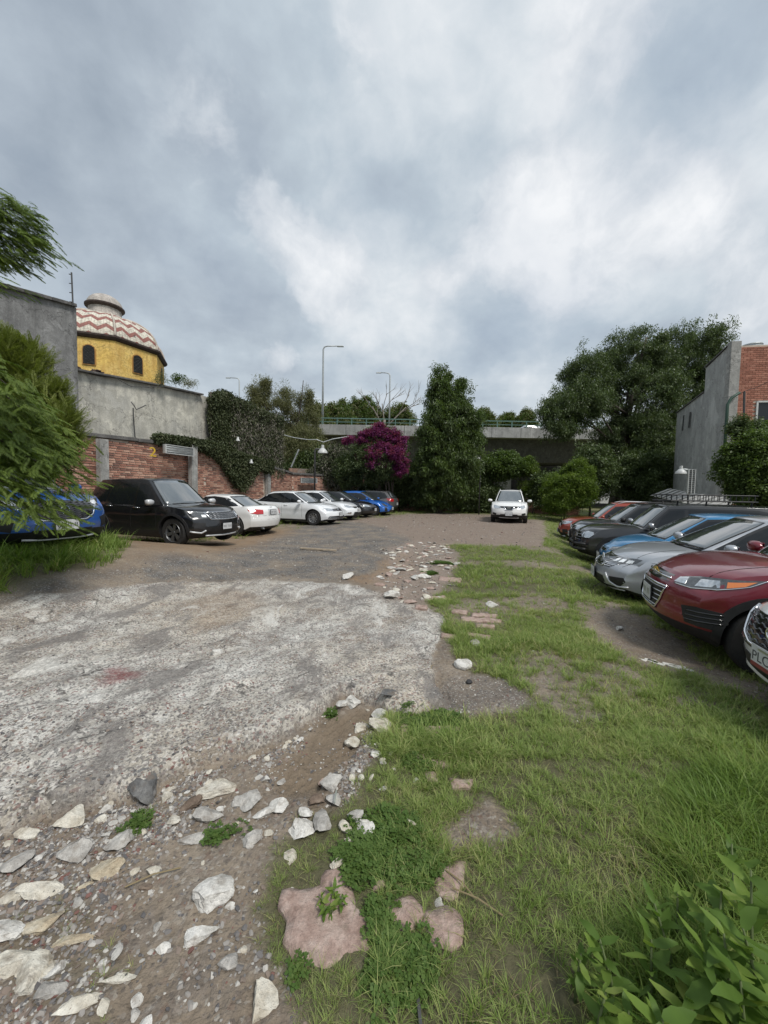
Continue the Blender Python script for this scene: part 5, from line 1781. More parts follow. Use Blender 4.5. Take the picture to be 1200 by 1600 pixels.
def suv_sides(c, z0=.99, z1=1.50, xf=1.0, xr=-1.95, b1=-.02, b2=-1.02):
    """three panes on an upright cabin: front door, rear door, quarter"""
    zs = [z0 + .02, lerp(z0, z1, .35), lerp(z0, z1, .7), z1 - .02]
    F = [(c.aline(z, .07), z) for z in zs]
    Bk = [(c.cline(z, .16), z) for z in (z1 - .05, lerp(z0, z1, .6), z0 + .14)]
    sur = F + [(F[-1][0] - .45, z1 + .01)] + [(Bk[0][0] + .25, z1)] + Bk + [(Bk[-1][0] + .05, z0 + .04), (b2, z0 - .02), (b1, z0 - .03)]
    p1 = [(c.aline(z0 + .03, .20), z0 + .02), (c.aline(lerp(z0, z1, .5), .13), lerp(z0, z1, .5)), (c.aline(z1 - .06, .13), z1 - .06), (b1 + .03, z1 - .03), (b1 + .04, z0)]
    p2 = [(b1 - .05, z0), (b1 - .05, z1 - .03), (b2 + .10, z1 - .035), (b2 - .02, z0 + .01)]
    p3 = [(b2 - .08, z0 + .02), (b2 + .04, z1 - .04), (Bk[0][0] + .26, z1 - .05), (Bk[0][0] + .05, z1 - .09), (Bk[2][0] + .06, z0 + .13)]
    c.dlo([p1, p2, p3], sur)


def sedan_sides(c, z0=.95, z1=1.36, xf=1.08, xr=-1.55, b=-.12):
    zs = [z0 + .01, lerp(z0, z1, .3), lerp(z0, z1, .6), lerp(z0, z1, .85), z1 - .01]
    F = [(c.aline(z, .06), z) for z in zs]
    sur = F + [(F[-1][0] - .4, z1 + .015), (b, z1 + .01), (xr + .78, z1 - .02), (xr + .4, z1 - .10), (xr + .0, z0 + .07), (xr + .06, z0 + .01), (b, z0 - .025)]
    p1 = [(c.aline(z0 + .02, .18), z0 + .01), (c.aline(lerp(z0, z1, .5), .12), lerp(z0, z1, .5)), (c.aline(z1 - .05, .12), z1 - .05), (b + .03, z1 - .03), (b + .04, z0)]
    p2 = [(b - .05, z0), (b - .05, z1 - .03), (xr + .78, z1 - .05), (xr + .5, z1 - .10), (xr + .26, z0 + .02)]
    p3 = [(xr + .22, z0 + .025), (xr + .44, z1 - .12), (xr + .38, z1 - .14), (xr + .06, z0 + .07)]
    c.dlo([p1, p2, p3], sur)


def door_seams(c, xs, z0, zt):
    for x in xs: c.line([(x, z0), (x + .01, zt)], M['seam'])


def hood_seam(c, x0, x1, y, mat=None):
    """gap between bonnet and wing"""
    for s in (-1, 1):
        q = []
        for i in range(13):
            x = lerp(x0, x1, i / 12)
            yy = s * lerp(y, y * .9, i / 12)
            h, nn, _, _ = c.bvh.ray_cast(Vector((x, yy, 4)), Vector((0, 0, -1)))
            if h is not None: q.append(h + Vector((0, 0, .0)))
        MB().tube(q, .004, 4).build('hood_seam', M['seam'], c.root)


# ---- maroon crossover, nose to the lane
def maroon():
    pos, a = place(5.45, 1.42, 4.25, right=True, turn=TURN['maroon'])
    c = Car('parked_suv', 'maroon crossover with gold cross badge, black lower bumper and amber-cornered headlamp', 'car', 'cars parked along the right side', P_MAROON, pos, a,
            **{**SUV, 'L': 4.25, 'W': 1.78, 'H': 1.66, 'fa': .84, 'wb': 2.56, 'clad': .24, 'spokes': 5, 'rim_mat': M['alloy_dark'],
               'top': [(-2.12, 1.05), (-1.9, 1.08), (-1.1, 1.06), (.4, 1.04), (1.0, 1.09), (1.45, 1.05), (1.85, .985), (2.12, .90)],
               'nose': [(0, .16), (.12, .06), (.28, .0), (.5, .02), (.68, .02), (.85, .06), (1, .17)], 'gx': (1.08, .30, -1.6, -2.04), 'gz': .98})
    suv_sides(c, 1.04, 1.53, .98, -1.92)
    c.screens(); c.wipers(); c.mirrors(.72, 1.10); c.handles([(.12, .93), (-.85, .94)])
    c.arches(.07); hood_seam(c, 1.95, 1.05, .66); door_seams(c, (.78, -.14, -1.15), .42, 1.0)
    hl = c.wrap('headlight', [(31, .80), (33, .875), (43, .905), (56, .925), (78, .955), (70, .885), (56, .82), (43, .79)], M['lamp_dark'], .006)
    for o, mr in zip(hl, (1, -1)):
        c.wrap('lamp_bowl', [(mr * q[0], q[1]) for q in [(44, .815), (45, .885), (56, .905), (57, .84)]][::mr], M['lamp_clear'], .012, mirror=False, parent=o)
        c.wrap('lamp_bowl', [(mr * q[0], q[1]) for q in [(30, .815), (31, .865), (37, .88), (38, .815)]][::mr], M['lamp_clear'], .011, mirror=False, parent=o)
        c.wrap('indicator', [(mr * q[0], q[1]) for q in [(60, .85), (60, .905), (73, .935), (68, .885)]][::mr], M['lamp_amber'], .012, mirror=False, parent=o)
    c.bar('lamp_trim', [(31, .80), (43, .79), (56, .82), (70, .885), (78, .955)], M['chrome'], .006, mode='wrap', mirror=True, off=.006)
    c.wrap('upper_grille', [(-26, .795), (-26, .865), (0, .875), (26, .865), (26, .795), (0, .785)], M['black_gloss'], .004, mirror=False)
    c.bar('grille_trim', [(-26, .83), (0, .835), (26, .83)], M['chrome'], .013, mode='wrap', off=.01)
    low = [(-.44, .74), (-.30, .47), (.30, .47), (.44, .74)]
    c.front('lower_grille', low, M['black_plastic'], .006, mirror=False)
    c.mesh_grille('grille_slat', low, 'straight', M['satin'], .055)
    c.bar('grille_frame', low + [low[0]], M['chrome'], .012, off=.01)
    fog = [(42, .44), (39, .60), (48, .62), (60, .60), (62, .50), (56, .42)]
    c.wrap('fog_recess', fog, M['black_plastic'], .008)
    for k in range(3):
        c.bar('fog_slat', [(42, .475 + k * .045), (60, .49 + k * .043)], M['black_gloss'], .009, mode='wrap', mirror=True, off=.01)
    c.badge_ring(0, .85, .085, M['gold'], kind='bowtie')
    c.plate(.60)
    c.line([(1.55, .70), (1.0, .80), (-1.9, .86)], P_MAROON, .008, 'body_crease')
    return c


# ---- silver sedan behind it
def silver():
    pos, a = place(7.75, 1.17, 4.70, right=True, turn=TURN['silver'])
    c = Car('parked_sedan', 'silver sedan with slatted chrome grille between the maroon and the blue car', 'car', 'cars parked along the right side', P_SILVER, pos, a,
            **{**SEDAN, 'L': 4.70, 'W': 1.80, 'R': .325, 'roof_mat': M['black_gloss'] if False else P_SILVER})
    sedan_sides(c); c.screens(rw=(.1, .9)); c.wipers(); c.mirrors(.80, 1.0); c.handles([(.05, .84), (-.98, .86)])
    hood_seam(c, 2.05, 1.2, .66); door_seams(c, (.86, -.16, -1.2), .34, .92)
    hl = c.wrap('headlight', [(24, .62), (25, .70), (40, .725), (56, .74), (62, .735), (55, .665), (42, .63)], M['lamp_dark'], .006)
    for o, mr in zip(hl, (1, -1)):
        for a0, a1 in ((28, 33), (36, 42), (45, 52)):
            c.wrap('lamp_bowl', [(mr * q[0], q[1]) for q in [(a0, .65), (a0 + 2, .70), (a1 + 2, .705), (a1, .655)]][::mr], M['lamp_white'], .011, mirror=False, parent=o)
    gr = [(-.58, .62), (-.56, .72), (.56, .72), (.58, .62), (.50, .55), (-.50, .55)]
    c.front('grille', gr, M['black_gloss'], .005, mirror=False)
    c.mesh_grille('grille_slat', gr, 'straight', M['chrome'], .045)
    c.bar('grille_frame', [(24, .62), (20, .55), (0, .54), (-20, .55), (-24, .62)], M['chrome'], .009, mode='wrap', off=.01)
    c.badge_ring(0, .65, .07, M['chrome'], kind='vw')
    c.wrap('lower_grille', [(-30, .26), (-26, .40), (0, .42), (26, .40), (30, .26), (0, .24)], M['black_plastic'], .006, mirror=False)
    c.wrap('air_intake', [(36, .30), (35, .42), (50, .44), (52, .38), (47, .30)], M['black_plastic'], .007)
    c.bar('intake_trim', [(30, .46), (36, .33), (44, .28), (54, .30)], M['silver_trim'], .016, mode='wrap', mirror=True, off=.008)
    c.bar('front_lip', [(-50, .235), (-30, .215), (0, .205), (30, .215), (50, .235)], M['silver_trim'], .014, mode='wrap', off=.008)
    c.line([(1.7, .72), (1.0, .77), (-2.1, .84)], P_SILVER, .009, 'body_crease')
    c.plate(.40)


# ---- white crossover cut by the picture edge
def white_near():
    pos, a = place(3.62, 1.64, 4.35, right=True, turn=TURN['white_near'])
    c = Car('parked_hatchback', 'white car with dark wavy grille, cut off by the right edge of the photo', 'car', 'cars parked along the right side', P_WHITE, pos, a,
            **{**SEDAN, 'L': 4.35, 'W': 1.76, 'H': 1.48, 'clad': .10, 'fa': .84, 'wb': 2.6,
               'top': [(-2.17, .98), (-1.9, 1.0), (-1.2, .97), (.2, .95), (1.1, .97), (1.6, .92), (1.95, .86), (2.17, .79)]})
    c.root.location.z += .06
    sedan_sides(c, xr=-1.6); c.screens(rw=(.1, .9)); c.mirrors(.8, 1.02); c.handles([(.05, .84), (-.98, .86)])
    hood_seam(c, 2.0, 1.15, .62); c.wipers()
    gr = [(-.52, .66), (-.50, .685), (0, .70), (.50, .685), (.52, .66), (.42, .52), (.25, .48), (-.25, .48), (-.42, .52)]
    c.wrap('headlight', [(36, .66), (36, .74), (50, .79), (64, .81), (58, .71), (46, .66)], M['lamp_dark'], .006)
    c.front('grille', gr, M['black_gloss'], .006, mirror=False)
    c.mesh_grille('grille_mesh', gr, 'wave', M['alloy_dark'], .042)
    c.bar('grille_frame', [(-.54, .70), (-.43, .51), (-.25, .465), (.25, .465), (.43, .51), (.54, .70)], M['chrome'], .011, off=.012)
    c.badge_ring(0, .60, .07, M['chrome'], kind='h')
    c.bar('bumper_strip', [(-46, .455), (-24, .45), (0, .445), (24, .45), (46, .455)], M['black_gloss'], .012, mode='wrap', off=.004)
    c.wrap('lower_grille', [(-34, .25), (-30, .37), (0, .38), (30, .37), (34, .25)], M['black_plastic'], .008, mirror=False)
    c.bar('front_lip', [(-48, .35), (-43, .25), (-25, .225), (0, .215), (25, .225), (43, .25), (48, .35)], P_WHITE, .032, mode='wrap', off=.02)
    c.plate(.415, text='PLC-4', band=principled('plate_band', (0.22, .04, .04), .5), w=.31)


# ---- dark and coloured cars further up the right row
def right_far():
    pos, a = place(10.2, 1.60, 4.3, right=True, turn=TURN['rb'])
    c = Car('parked_hatchback', 'light blue hatchback between the silver sedan and the roof-basket SUV', 'car', 'cars parked along the right side', P_LBLUE, pos, a,
            **{**SEDAN, 'L': 4.25, 'W': 1.74, 'H': 1.50, 'wb': 2.55, 'fa': .82,
               'top': [(-2.12, 1.0), (-1.9, 1.02), (-1.2, .99), (.2, .96), (1.1, .97), (1.6, .90), (1.95, .82), (2.12, .74)], 'gx': (1.25, .35, -1.45, -1.95)})
    sedan_sides(c, 1.0, 1.40, 1.05, -1.85); c.screens(); c.mirrors(.8, 1.04, M['black_gloss']); c.handles([(.05, .88), (-.98, .9)])
    c.wrap('headlight', [(24, .64), (25, .71), (45, .75), (60, .76), (54, .69), (40, .65)], M['lamp_dark'], .006)
    c.wrap('grille', [(-20, .60), (-22, .68), (22, .68), (20, .60)], M['black_gloss'], .005, mirror=False)
    c.wrap('lower_grille', [(-30, .25), (-26, .42), (26, .42), (30, .25)], M['black_plastic'], .006, mirror=False)
    door_seams(c, (.86, -.16, -1.1), .34, .95); c.plate(.45)

    # dark 4x4 with roof basket
    pos, a = place(12.5, 1.35, 4.75, right=True, turn=TURN['rack'])
    c = Car('parked_offroader', 'dark grey off-road SUV carrying a black roof basket, round clear headlamps', 'car', 'cars parked along the right side', P_DGREY, pos, a,
            **{**SUV, 'L': 4.75, 'W': 1.86, 'H': 1.76, 'R': .37, 'wb': 2.8, 'fa': .9, 'bot': .27, 'clad': .24, 'rim_mat': M['alloy_dark'],
               'top': [(-2.37, 1.10), (-2.1, 1.12), (-1.2, 1.12), (.4, 1.12), (1.15, 1.16), (1.7, 1.12), (2.15, 1.06), (2.37, .98)],
               'gx': (1.05, .38, -1.95, -2.25), 'gy': (.82, .66), 'gz': 1.05, 'roof': [(-2.3, -.03), (-1.5, -.01), (-.8, 0), (0, 0), (.45, -.03)]})
    suv_sides(c, 1.14, 1.64, .95, -2.15, -.05, -1.1); c.screens(); c.mirrors(.75, 1.2, M['satin']); c.handles([(.1, 1.02), (-.95, 1.03)], M['black_plastic'])
    hl = c.wrap('headlight', [(33, .80), (33, .92), (40, .96), (52, .95), (55, .88), (50, .80), (40, .78)], M['lamp_clear'], .02)
    c.front('grille', [(-.52, .66), (-.55, .95), (.55, .95), (.52, .66)], M['black_gloss'], .006, mirror=False)
    c.mesh_grille('grille_slat', [(-.50, .68), (-.53, .94), (.53, .94), (.50, .68)], 'straight', M['satin'], .07)
    bar = MB()
    for z in (.48, .62): bar.tube([(2.2, -.85, z), (2.42, -.6, z), (2.45, 0, z), (2.42, .6, z), (2.2, .85, z)], .035, 8)
    for y in (-.5, .5): bar.tube([(2.43, y, .45), (2.45, y, .88), (2.30, y, .98)], .028, 8)
    bar.build('bull_bar', M['black_plastic'], c.root, smooth=True)
    c.arches(.09); door_seams(c, (.82, -.1, -1.2), .5, 1.1)
    rk = MB()
    x0, x1, yy = -1.45, .25, .6
    for z in (1.84, 1.99):
        rk.tube([(x0, -yy, z), (x1, -yy, z), (x1 + .12, -yy + .12, z), (x1 + .12, yy - .12, z), (x1, yy, z), (x0, yy, z), (x0 - .1, yy - .1, z), (x0 - .1, -yy + .1, z), (x0, -yy, z)], .016, 6)
    for i in range(15):
        x = lerp(x0, x1, i / 14)
        for s in (-1, 1): rk.tube([(x, s * yy, 1.84), (x, s * yy, 1.99)], .011, 5)
        rk.tube([(x, -yy, 1.84), (x, yy, 1.84)], .012, 5)
    for x in (-1.4, -.5, .1):
        for s in (-1, 1): rk.tube([(x, s * yy, 1.84), (x, s * (yy - .04), 1.72)], .02, 5)
    rk.build('roof_basket', M['black_plastic'], c.root)
    c.plate(.55)

    # black SUV
    pos, a = place(15.0, 1.45, 4.35, right=True, turn=TURN['rblack'])
    c = Car('parked_suv', 'black SUV with roof rails between the red SUV and the roof-basket SUV', 'car', 'cars parked along the right side', P_DGREY, pos, a,
            **{**SUV, 'H': 1.66, 'top': [(-2.18, 1.06), (-2.0, 1.08), (-1.2, 1.07), (0.4, 1.06), (1.05, 1.11), (1.55, 1.07), (1.95, 1.02), (2.18, .92)], 'gz': 1.0})
    suv_sides(c, 1.07, 1.54); c.screens(); c.mirrors(.75, 1.14, M['black_plastic']); c.rails(M['black_plastic'], .06); c.arches(.08)
    hl = c.wrap('headlight', [(28, .76), (29, .90), (45, .93), (56, .92), (54, .80), (42, .75)], M['lamp_clear'], .008)
    c.front('grille', [(-.46, .74), (-.48, .90), (.48, .90), (.46, .74)], M['chrome'], .006, mirror=False)
    c.front('grille_insert', [(-.42, .76), (-.44, .88), (.44, .88), (.42, .76)], M['black_gloss'], .010, mirror=False)
    c.badge_ring(0, .82, .08, M['chrome'], kind='diamond')
    c.wrap('lower_grille', [(-26, .36), (-26, .54), (26, .54), (26, .36)], M['black_plastic'], .006, mirror=False)
    door_seams(c, (.8, -.1, -1.15), .45, 1.03); c.plate(.56)

    # orange red SUV
    pos, a = place(17.4, 1.25, 4.4, right=True, turn=TURN['red'])
    c = Car('parked_suv', 'orange red SUV with silver roof rails, farthest of the right-hand row', 'car', 'cars parked along the right side', P_RED, pos, a,
            **{**SUV, 'H': 1.64, 'L': 4.4, 'W': 1.82})
    suv_sides(c); c.screens(); c.mirrors(.75, 1.08); c.rails(M['silver_trim'], .06); c.arches(.08); c.handles([(.12, .9), (-.85, .92)])
    c.wrap('headlight', [(27, .74), (28, .84), (45, .88), (58, .89), (54, .80), (42, .75)], M['lamp_clear'], .008)
    c.front('grille', [(-.48, .68), (-.50, .84), (.50, .84), (.48, .68)], M['black_gloss'], .006, mirror=False)
    c.bar('grille_trim', [(-.48, .84), (0, .85), (.48, .84)], M['chrome'], .014, off=.01)
    c.wrap('lower_grille', [(-26, .34), (-26, .52), (26, .52), (26, .34)], M['black_plastic'], .006, mirror=False)
    c.wrap('fog_recess', [(36, .38), (35, .54), (50, .56), (52, .44)], M['black_plastic'], .007)
    c.bar('skid_plate', [(-40, .27), (0, .25), (40, .27)], M['silver_trim'], .028, mode='wrap', off=.01)
    door_seams(c, (.8, -.1, -1.15), .42, 1.0); c.plate(.45)


# ---- left row
def blue_near():
    pos, a = place(4.15, -6.95, 4.32, turn=TURN['blue_near'])
    c = Car('parked_suv', 'bright blue SUV with black mesh grille half hidden behind the feathery green tree', 'car', 'cars parked along the left wall', P_BLUE, pos, a,
            **{**SUV, 'L': 4.32, 'W': 1.81, 'H': 1.63, 'clad': .22})
    suv_sides(c); c.screens(); c.wipers(); c.mirrors(.74, 1.08); c.rails(M['silver_trim']); c.arches(.06); hood_seam(c, 1.9, 1.05, .66)
    c.handles([(.12, .9), (-.85, .92)]); door_seams(c, (.8, -.1, -1.15), .42, 1.0)
    gr = [(-.52, .80), (-.46, .86), (0, .88), (.46, .86), (.52, .80), (.44, .64), (.30, .58), (-.30, .58), (-.44, .64)]
    hl = c.wrap('headlight', [(31, .76), (32, .86), (44, .90), (58, .91), (54, .84), (44, .78)], M['lamp_dark'], .008)
    for o, mr in zip(hl, (1, -1)):
        c.wrap('lamp_bowl', [(mr * q[0], q[1]) for q in [(37, .80), (38, .86), (48, .875), (47, .82)]][::mr], M['lamp_white'], .013, mirror=False, parent=o)
    c.front('grille', gr, M['black_gloss'], .008, mirror=False)
    c.mesh_grille('grille_mesh', gr, 'wave', M['black_plastic'], .035)
    c.bar('grille_frame', [(.54, .80), (.46, .64), (.31, .565), (-.31, .565), (-.46, .64), (-.54, .80)], M['chrome'], .013, off=.012)
    c.wrap('lower_grille', [(-32, .30), (-26, .42), (26, .42), (32, .30)], M['black_plastic'], .008, mirror=False)
    c.wrap('fog_recess', [(40, .40), (37, .58), (50, .62), (54, .46)], M['black_plastic'], .008)
    c.bar('skid_plate', [(-34, .275), (-20, .26), (20, .26), (34, .275)], M['silver_trim'], .02, mode='wrap', off=.012)
    c.badge_ring(0, .73, .06, M['chrome'])
    c.plate(.49, text='0-BL8', w=.34)


def black_left():
    pos, a = place(7.95, -7.15, 4.37, turn=TURN['black_left'])
    c = Car('parked_suv', 'glossy black SUV with chrome-edged grille parked in front of the brick wall', 'car', 'cars parked along the left wall', P_BLACK, pos, a,
            **{**SUV, 'L': 4.37, 'W': 1.80, 'H': 1.70, 'R': .36, 'rim_mat': M['alloy_dark'], 'spokes': 6})
    c.root.location.z += .05
    suv_sides(c, .99, 1.56); c.screens(); c.wipers(); c.mirrors(.74, 1.08, M['silver_trim']); c.arches(.06); hood_seam(c, 1.9, 1.05, .66)
    c.handles([(.12, .93), (-.85, .95)], M['chrome']); door_seams(c, (.8, -.06, -1.12), .42, 1.0)
    hl = c.wrap('headlight', [(27, .72), (28, .84), (42, .87), (58, .88), (52, .78), (40, .70)], M['lamp_dark'], .008)
    for o, mr in zip(hl, (1, -1)):
        c.wrap('lamp_bowl', [(mr * q[0], q[1]) for q in [(33, .74), (34, .80), (40, .80), (39, .745)]][::mr], M['lamp_white'], .013, mirror=False, parent=o)
        c.bar('running_light', [(mr * 29, .835), (mr * 42, .86), (mr * 56, .87)], M['lamp_clear'], .008, mode='wrap', off=.01, parent=o)
    gr = [(-.50, .84), (.50, .84), (.44, .70), (.12, .68), (-.12, .68), (-.44, .70)]
    c.front('grille', gr, M['black_gloss'], .008, mirror=False)
    c.mesh_grille('grille_mesh', gr, 'wave', M['satin'], .035)
    c.bar('grille_frame', [(-.52, .855), (.52, .855)], M['chrome'], .011, off=.012)
    c.bar('grille_frame', [(-.52, .85), (-.44, .69), (-.14, .675), (.14, .675), (.44, .69), (.52, .85)], M['chrome'], .014, off=.012)
    c.wrap('lower_grille', [(-30, .34), (-26, .50), (26, .50), (30, .34)], M['black_plastic'], .008, mirror=False)
    c.wrap('fog_recess', [(36, .44), (34, .60), (50, .62), (52, .52)], M['black_plastic'], .008)
    c.bar('bumper_corner_trim', [(34, .42), (40, .36), (54, .40)], M['silver_trim'], .022, mode='wrap', mirror=True, off=.012)
    c.bar('skid_plate', [(-34, .285), (0, .27), (34, .285)], M['silver_trim'], .022, mode='wrap', off=.012)
    c.plate(.50, w=.30, h=.15)


def coupe_left():
    pos, a = place(11.3, -8.15, 4.45, out=False, turn=TURN['coupe'])
    c = Car('parked_coupe', 'white coupe parked tail outwards with red tail lamps and dark rear window', 'car', 'cars parked along the left wall', P_WHITE, pos, a,
            **{**SEDAN, 'L': 4.45, 'W': 1.76, 'H': 1.38, 'wb': 2.62, 'fa': .90, 'R': .325, 'clad': .08, 'spokes': 7,
               'top': [(-2.22, .90), (-2.05, 1.0), (-1.7, 1.02), (-1.2, .98), (0.2, .90), (1.2, .89), (1.75, .82), (2.05, .74), (2.22, .66)],
               'gx': (1.28, .30, -.78, -1.78), 'gy': (.74, .54), 'gz': .86, 'roof': [(-1.9, -.16), (-1.2, -.08), (-.6, -.02), (0, 0), (.4, -.04)], 'rcurve': .30})
    sur = [(1.05, .91), (.72, 1.12), (.30, 1.27), (-.2, 1.30), (-.75, 1.25), (-1.25, 1.08), (-1.42, .99), (-.4, .93)]
    p1 = [(.92, .93), (.68, 1.09), (.28, 1.23), (-.28, 1.265), (-.30, .945)]
    p2 = [(-.40, .95), (-.38, 1.255), (-.74, 1.20), (-1.15, 1.07), (-1.27, 1.0)]
    c.dlo([p1, p2], sur); c.screens(rw=(.10, .93)); c.mirrors(.78, .98); c.handles([(-.12, .80)])
    door_seams(c, (.86, -.32), .34, .90)
    c.wrap('tail_lamp', [(27, .74), (27, .88), (42, .90), (58, .90), (52, .78), (40, .735)], M['lamp_red'], .012, sgn=-1)
    c.plate(.80, sgn=-1, w=.30, h=.15)
    c.front('plate_recess', [(-.24, .70), (-.22, .90), (.22, .90), (.24, .70)], M['silver_trim'], .003, mirror=False, sgn=-1)
    c.badge_ring(0, .95, .05, M['chrome'], sgn=-1, kind='h')
    c.bar('boot_seam', [(-.68, .92), (-.60, .68), (.60, .68), (.68, .92)], M['seam'], .005, sgn=-1)
    c.bar('bumper_seam', [(-.80, .56), (.80, .56)], M['satin'], .005, sgn=-1)
    MB().tube([(-2.14, .55, .27), (-2.26, .55, .26)], .035, 10).build('exhaust', M['alloy_dark'], c.root, smooth=True)


def sedan_left():
    pos, a = place(15.4, -7.6, 4.62, turn=TURN['sedan'])
    c = Car('parked_sedan', 'white four-door sedan with alloy wheels parked nose out, right of the white coupe', 'car', 'cars parked along the left wall', P_WHITE2, pos, a, **{**SEDAN, 'L': 4.62, 'spokes': 10})
    sedan_sides(c); c.screens(rw=(.1, .9)); c.mirrors(.80, 1.0); c.handles([(.05, .84), (-.98, .86)]); hood_seam(c, 2.0, 1.2, .64)
    door_seams(c, (.86, -.16, -1.2), .34, .92)
    hl = c.wrap('headlight', [(27, .62), (27, .71), (44, .735), (57, .73), (54, .66), (40, .62)], M['lamp_clear'], .008)
    c.front('grille', [(-.45, .61), (-.45, .71), (.45, .71), (.45, .61)], M['black_gloss'], .008, mirror=False)
    c.mesh_grille('grille_slat', [(-.45, .61), (-.45, .71), (.45, .71), (.45, .61)], 'straight', M['chrome'], .05)
    c.badge_ring(0, .66, .07, M['chrome'], kind='vw')
    c.wrap('lower_grille', [(-46, .31), (-42, .40), (0, .42), (42, .40), (46, .31), (0, .28)], M['black_plastic'], .008, mirror=False)
    c.bar('intake_trim', [(-46, .35), (0, .33), (46, .35)], M['chrome'], .008, mode='wrap', off=.012)
    c.plate(.47, w=.30)


def silver_left():
    pos, a = place(18.3, -8.0, 4.6, turn=TURN['silver_left'])
    c = Car('parked_sedan', 'silver white sedan with lozenge badge between the white four-door and the black sedan', 'car', 'cars parked along the left wall', P_WHITE2, pos, a, **{**SEDAN, 'L': 4.6, 'H': 1.48, 'W': 1.8})
    sedan_sides(c); c.screens(rw=(.1, .9)); c.mirrors(.80, 1.02); c.handles([(.05, .84), (-.98, .86)])
    c.wrap('headlight', [(22, .64), (24, .70), (42, .76), (60, .80), (56, .70), (42, .64)], M['lamp_clear'], .008)
    c.front('grille', [(-.32, .62), (-.34, .70), (.34, .70), (.32, .62)], M['black_gloss'], .008, mirror=False)
    c.badge_ring(0, .66, .09, M['chrome'], kind='diamond')
    c.wrap('lower_grille', [(-30, .28), (-26, .44), (26, .44), (30, .28)], M['black_plastic'], .008, mirror=False)
    c.wrap('fog_recess', [(38, .34), (37, .44), (50, .44), (50, .36)], M['chrome'], .009)
    door_seams(c, (.86, -.16, -1.2), .34, .92); c.plate(.50, w=.30)

    pos, a = place(20.7, -8.05, 4.55, turn=TURN['black2'])
    c = Car('parked_sedan', 'black sedan standing between the silver white sedan and the bright blue hatchback', 'car', 'cars parked along the left wall', P_BLACK, pos, a, **{**SEDAN, 'L': 4.55, 'H': 1.46})
    sedan_sides(c); c.screens(rw=(.1, .9)); c.mirrors(.80, 1.02)
    c.wrap('headlight', [(25, .62), (25, .72), (44, .75), (58, .75), (54, .66), (40, .62)], M['lamp_clear'], .008)
    c.front('grille', [(-.42, .58), (-.42, .73), (.42, .73), (.42, .58)], M['satin'], .008, mirror=False)
    c.plate(.45, w=.30)

    pos, a = place(23.0, -7.8, 4.4, turn=TURN['bluehatch'])
    c = Car('parked_hatchback', 'bright blue aerodynamic hatchback with sloping nose near the end of the left row', 'car', 'cars parked along the left wall', P_MBLUE, pos, a,
            **{**SEDAN, 'L': 4.4, 'H': 1.50, 'W': 1.76, 'gx': (1.35, .25, -1.3, -1.95),
               'top': [(-2.2, 1.0), (-1.9, 1.03), (-1.2, .98), (.2, .95), (1.2, .93), (1.7, .84), (2.0, .74), (2.2, .64)]})
    sedan_sides(c, xr=-1.75); c.screens(rw=(.1, .9)); c.mirrors(.85, 1.02)
    c.wrap('headlight', [(28, .56), (28, .64), (42, .74), (58, .80), (50, .66), (40, .56)], M['lamp_dark'], .008)
    c.wrap('fog_recess', [(34, .28), (36, .50), (46, .54), (46, .30)], M['black_plastic'], .008)
    c.wrap('lower_grille', [(-26, .24), (-22, .38), (22, .38), (26, .24)], M['black_plastic'], .008, mirror=False)
    c.plate(.44, w=.30)

    pos, a = place(25.4, -8.3, 4.3, out=False, turn=TURN['greyhatch'])
    c = Car('parked_hatchback', 'dark grey hatchback with red tail lamps, last of the left row by the purple bush', 'car', 'cars parked along the left wall', P_GREY, pos, a,
            **{**SUV, 'L': 4.3, 'H': 1.55})
    suv_sides(c, .98, 1.42); c.screens(); c.mirrors(.8, 1.05)
    c.wrap('tail_lamp', [(30, .82), (28, .98), (44, 1.02), (62, 1.02), (56, .90), (44, .80)], M['lamp_red'], .012, sgn=-1)
    c.plate(.65, sgn=-1, w=.30)


def xtrail():
    p = st(0, 0)
    x, y = 6.95, 21.6
    ang = math.atan2(-y + 1.5, -x + 0.2)
    c = Car('parked_suv', 'white SUV with V-shaped chrome grille standing alone at the far end of the lot', 'car', None, P_WHITE, (x, y, zland(x, y)), ang,
            **{**SUV, 'L': 4.64, 'W': 1.82, 'H': 1.70, 'R': .36, 'wb': 2.7, 'fa': .92, 'bot': .24, 'clad': .22,
               'top': [(-2.3, 1.06), (-2.1, 1.08), (-1.2, 1.07), (0.4, 1.05), (1.1, 1.10), (1.7, 1.05), (2.1, .98), (2.32, .88)], 'gz': 1.0})
    suv_sides(c, 1.05, 1.56); c.screens(); c.wipers(); c.mirrors(.78, 1.12); c.rails(M['silver_trim'], .05); c.arches(.07); hood_seam(c, 2.1, 1.15, .6)
    MB().box((-.3, 0, 1.715), (1.0, .8, .02)).build('sunroof', M['black_gloss'], c.root)
    hl = c.wrap('headlight', [(26, .74), (26, .82), (40, .88), (54, .92), (54, .82), (42, .74)], M['lamp_clear'], .008)
    c.front('grille', [(-.50, .78), (-.52, .86), (.52, .86), (.50, .78), (.22, .76), (.12, .66), (-.12, .66), (-.22, .76)], M['black_gloss'], .008, mirror=False)
    c.bar('grille_v', [(-.26, .86), (-.15, .66), (.15, .66), (.26, .86)], M['chrome'], .022, off=.016)
    c.badge_ring(0, .78, .06, M['chrome'], kind='nissan')
    c.wrap('lower_grille', [(-30, .33), (-24, .46), (24, .46), (30, .33)], M['black_plastic'], .008, mirror=False)
    c.wrap('fog_recess', [(38, .42), (36, .50), (48, .54), (50, .44)], M['black_plastic'], .008)
    c.bar('skid_plate', [(-32, .29), (0, .27), (32, .29)], M['silver_trim'], .03, mode='wrap', off=.012)
    c.plate(.47, w=.33)



for fn in (maroon, silver, white_near, right_far, blue_near, black_left, coupe_left, sedan_left, silver_left, xtrail):
    fn()
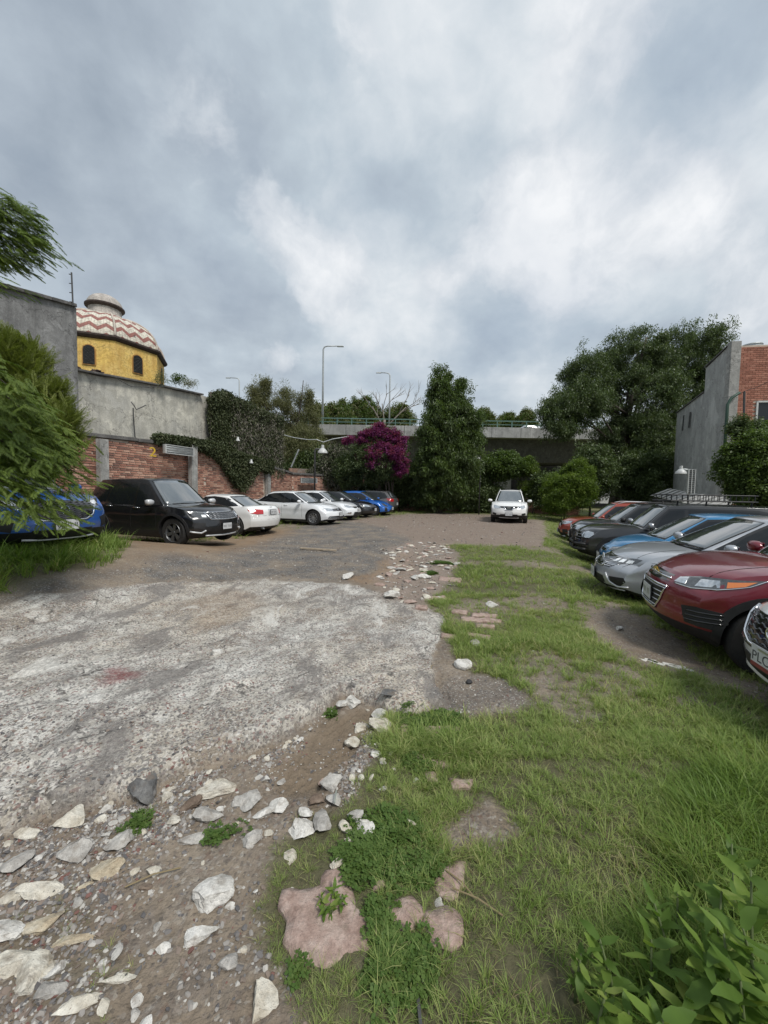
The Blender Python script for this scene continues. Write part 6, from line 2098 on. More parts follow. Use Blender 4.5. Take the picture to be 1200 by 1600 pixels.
# ================================================================== WALLS AND BUILDINGS
def at(u, v, Y):
    """world point seen at photo position (u, v) at the distance Y in front of the camera"""
    d = CAM_ROT @ Vector(((u - 600) / 610.0, -(v - 800) / 610.0, -1.0))
    k = Y / d.y
    return Vector((d.x * k, Y, EYE + d.z * k))


def plaster(name, base, stain, scale=1.0, blotch=None, wet=0.6, drips=True):
    """old render: patches, rain streaks running down from the top, hairline cracks"""
    m = bpy.data.materials.new(name)
    m.use_nodes = True
    n = NT(m.node_tree)
    out = n.add('OutputMaterial'); b = n.add('BsdfPrincipled'); n.link(b.outputs[0], out.inputs[0])
    P = n.add('NewGeometry').outputs['Position']
    a = n.noise(P, .55 * scale, 6, .6, .4); c2 = n.noise(P, 3.0 * scale, 7, .65); c3 = n.noise(P, 30, 5, .65)
    st = n.add('VectorMath', {0: P, 1: (2.2, 2.2, .22)}, operation='MULTIPLY').outputs[0]
    dr = n.noise(st, 1.5, 6, .65)
    c = n.mix(n.ramp(a, [(.38, 0.0), (.62, 1.0)]), base, blotch or tuple(x * .8 for x in base))
    c = n.mix(n.math('MULTIPLY', n.ramp(c2, [(.48, 0.0), (.56, 1.0)]), .6), c, tuple(x * .66 for x in base))
    c = n.mix(n.math('MULTIPLY', n.ramp(n.noise(P, 1.3 * scale, 7, .68, .8), [(.54, 0.0), (.59, 1.0)]), .55), c, tuple(min(.8, x * 1.3) for x in base))
    if drips:
        c = n.mix(n.math('MULTIPLY', n.ramp(dr, [(.46, 0.0), (.66, 1.0)]), wet), c, stain)
    c = n.mix(1.0, c, n.math('MULTIPLY_ADD', c3, 1.0, .5), 'MULTIPLY')
    v = n.add('TexVoronoi', {'Vector': n.add('VectorMath', {0: P, 1: n.noise(P, 2.5, 4, .6, out=1)}, operation='ADD').outputs[0], 'Scale': .55}, feature='DISTANCE_TO_EDGE')
    cr = n.ramp(v.outputs['Distance'], [(.0, 1.0), (.010, 0.0)])
    c = n.mix(n.math('MULTIPLY', cr, .55), c, (.05, .048, .045))
    n.link(c, b.inputs['Base Color'])
    b.inputs['Roughness'].default_value = .92
    b.inputs['Specular IOR Level'].default_value = .2
    h = n.math('ADD', n.math('MULTIPLY', c2, .02), n.math('MULTIPLY', c3, .006))
    h = n.math('SUBTRACT', h, n.math('MULTIPLY', cr, .006))
    bp = n.add('Bump', {'Height': h, 'Strength': .8, 'Distance': 1.0}); n.link(bp.outputs[0], b.inputs['Normal'])
    return m


PL_OLD = plaster('plaster_old_cream', (.54, .52, .45), (.26, .255, .24), 1.0, (.45, .44, .40), .5)
PL_GREY = plaster('plaster_dark_grey', (.27, .27, .265), (.11, .11, .108), 1.6, (.20, .20, .198), .7)
PL_BLD = plaster('plaster_building_grey', (.44, .44, .425), (.28, .28, .275), .5, (.36, .36, .35), .45)
PL_YEL = plaster('plaster_ochre', (.66, .44, .13), (.45, .26, .08), 2.2, (.74, .54, .20), .6)
CONC = plaster('concrete_grey', (.36, .355, .34), (.2, .2, .19), 1.2)
CONC_D = plaster('concrete_coping', (.15, .145, .14), (.06, .06, .06), 2.0)
CONC_B = plaster('concrete_bridge', (.36, .36, .35), (.20, .20, .195), .5)
MORTAR = principled('mortar', (.50, .42, .35), .95, noise=(6, .3), bump=(60, .6, .01))
BRICKS = [principled('brick_clay_%d' % i, c, .92, noise=(14, .3), bump=(70, .7, .006)) for i, c in enumerate([(.40, .20, .145), (.47, .26, .19), (.32, .15, .11), (.52, .32, .24), (.21, .11, .085)])]
BRICK_B = principled('brick_house', (.31, .13, .09), .9, noise=(3, .3), bump=(30, .5, .006))
METAL_G = principled('galvanised', (.40, .42, .42), .5, metal=.5, noise=(8, .25))
METAL_D = principled('dark_steel', (.05, .05, .05), .6, noise=(8, .3))
GREEN_P = principled('green_rail_paint', (.09, .165, .14), .55, noise=(2, .3))
GREEN_PIPE = principled('green_pipe', (.03, .07, .05), .6)
LAMP_W = principled('lamp_housing', (.50, .51, .50), .4, noise=(10, .15))
RUST = principled('rusty_steel', (.16, .10, .07), .8, noise=(10, .4))

# ---------------------------------------------------------------- brick wall behind the left row
LW = [Vector((-11.1, 7.6, 0)), Vector((-9.75, 13.0, 0)), Vector((-8.25, 17.9, 0)), Vector((-6.95, 23.0, 0)), Vector((-6.3, 26.6, 0)), Vector((-1.4, 30.6, 0))]
LZ = [3.24, 3.22, 3.40, 2.92, 2.62, 2.55]


def polyline_at(P, d):
    for a, b in zip(P, P[1:]):
        L = (b - a).length
        if d <= L or b is P[-1]: return a.lerp(b, d / L), (b - a).normalized()
        d -= L


def brick_wall():
    root = empty('brick_wall', (LW[1].x, LW[1].y, 0))
    tag(root, 'long red brick boundary wall with grey concrete pillars behind the left row of cars', 'wall')
    off = Vector((LW[1].x, LW[1].y, 0))
    rng = random.Random(3)
    core = MB(); cop = MB()
    seglen = [(b - a).length for a, b in zip(LW, LW[1:])]
    tot = sum(seglen)
    for (a, b), (z0, z1) in zip(zip(LW, LW[1:]), zip(LZ, LZ[1:])):
        d = (b - a).normalized(); nrm = Vector((d.y, -d.x, 0))
        if nrm.x < 0: nrm = -nrm
        p = [a - nrm * .012, b - nrm * .012, b - nrm * .14, a - nrm * .14]
        g = [min(zland(q.x, q.y), .6) - .3 for q in p]
        v = len(core.v)
        for q, z in zip(p, g): core.v.append((q.x - off.x, q.y - off.y, z))
        for q, z in zip(p, (z0, z1, z1, z0)): core.v.append((q.x - off.x, q.y - off.y, z))
        for f in ((0, 1, 5, 4), (1, 2, 6, 5), (2, 3, 7, 6), (3, 0, 4, 7), (4, 5, 6, 7)): core.f.append(tuple(v + i for i in f))
        # coping slab in uneven lengths
        n = max(2, int((b - a).length / 1.3))
        for i in range(n):
            q0, q1 = a.lerp(b, i / n), a.lerp(b, (i + .985) / n)
            h0, h1 = lerp(z0, z1, i / n), lerp(z0, z1, (i + 1) / n)
            dz = rng.uniform(-.012, .012)
            c = (q0 + q1) / 2 - off - nrm * .06
            cop.box((c.x, c.y, (h0 + h1) / 2 + .075 + dz), ((q1 - q0).length, .34, .13), rz=math.atan2(d.y, d.x), ry=-math.atan2(h1 - h0, (q1 - q0).length))
    core.build('mortar_core', MORTAR, root)
    cop.build('coping', CONC_D, root, bevel=.012)
    # bricks
    shapes = []
    for i in range(6):
        for mt in BRICKS:
            mb = MB(); L = .228 + rng.uniform(-.008, .006)
            mb.box((0, 0, 0), (L, .03, .056))
            for k in range(8):
                x, y, z = mb.v[k]; mb.v[k] = (x + rng.uniform(-.004, .004), y + rng.uniform(-.003, .003), z + rng.uniform(-.003, .003))
            o = mb.build('brick', mt, None); me = o.data; bpy.data.objects.remove(o)
            shapes.append(me)
    pit, pl = .0845, .254
    rows = int(3.6 / pit)
    cand = []
    dist = 0.0
    for si, (a, b) in enumerate(zip(LW, LW[1:])):
        d = (b - a).normalized(); nrm = Vector((d.y, -d.x, 0))
        if nrm.x < 0: nrm = -nrm
        L = (b - a).length
        for r in range(rows):
            z = .02 + r * pit
            x = -rng.uniform(0, .25) + (r % 2) * pl / 2
            while x < L - .05:
                c = a + d * (x + pl / 2)
                zt = lerp(LZ[si], LZ[si + 1], min(1, max(0, x / L)))
                if z < zt - .03 and z > zland(c.x, c.y) - .05 and x + pl / 2 > 0:
                    if not any((c - off - st_).length < .26 for st_ in PIL):
                        cand.append((c + nrm * .004, d, z + rng.uniform(-.003, .003), rng.randrange(len(shapes))))
                x += pl
    # the nearest bricks that the parked cars and the tree leave in view are single parts, the rest one mass
    def vis(c):
        q = c[0]
        px = 600 + 610 * q.x / q.y
        zc = (c[2] - EYE) / q.y * 610
        return 112 < px < 345 and zc > 12 + max(0, (155 - px)) * -.6
    near = sorted([c for c in cand if vis(c)], key=lambda c: c[0].length)[:298]
    ids = set(id(c) for c in near)
    for c in near:
        o = bpy.data.objects.new('brick', shapes[c[3]]); COL.objects.link(o); o.parent = root
        q = c[0] - off
        o.location = (q.x, q.y, c[2]); o.rotation_euler = (0, 0, math.atan2(c[1].y, c[1].x))
    for mi, mt in enumerate(BRICKS):
        V, F = [], []
        for c in cand:
            if id(c) in ids or c[3] % 5 != mi: continue
            me = shapes[c[3]]; q = c[0] - off; ca, sa = c[1].x, c[1].y; b0 = len(V)
            for v in me.vertices: V.append((q.x + v.co.x * ca - v.co.y * sa, q.y + v.co.x * sa + v.co.y * ca, c[2] + v.co.z))
            for p in me.polygons: F.append(tuple(b0 + i for i in p.vertices))
        me = bpy.data.meshes.new('brickwork'); me.from_pydata(V, [], F)
        o = link_mesh('brickwork', me, root, mt); o['kind'] = 'stuff'
    # pillars
    for q, w, zt in zip(PIL, (.30, .34, .30, .3, .3), (3.16, 3.42, 2.95, 2.6, 2.6)):
        MB().box((q.x + .02, q.y, zt / 2 - .1), (.2, w, zt + .2), rz=R(-15)).build('pillar', CONC, root, bevel=.01)
    return root


off_ = Vector((LW[1].x, LW[1].y, 0))
PIL = [at(157, 720, 13.0), at(299, 720, 16.8), at(417, 750, 22.9), at(560, 750, 29.4)]
PIL = [Vector((p.x + .05, p.y, 0)) - off_ for p in PIL]
brick_wall()


def wall_panel(name, pts, mat, th, label, cat='wall', parent=None, n_div=40, rough_top=.0, seed=1):
    """upright wall along plan points [(x,y,ztop)], ragged upper edge"""
    V, F = [], []
    rng = random.Random(seed)
    P = []
    for (x0, y0, z0), (x1, y1, z1) in zip(pts, pts[1:]):
        L = math.hypot(x1 - x0, y1 - y0); k = max(1, int(L / .25))
        for i in range(k): P.append((lerp(x0, x1, i / k), lerp(y0, y1, i / k), lerp(z0, z1, i / k)))
    P.append(pts[-1])
    P = [(x, y, z + rough_top * (fbm(np.array([i * .35]), np.array([0.]), 1, 4, seed)[0] - .5) * 2 + rng.uniform(-1, 1) * rough_top * .12) for i, (x, y, z) in enumerate(P)]
    dx, dy = pts[-1][0] - pts[0][0], pts[-1][1] - pts[0][1]
    L = math.hypot(dx, dy); nx, ny = -dy / L * th, dx / L * th
    for (x, y, z) in P:
        V += [(x, y, -.5), (x, y, z), (x + nx, y + ny, z), (x + nx, y + ny, -.5)]
    k = len(P)
    for i in range(k - 1):
        a, b = i * 4, i * 4 + 4
        F += [(a, b, b + 1, a + 1), (a + 1, b + 1, b + 2, a + 2), (a + 2, b + 2, b + 3, a + 3)]
    F += [(0, 1, 2, 3), ((k-1)*4 + 3, (k-1)*4 + 2, (k-1)*4 + 1, (k-1)*4)]
    me = bpy.data.meshes.new(name); me.from_pydata(V, [], F)
    o = link_mesh(name, me, parent, mat)
    if label: tag(o, label, cat)
    return o


# rendered walls rising behind the brick one
def up(u, v, Y, back=.38):
    p = at(u, v, Y)
    return (p.x - back, p.y + back * .3, p.z)


plast = wall_panel('plastered_wall', [up(124, 577, 12.9), up(177, 587, 14.1), up(256, 602, 16.0), up(324, 617, 18.5), up(380, 634, 21.6), up(436, 653, 25.2)], PL_OLD, .3,
                   'weathered pale plastered wall above the brick wall, its right end under dark creeper', rough_top=.05, seed=4)
e = up(438, 650, 25.3)
MB().box((e[0] + .05, e[1], (e[2] + 0.1) / 2), (.22, .3, e[2] + .15), rz=R(15)).build('end_pilaster', CONC, plast, bevel=.01)
mb = MB()
for (x0, y0, z0), (x1, y1, z1) in zip([up(124, 577, 12.9, .36), up(177, 587, 14.1, .36), up(256, 602, 16.0, .36)], [up(177, 587, 14.1, .36), up(256, 602, 16.0, .36), up(324, 617, 18.5, .36)]):
    L = math.hypot(x1 - x0, y1 - y0)
    mb.box(((x0 + x1) / 2, (y0 + y1) / 2, (z0 + z1) / 2 + .03), (L, .36, .07), rz=math.atan2(y1 - y0, x1 - x0), ry=-math.atan2(z1 - z0, L))
mb.build('top_course', CONC_D, plast, bevel=.01)
# conduit and cable on the plaster, dark strip above the coping
p0, p1, p2 = at(214, 652, 15.2), at(217, 690, 15.2), at(205, 632, 15.1)
MB().tube([p0 + Vector((.02, -.25, .3)), p0 + Vector((.02, -.25, 0)), p1 + Vector((.02, -.25, 0))], .022, 6).build('conduit', METAL_D, plast)
MB().tube([at(205, 628, 14.6), at(209, 633, 14.6), at(213, 640, 14.7), at(222, 636, 14.8), at(228, 633, 14.9)], .02, 5).build('loose_cable', METAL_D, plast)
MB().tube([at(177, 588, 13.7), at(190, 596, 13.9), at(205, 604, 14.1), at(228, 605, 14.6), at(256, 604, 15.4)], .012, 5).build('sagging_cable', METAL_D, plast)

t0, t1 = at(-260, 330, 8.2), at(0, 445, 10.6)
tall = wall_panel('tall_grey_wall', [(-13.3, 3.0, 6.9), (t1.x - .25, t1.y, t1.z), (at(125, 481, 12.85).x - .12, 12.85, at(125, 481, 12.85).z)], PL_GREY, .35,
                  'high dark grey stained wall at the far left, taller than the plastered wall beside it', rough_top=.03, seed=9)
cp = MB(); a_, b_ = Vector((t1.x - .35, t1.y, t1.z)), Vector((at(125, 481, 12.85).x - .25, 12.85, at(125, 481, 12.85).z))
for k in range(3):
    q0, q1 = a_.lerp(b_, k / 3), a_.lerp(b_, (k + .97) / 3)
    cp.box(tuple((q0 + q1) / 2 + Vector((0, 0, .05))), ((q1 - q0).length, .45, .10), rz=math.atan2((b_ - a_).y, (b_ - a_).x), ry=-math.atan2(q1.z - q0.z, (q1 - q0).length))
cp.build('coping', CONC_D, tall, bevel=.01)
# electric-fence post on the tall wall
pp = at(114, 478, 12.6)
mb = MB().tube([pp, pp + Vector((-.02, 0, 1.02))], .022, 6)
for k in range(4):
    z = .12 + k * .28
    mb.tube([pp + Vector((-.01, 0, z)), pp + Vector((-.10, 0, z + .01))], .014, 5)
o = mb.build('fence_post', METAL_D)
tag(o, 'thin dark electric fence post with insulators on the corner of the tall grey wall', 'fence post')
# step of broken tiles at the foot of the dome
mb = MB()
rng = random.Random(6)
q0, q1 = at(129, 577, 13.4), at(178, 588, 14.6)
for i in range(26):
    c = q0.lerp(q1, i / 25) + Vector((-.5, .15, .05 + .10 * math.sin(i * .35 + .6) + rng.uniform(-.03, .03)))
    mb.box(tuple(c), (.26, .16, .03), rz=rng.uniform(0, 3), rx=rng.uniform(-.4, .4), ry=rng.uniform(-.4, .4))
o = mb.build('broken_roof_tiles', principled('old_tile', (.07, .045, .038), .9, noise=(10, .4)))
tag(o, 'heap of dark broken roof tiles on the plastered wall below the dome', 'roof tiles', kind='stuff')


# ---------------------------------------------------------------- louvred wall lights
def louvre_light(p, L, ang, label, grp):
    root = empty('wall_light', tuple(p), ang); tag(root, label, 'light fitting', grp)
    MB().box((0, 0, 0), (L, .10, .34)).build('back_box', METAL_G, root, bevel=.006)
    fr = MB()
    for z in (-.165, .165): fr.box((0, -.075, z), (L, .05, .022))
    for x in (-L / 2 + .02, L / 2 - .02): fr.box((x, -.075, 0), (.04, .05, .33))
    fr.build('frame', LAMP_W, root)
    for z in (-.09, 0, .09):
        MB().tube([(-L / 2 + .05, -.075, z), (L / 2 - .05, -.075, z)], .018, 8).build('tube', METAL_G, root, smooth=True)
    for z in (-.045, .045): MB().box((0, -.08, z), (L - .1, .03, .012)).build('reflector_rib', LAMP_W, root)


wd = math.atan2(LW[2].y - LW[1].y, LW[2].x - LW[1].x)
louvre_light(at(275, 704, 15.8) + Vector((.12, -.02, 0)), 1.45, wd, 'grey slatted light fitting on the brick wall beside the second concrete pillar', 'slatted light fittings on the brick wall')
louvre_light(at(481, 751, 27.2) + Vector((.1, -.25, 0)), 1.25, math.atan2(4, 4.9), 'smaller distant slatted light fitting on the brick wall behind the lamp post', 'slatted light fittings on the brick wall')
# yellow number painted on the bricks
pn = at(234, 707, 14.9)
o = text_mesh('painted_number', '2', .50, principled('yellow_paint', (.55, .36, .03), .8, noise=(18, .5)), None,
              Matrix.Translation(pn + Vector((.14, -.04, 0))) @ Matrix.Rotation(wd, 4, 'Z') @ Matrix.Rotation(R(90), 4, 'X'), width=.50, extrude=.004)
tag(o, 'worn yellow number 2 painted on the brick wall', 'painted number')


def yard_lamp(x, y, h, label, grp, arm=.35, flip=1, panel=False, s=1.0):
    z0 = zland(x, y)
    root = empty('yard_lamp', (x, y, z0)); tag(root, label, 'lamp post', grp)
    MB().tube([(0, 0, -.1), (0, 0, h - .12), (flip * .05, 0, h - .03), (flip * arm, 0, h)], .03 * s, 8).build('post', METAL_G if panel else METAL_D, root, smooth=True)
    m = Matrix.Translation((flip * arm, 0, h - .06))
    MB().lathe([(1e-3, .16 * s), (.05 * s, .16 * s), (.055 * s, .05 * s), (.08 * s, .03 * s), (.16 * s, -.05 * s), (.17 * s, -.12 * s), (.15 * s, -.12 * s), (.05 * s, 0)], 20, m).build('lamp_shade', LAMP_W, root, smooth=True, auto=40)
    MB().lathe([(1e-3, -.11 * s), (.09 * s, -.10 * s), (.11 * s, -.06 * s), (.05 * s, .0)], 16, m).build('bulb_glass', M['lamp_white'], root, smooth=True)
    return root


p = at(493, 800, 26.0)
yard_lamp(p.x, 25.6, at(493, 701, 25.6).z - .1, 'thin lamp post with white bell shade in front of the far brick wall', 'yard lamps', .5, 1, s=1.9)
p = at(754, 800, 26.0)
yard_lamp(p.x, 27.0, at(753, 712, 27).z - .1, 'small pole lamp with white shade beside the tall tree, behind the white SUV', 'yard lamps', .3, -1, s=1.5)
# lamp with a slatted panel beside the grey building
p = at(1076, 770, 16.5)
rt = yard_lamp(p.x, 16.5, at(1076, 718, 16.5).z - .1, 'white lamp on a post with a tall slatted panel in front of the grey building', 'yard lamps', .38, -1, panel=True, s=1.2)
zt = at(1076, 722, 16.5).z; zb = at(1076, 760, 16.5).z
MB().box((0.03, -.02, (zt + zb) / 2), (.28, .06, zt - zb)).build('panel_back', METAL_G, rt)
mb = MB()
for k in range(12): mb.box((0.03, -.07, lerp(zb, zt, (k + .5) / 12)), (.22, .03, .035))
mb.build('panel_slats', METAL_D, rt)
for x in (-.11, .03, .17): MB().box((x, -.085, (zt + zb) / 2), (.022, .03, zt - zb)).build('panel_bar', LAMP_W, rt)

# posts, slanting stick and cable by the creeper wall
o = MB().tube([at(435, 775, 26.2), at(436, 672, 26.2)], .05, 6).build('metal_pole', METAL_D); tag(o, 'plain grey pole standing beside the end of the creeper wall', 'pole')
o = MB().tube([at(455, 730, 26.6), at(467, 702, 26.6)], .05, 6).build('slanting_stick', METAL_G); tag(o, 'pale stick leaning to the right behind the far brick wall', 'stick')
o = MB().tube([at(437, 678, 26.2), at(460, 684, 26.0), at(480, 687, 25.9), at(495, 687, 25.8), at(505, 691, 25.8), at(520, 686, 26.5), at(545, 682, 27)], .03, 5).build('overhead_cable', METAL_G); tag(o, 'sagging grey cable between the pole and the purple bush', 'cable')

# ---------------------------------------------------------------- second wall, far left, and low wall at the back
o = wall_panel('rear_brick_wall', [(-6.9, 28.4, 3.15), (-1.0, 32.6, 3.15)], plaster('rear_wall_plaster', (.26, .17, .13), (.12, .10, .09), 2.0, (.22, .20, .18)), .2, 'faded brick wall seen above the boundary wall behind the lamp post', rough_top=.02, seed=12)
root = empty('low_brick_wall', (4.5, 30.2, 0)); tag(root, 'low reddish brick wall at the far end of the lot under the trees', 'wall')
core = MB(); rngb = random.Random(2)
core.box((2.0, 0, .55), (17, .18, 1.5)).build('mortar_core', MORTAR, root)
bk = {k: MB() for k in range(5)}
for r in range(14):
    x = -6.5 + (r % 2) * .13
    while x < 10.4:
        bk[rngb.choice((0, 1, 2, 2, 4))].box((x + .12, -.10, -.1 + r * .0845 + .04), (.235, .03, .068)); x += .254
for k, mb in bk.items(): mb.build('brickwork', BRICKS[k], root)['kind'] = 'stuff'
MB().box((2.0, 0, 1.33), (17, .26, .07)).build('coping', CONC_D, root)


# ---------------------------------------------------------------- church dome
def dome():
    C = Vector((-21.3, 30.2, 0)); Rr = 3.95; ph = R(DOME_PH)
    zd0, zd1 = 4.0, at(190, 521, 26.5).z
    root = empty('domed_chapel', (C.x, C.y, 0)); tag(root, 'yellow chapel with octagonal dome of white and red zigzag tiles behind the left wall', 'chapel')
    vx = [(math.cos(ph + i * math.pi / 4), math.sin(ph + i * math.pi / 4)) for i in range(9)]
    dr = MB()
    for i in range(8):
        a, b = vx[i], vx[i + 1]
        v = len(dr.v)
        dr.v += [(a[0] * Rr, a[1] * Rr, zd0), (b[0] * Rr, b[1] * Rr, zd0), (b[0] * Rr, b[1] * Rr, zd1), (a[0] * Rr, a[1] * Rr, zd1)]
        dr.f.append((v, v + 1, v + 2, v + 3))
    dr.build('drum', PL_YEL, root)
    base = MB().box((0, 0, 1.8), (10.5, 10.5, 5.2), rz=ph).build('nave', PL_GREY, root)
    def ring(name, prof, mat, smooth=False):
        mb = MB()
        for (r, z) in prof:
            for i in range(8): mb.v.append((vx[i][0] * r, vx[i][1] * r, z))
        for k in range(len(prof) - 1):
            for i in range(8):
                j = (i + 1) % 8
                mb.f.append((k * 8 + i, k * 8 + j, (k + 1) * 8 + j, (k + 1) * 8 + i))
        return mb.build(name, mat, root)
    BR = principled('cornice_brown', (.05, .035, .03), .9, noise=(4, .5), bump=(20, .6, .03))
    ring('cornice', [(Rr - .05, zd1 - .22), (Rr + .14, zd1 - .16), (Rr + .26, zd1 - .02), (Rr + .26, zd1 + .10), (Rr - .1, zd1 + .16)], BR)
    # windows of the drum: arched opening, frame, grille
    for i in range(8):
        a, b = Vector((*vx[i], 0)) * Rr, Vector((*vx[i + 1], 0)) * Rr
        mid = (a + b) / 2; nrm = mid.normalized(); tng = (b - a).normalized()
        w, h, z0 = .33, 1.25, zd1 - 1.95
        def arch(e, n=9):
            pts = [(-w - e, z0 - e), (w + e, z0 - e)]
            for k in range(n + 1):
                t = math.pi * k / n
                pts.append(((w + e) * math.cos(t), z0 + h - w + (w + e) * math.sin(t)))
            return [tuple(mid + tng * p + Vector((0, 0, q))) for p, q in pts]
        fr = MB().poly([tuple(Vector(p) + nrm * .01) for p in arch(.06)], nrm * .05).build('window_surround', principled('ochre_frame', (.38, .20, .06), .9) if i == 0 else bpy.data.materials['ochre_frame'], root)
        MB().poly([tuple(Vector(p) + nrm * .02) for p in arch(0)], nrm * .055).build('window_pane', M['dark_inner'], fr)
        gr = MB()
        for k in range(-4, 8):
            for sg in (-1, 1):
                z = z0 + k * .3
                p, q = Vector((-w * sg, 0, max(z, z0))), Vector((w * sg, 0, min(z + 1.0, z0 + h)))
                if z > z0 + h - .3 or z + 1 < z0: continue
                gr.tube([mid + tng * (-w * sg) + nrm * .085 + Vector((0, 0, max(z, z0 + .02))), mid + tng * (w * sg) + nrm * .085 + Vector((0, 0, min(z + .7, z0 + h - .1)))], .008, 4)
        gr.build('grille', METAL_D, fr)
    # dome: eight curved tiled panels, zigzag bands
    zt0 = zd1 + .12; Hd = 2.35; rt = 1.15
    NV = 20
    prof = []
    for k in range(NV + 1):
        t = k / NV
        ang = t * R(74)
        prof.append((lerp(Rr + .02, Rr + .02, 0) * math.cos(ang) ** .92, zt0 + Hd * math.sin(ang) / math.sin(R(74))))
    mt = dome_tiles()
    for i in range(8):
        V, F, UV = [], [], []
        NU = 10
        for k in range(NV + 1):
            r, z = prof[k]; r = max(r, rt * .75)
            a, b = Vector((*vx[i], 0)) * r, Vector((*vx[i + 1], 0)) * r
            for j in range(NU + 1):
                q = a.lerp(b, j / NU); V.append((q.x, q.y, z)); UV.append((j / NU, k / NV))
        for k in range(NV):
            for j in range(NU):
                a = k * (NU + 1) + j; F.append((a, a + 1, a + NU + 2, a + NU + 1))
        me = bpy.data.meshes.new('tiled_panel'); me.from_pydata(V, [], F)
        uv = me.uv_layers.new(name='UVMap')
        for l in me.loops: uv.data[l.index].uv = UV[l.vertex_index]
        link_mesh('tiled_panel', me, root, mt)
        MB().tube([Vector((vx[i][0] * (max(r, rt * .75) + .02), vx[i][1] * (max(r, rt * .75) + .02), z)) for r, z in prof], .07, 6).build('rib', principled('rib_white', (.50, .44, .38), .8, noise=(3, .4)) if i == 0 else bpy.data.materials['rib_white'], root, smooth=True)
    zl = prof[-1][1] - .35
    WH = plaster('lantern_white', (.50, .46, .42), (.22, .20, .19), 3.0)
    mb = MB().lathe([(1.2, zl - .2), (1.12, zl + .2), (1.06, zl + .3), (1.05, zl + 1.0)], 32); mb.build('lantern_drum', WH, root, smooth=True, auto=40)
    MB().lathe([(1.03, zl + .95), (1.22, zl + 1.03), (1.27, zl + 1.09), (1.27, zl + 1.19), (1.05, zl + 1.24)], 32).build('lantern_cornice', BR, root)
    MB().lathe([(1.15 * math.cos(t), zl + 1.2 + .88 * math.sin(t)) for t in [R(a) for a in (0, 15, 30, 45, 60, 72, 82, 89.9)]], 32).build('lantern_cap', WH, root, smooth=True)


def dome_tiles():
    m = bpy.data.materials.new('dome_tiles'); m.use_nodes = True
    n = NT(m.node_tree)
    out = n.add('OutputMaterial'); b = n.add('BsdfPrincipled'); n.link(b.outputs[0], out.inputs[0])
    uv = n.add('UVMap', uv_map='UVMap').outputs[0]
    s = n.add('SeparateXYZ', {0: uv}).outputs
    P = n.add('NewGeometry').outputs['Position']
    zig = n.math('PINGPONG', n.math('MULTIPLY', s[0], 3.0), .5)
    q = n.math('SUBTRACT', s[1], n.math('MULTIPLY', zig, .22))
    f = n.math('FRACT', n.math('MULTIPLY_ADD', q, 4.3, .25))
    band = n.math('MULTIPLY', n.math('GREATER_THAN', f, .58), n.math('LESS_THAN', q, .74))
    nz = n.noise(P, 5, 5, .65); n2 = n.noise(P, 1.2, 4, .6)
    wht = n.mix(n.ramp(nz, [(.42, 0.0), (.62, 1.0)]), (.72, .68, .57), (.46, .42, .35))
    redc = n.mix(n.ramp(nz, [(.45, 0.0), (.65, 1.0)]), (.30, .115, .09), (.22, .095, .08))
    c = n.mix(band, wht, redc)
    tile = n.add('TexVoronoi', {'Vector': n.add('CombineXYZ', {0: n.math('MULTIPLY', s[0], 16.0), 1: n.math('MULTIPLY', s[1], 22.0), 2: 0.0}).outputs[0], 'Scale': 1.0, 'Randomness': .12}, feature='DISTANCE_TO_EDGE').outputs[0]
    g = n.ramp(tile, [(.0, 1.0), (.07, 0.0)])
    c = n.mix(n.math('MULTIPLY', g, .6), c, (.10, .08, .07))
    c = n.mix(n.ramp(n.noise(P, 3.2, 5, .7), [(.60, 0.0), (.66, .8)]), c, (.07, .055, .05))
    n.link(c, b.inputs['Base Color']); b.inputs['Roughness'].default_value = .55
    bp = n.add('Bump', {'Height': n.math('SUBTRACT', 1.0, g), 'Strength': .6, 'Distance': .02}); n.link(bp.outputs[0], b.inputs['Normal'])
    return m


DOME_PH = -92.0
dome()


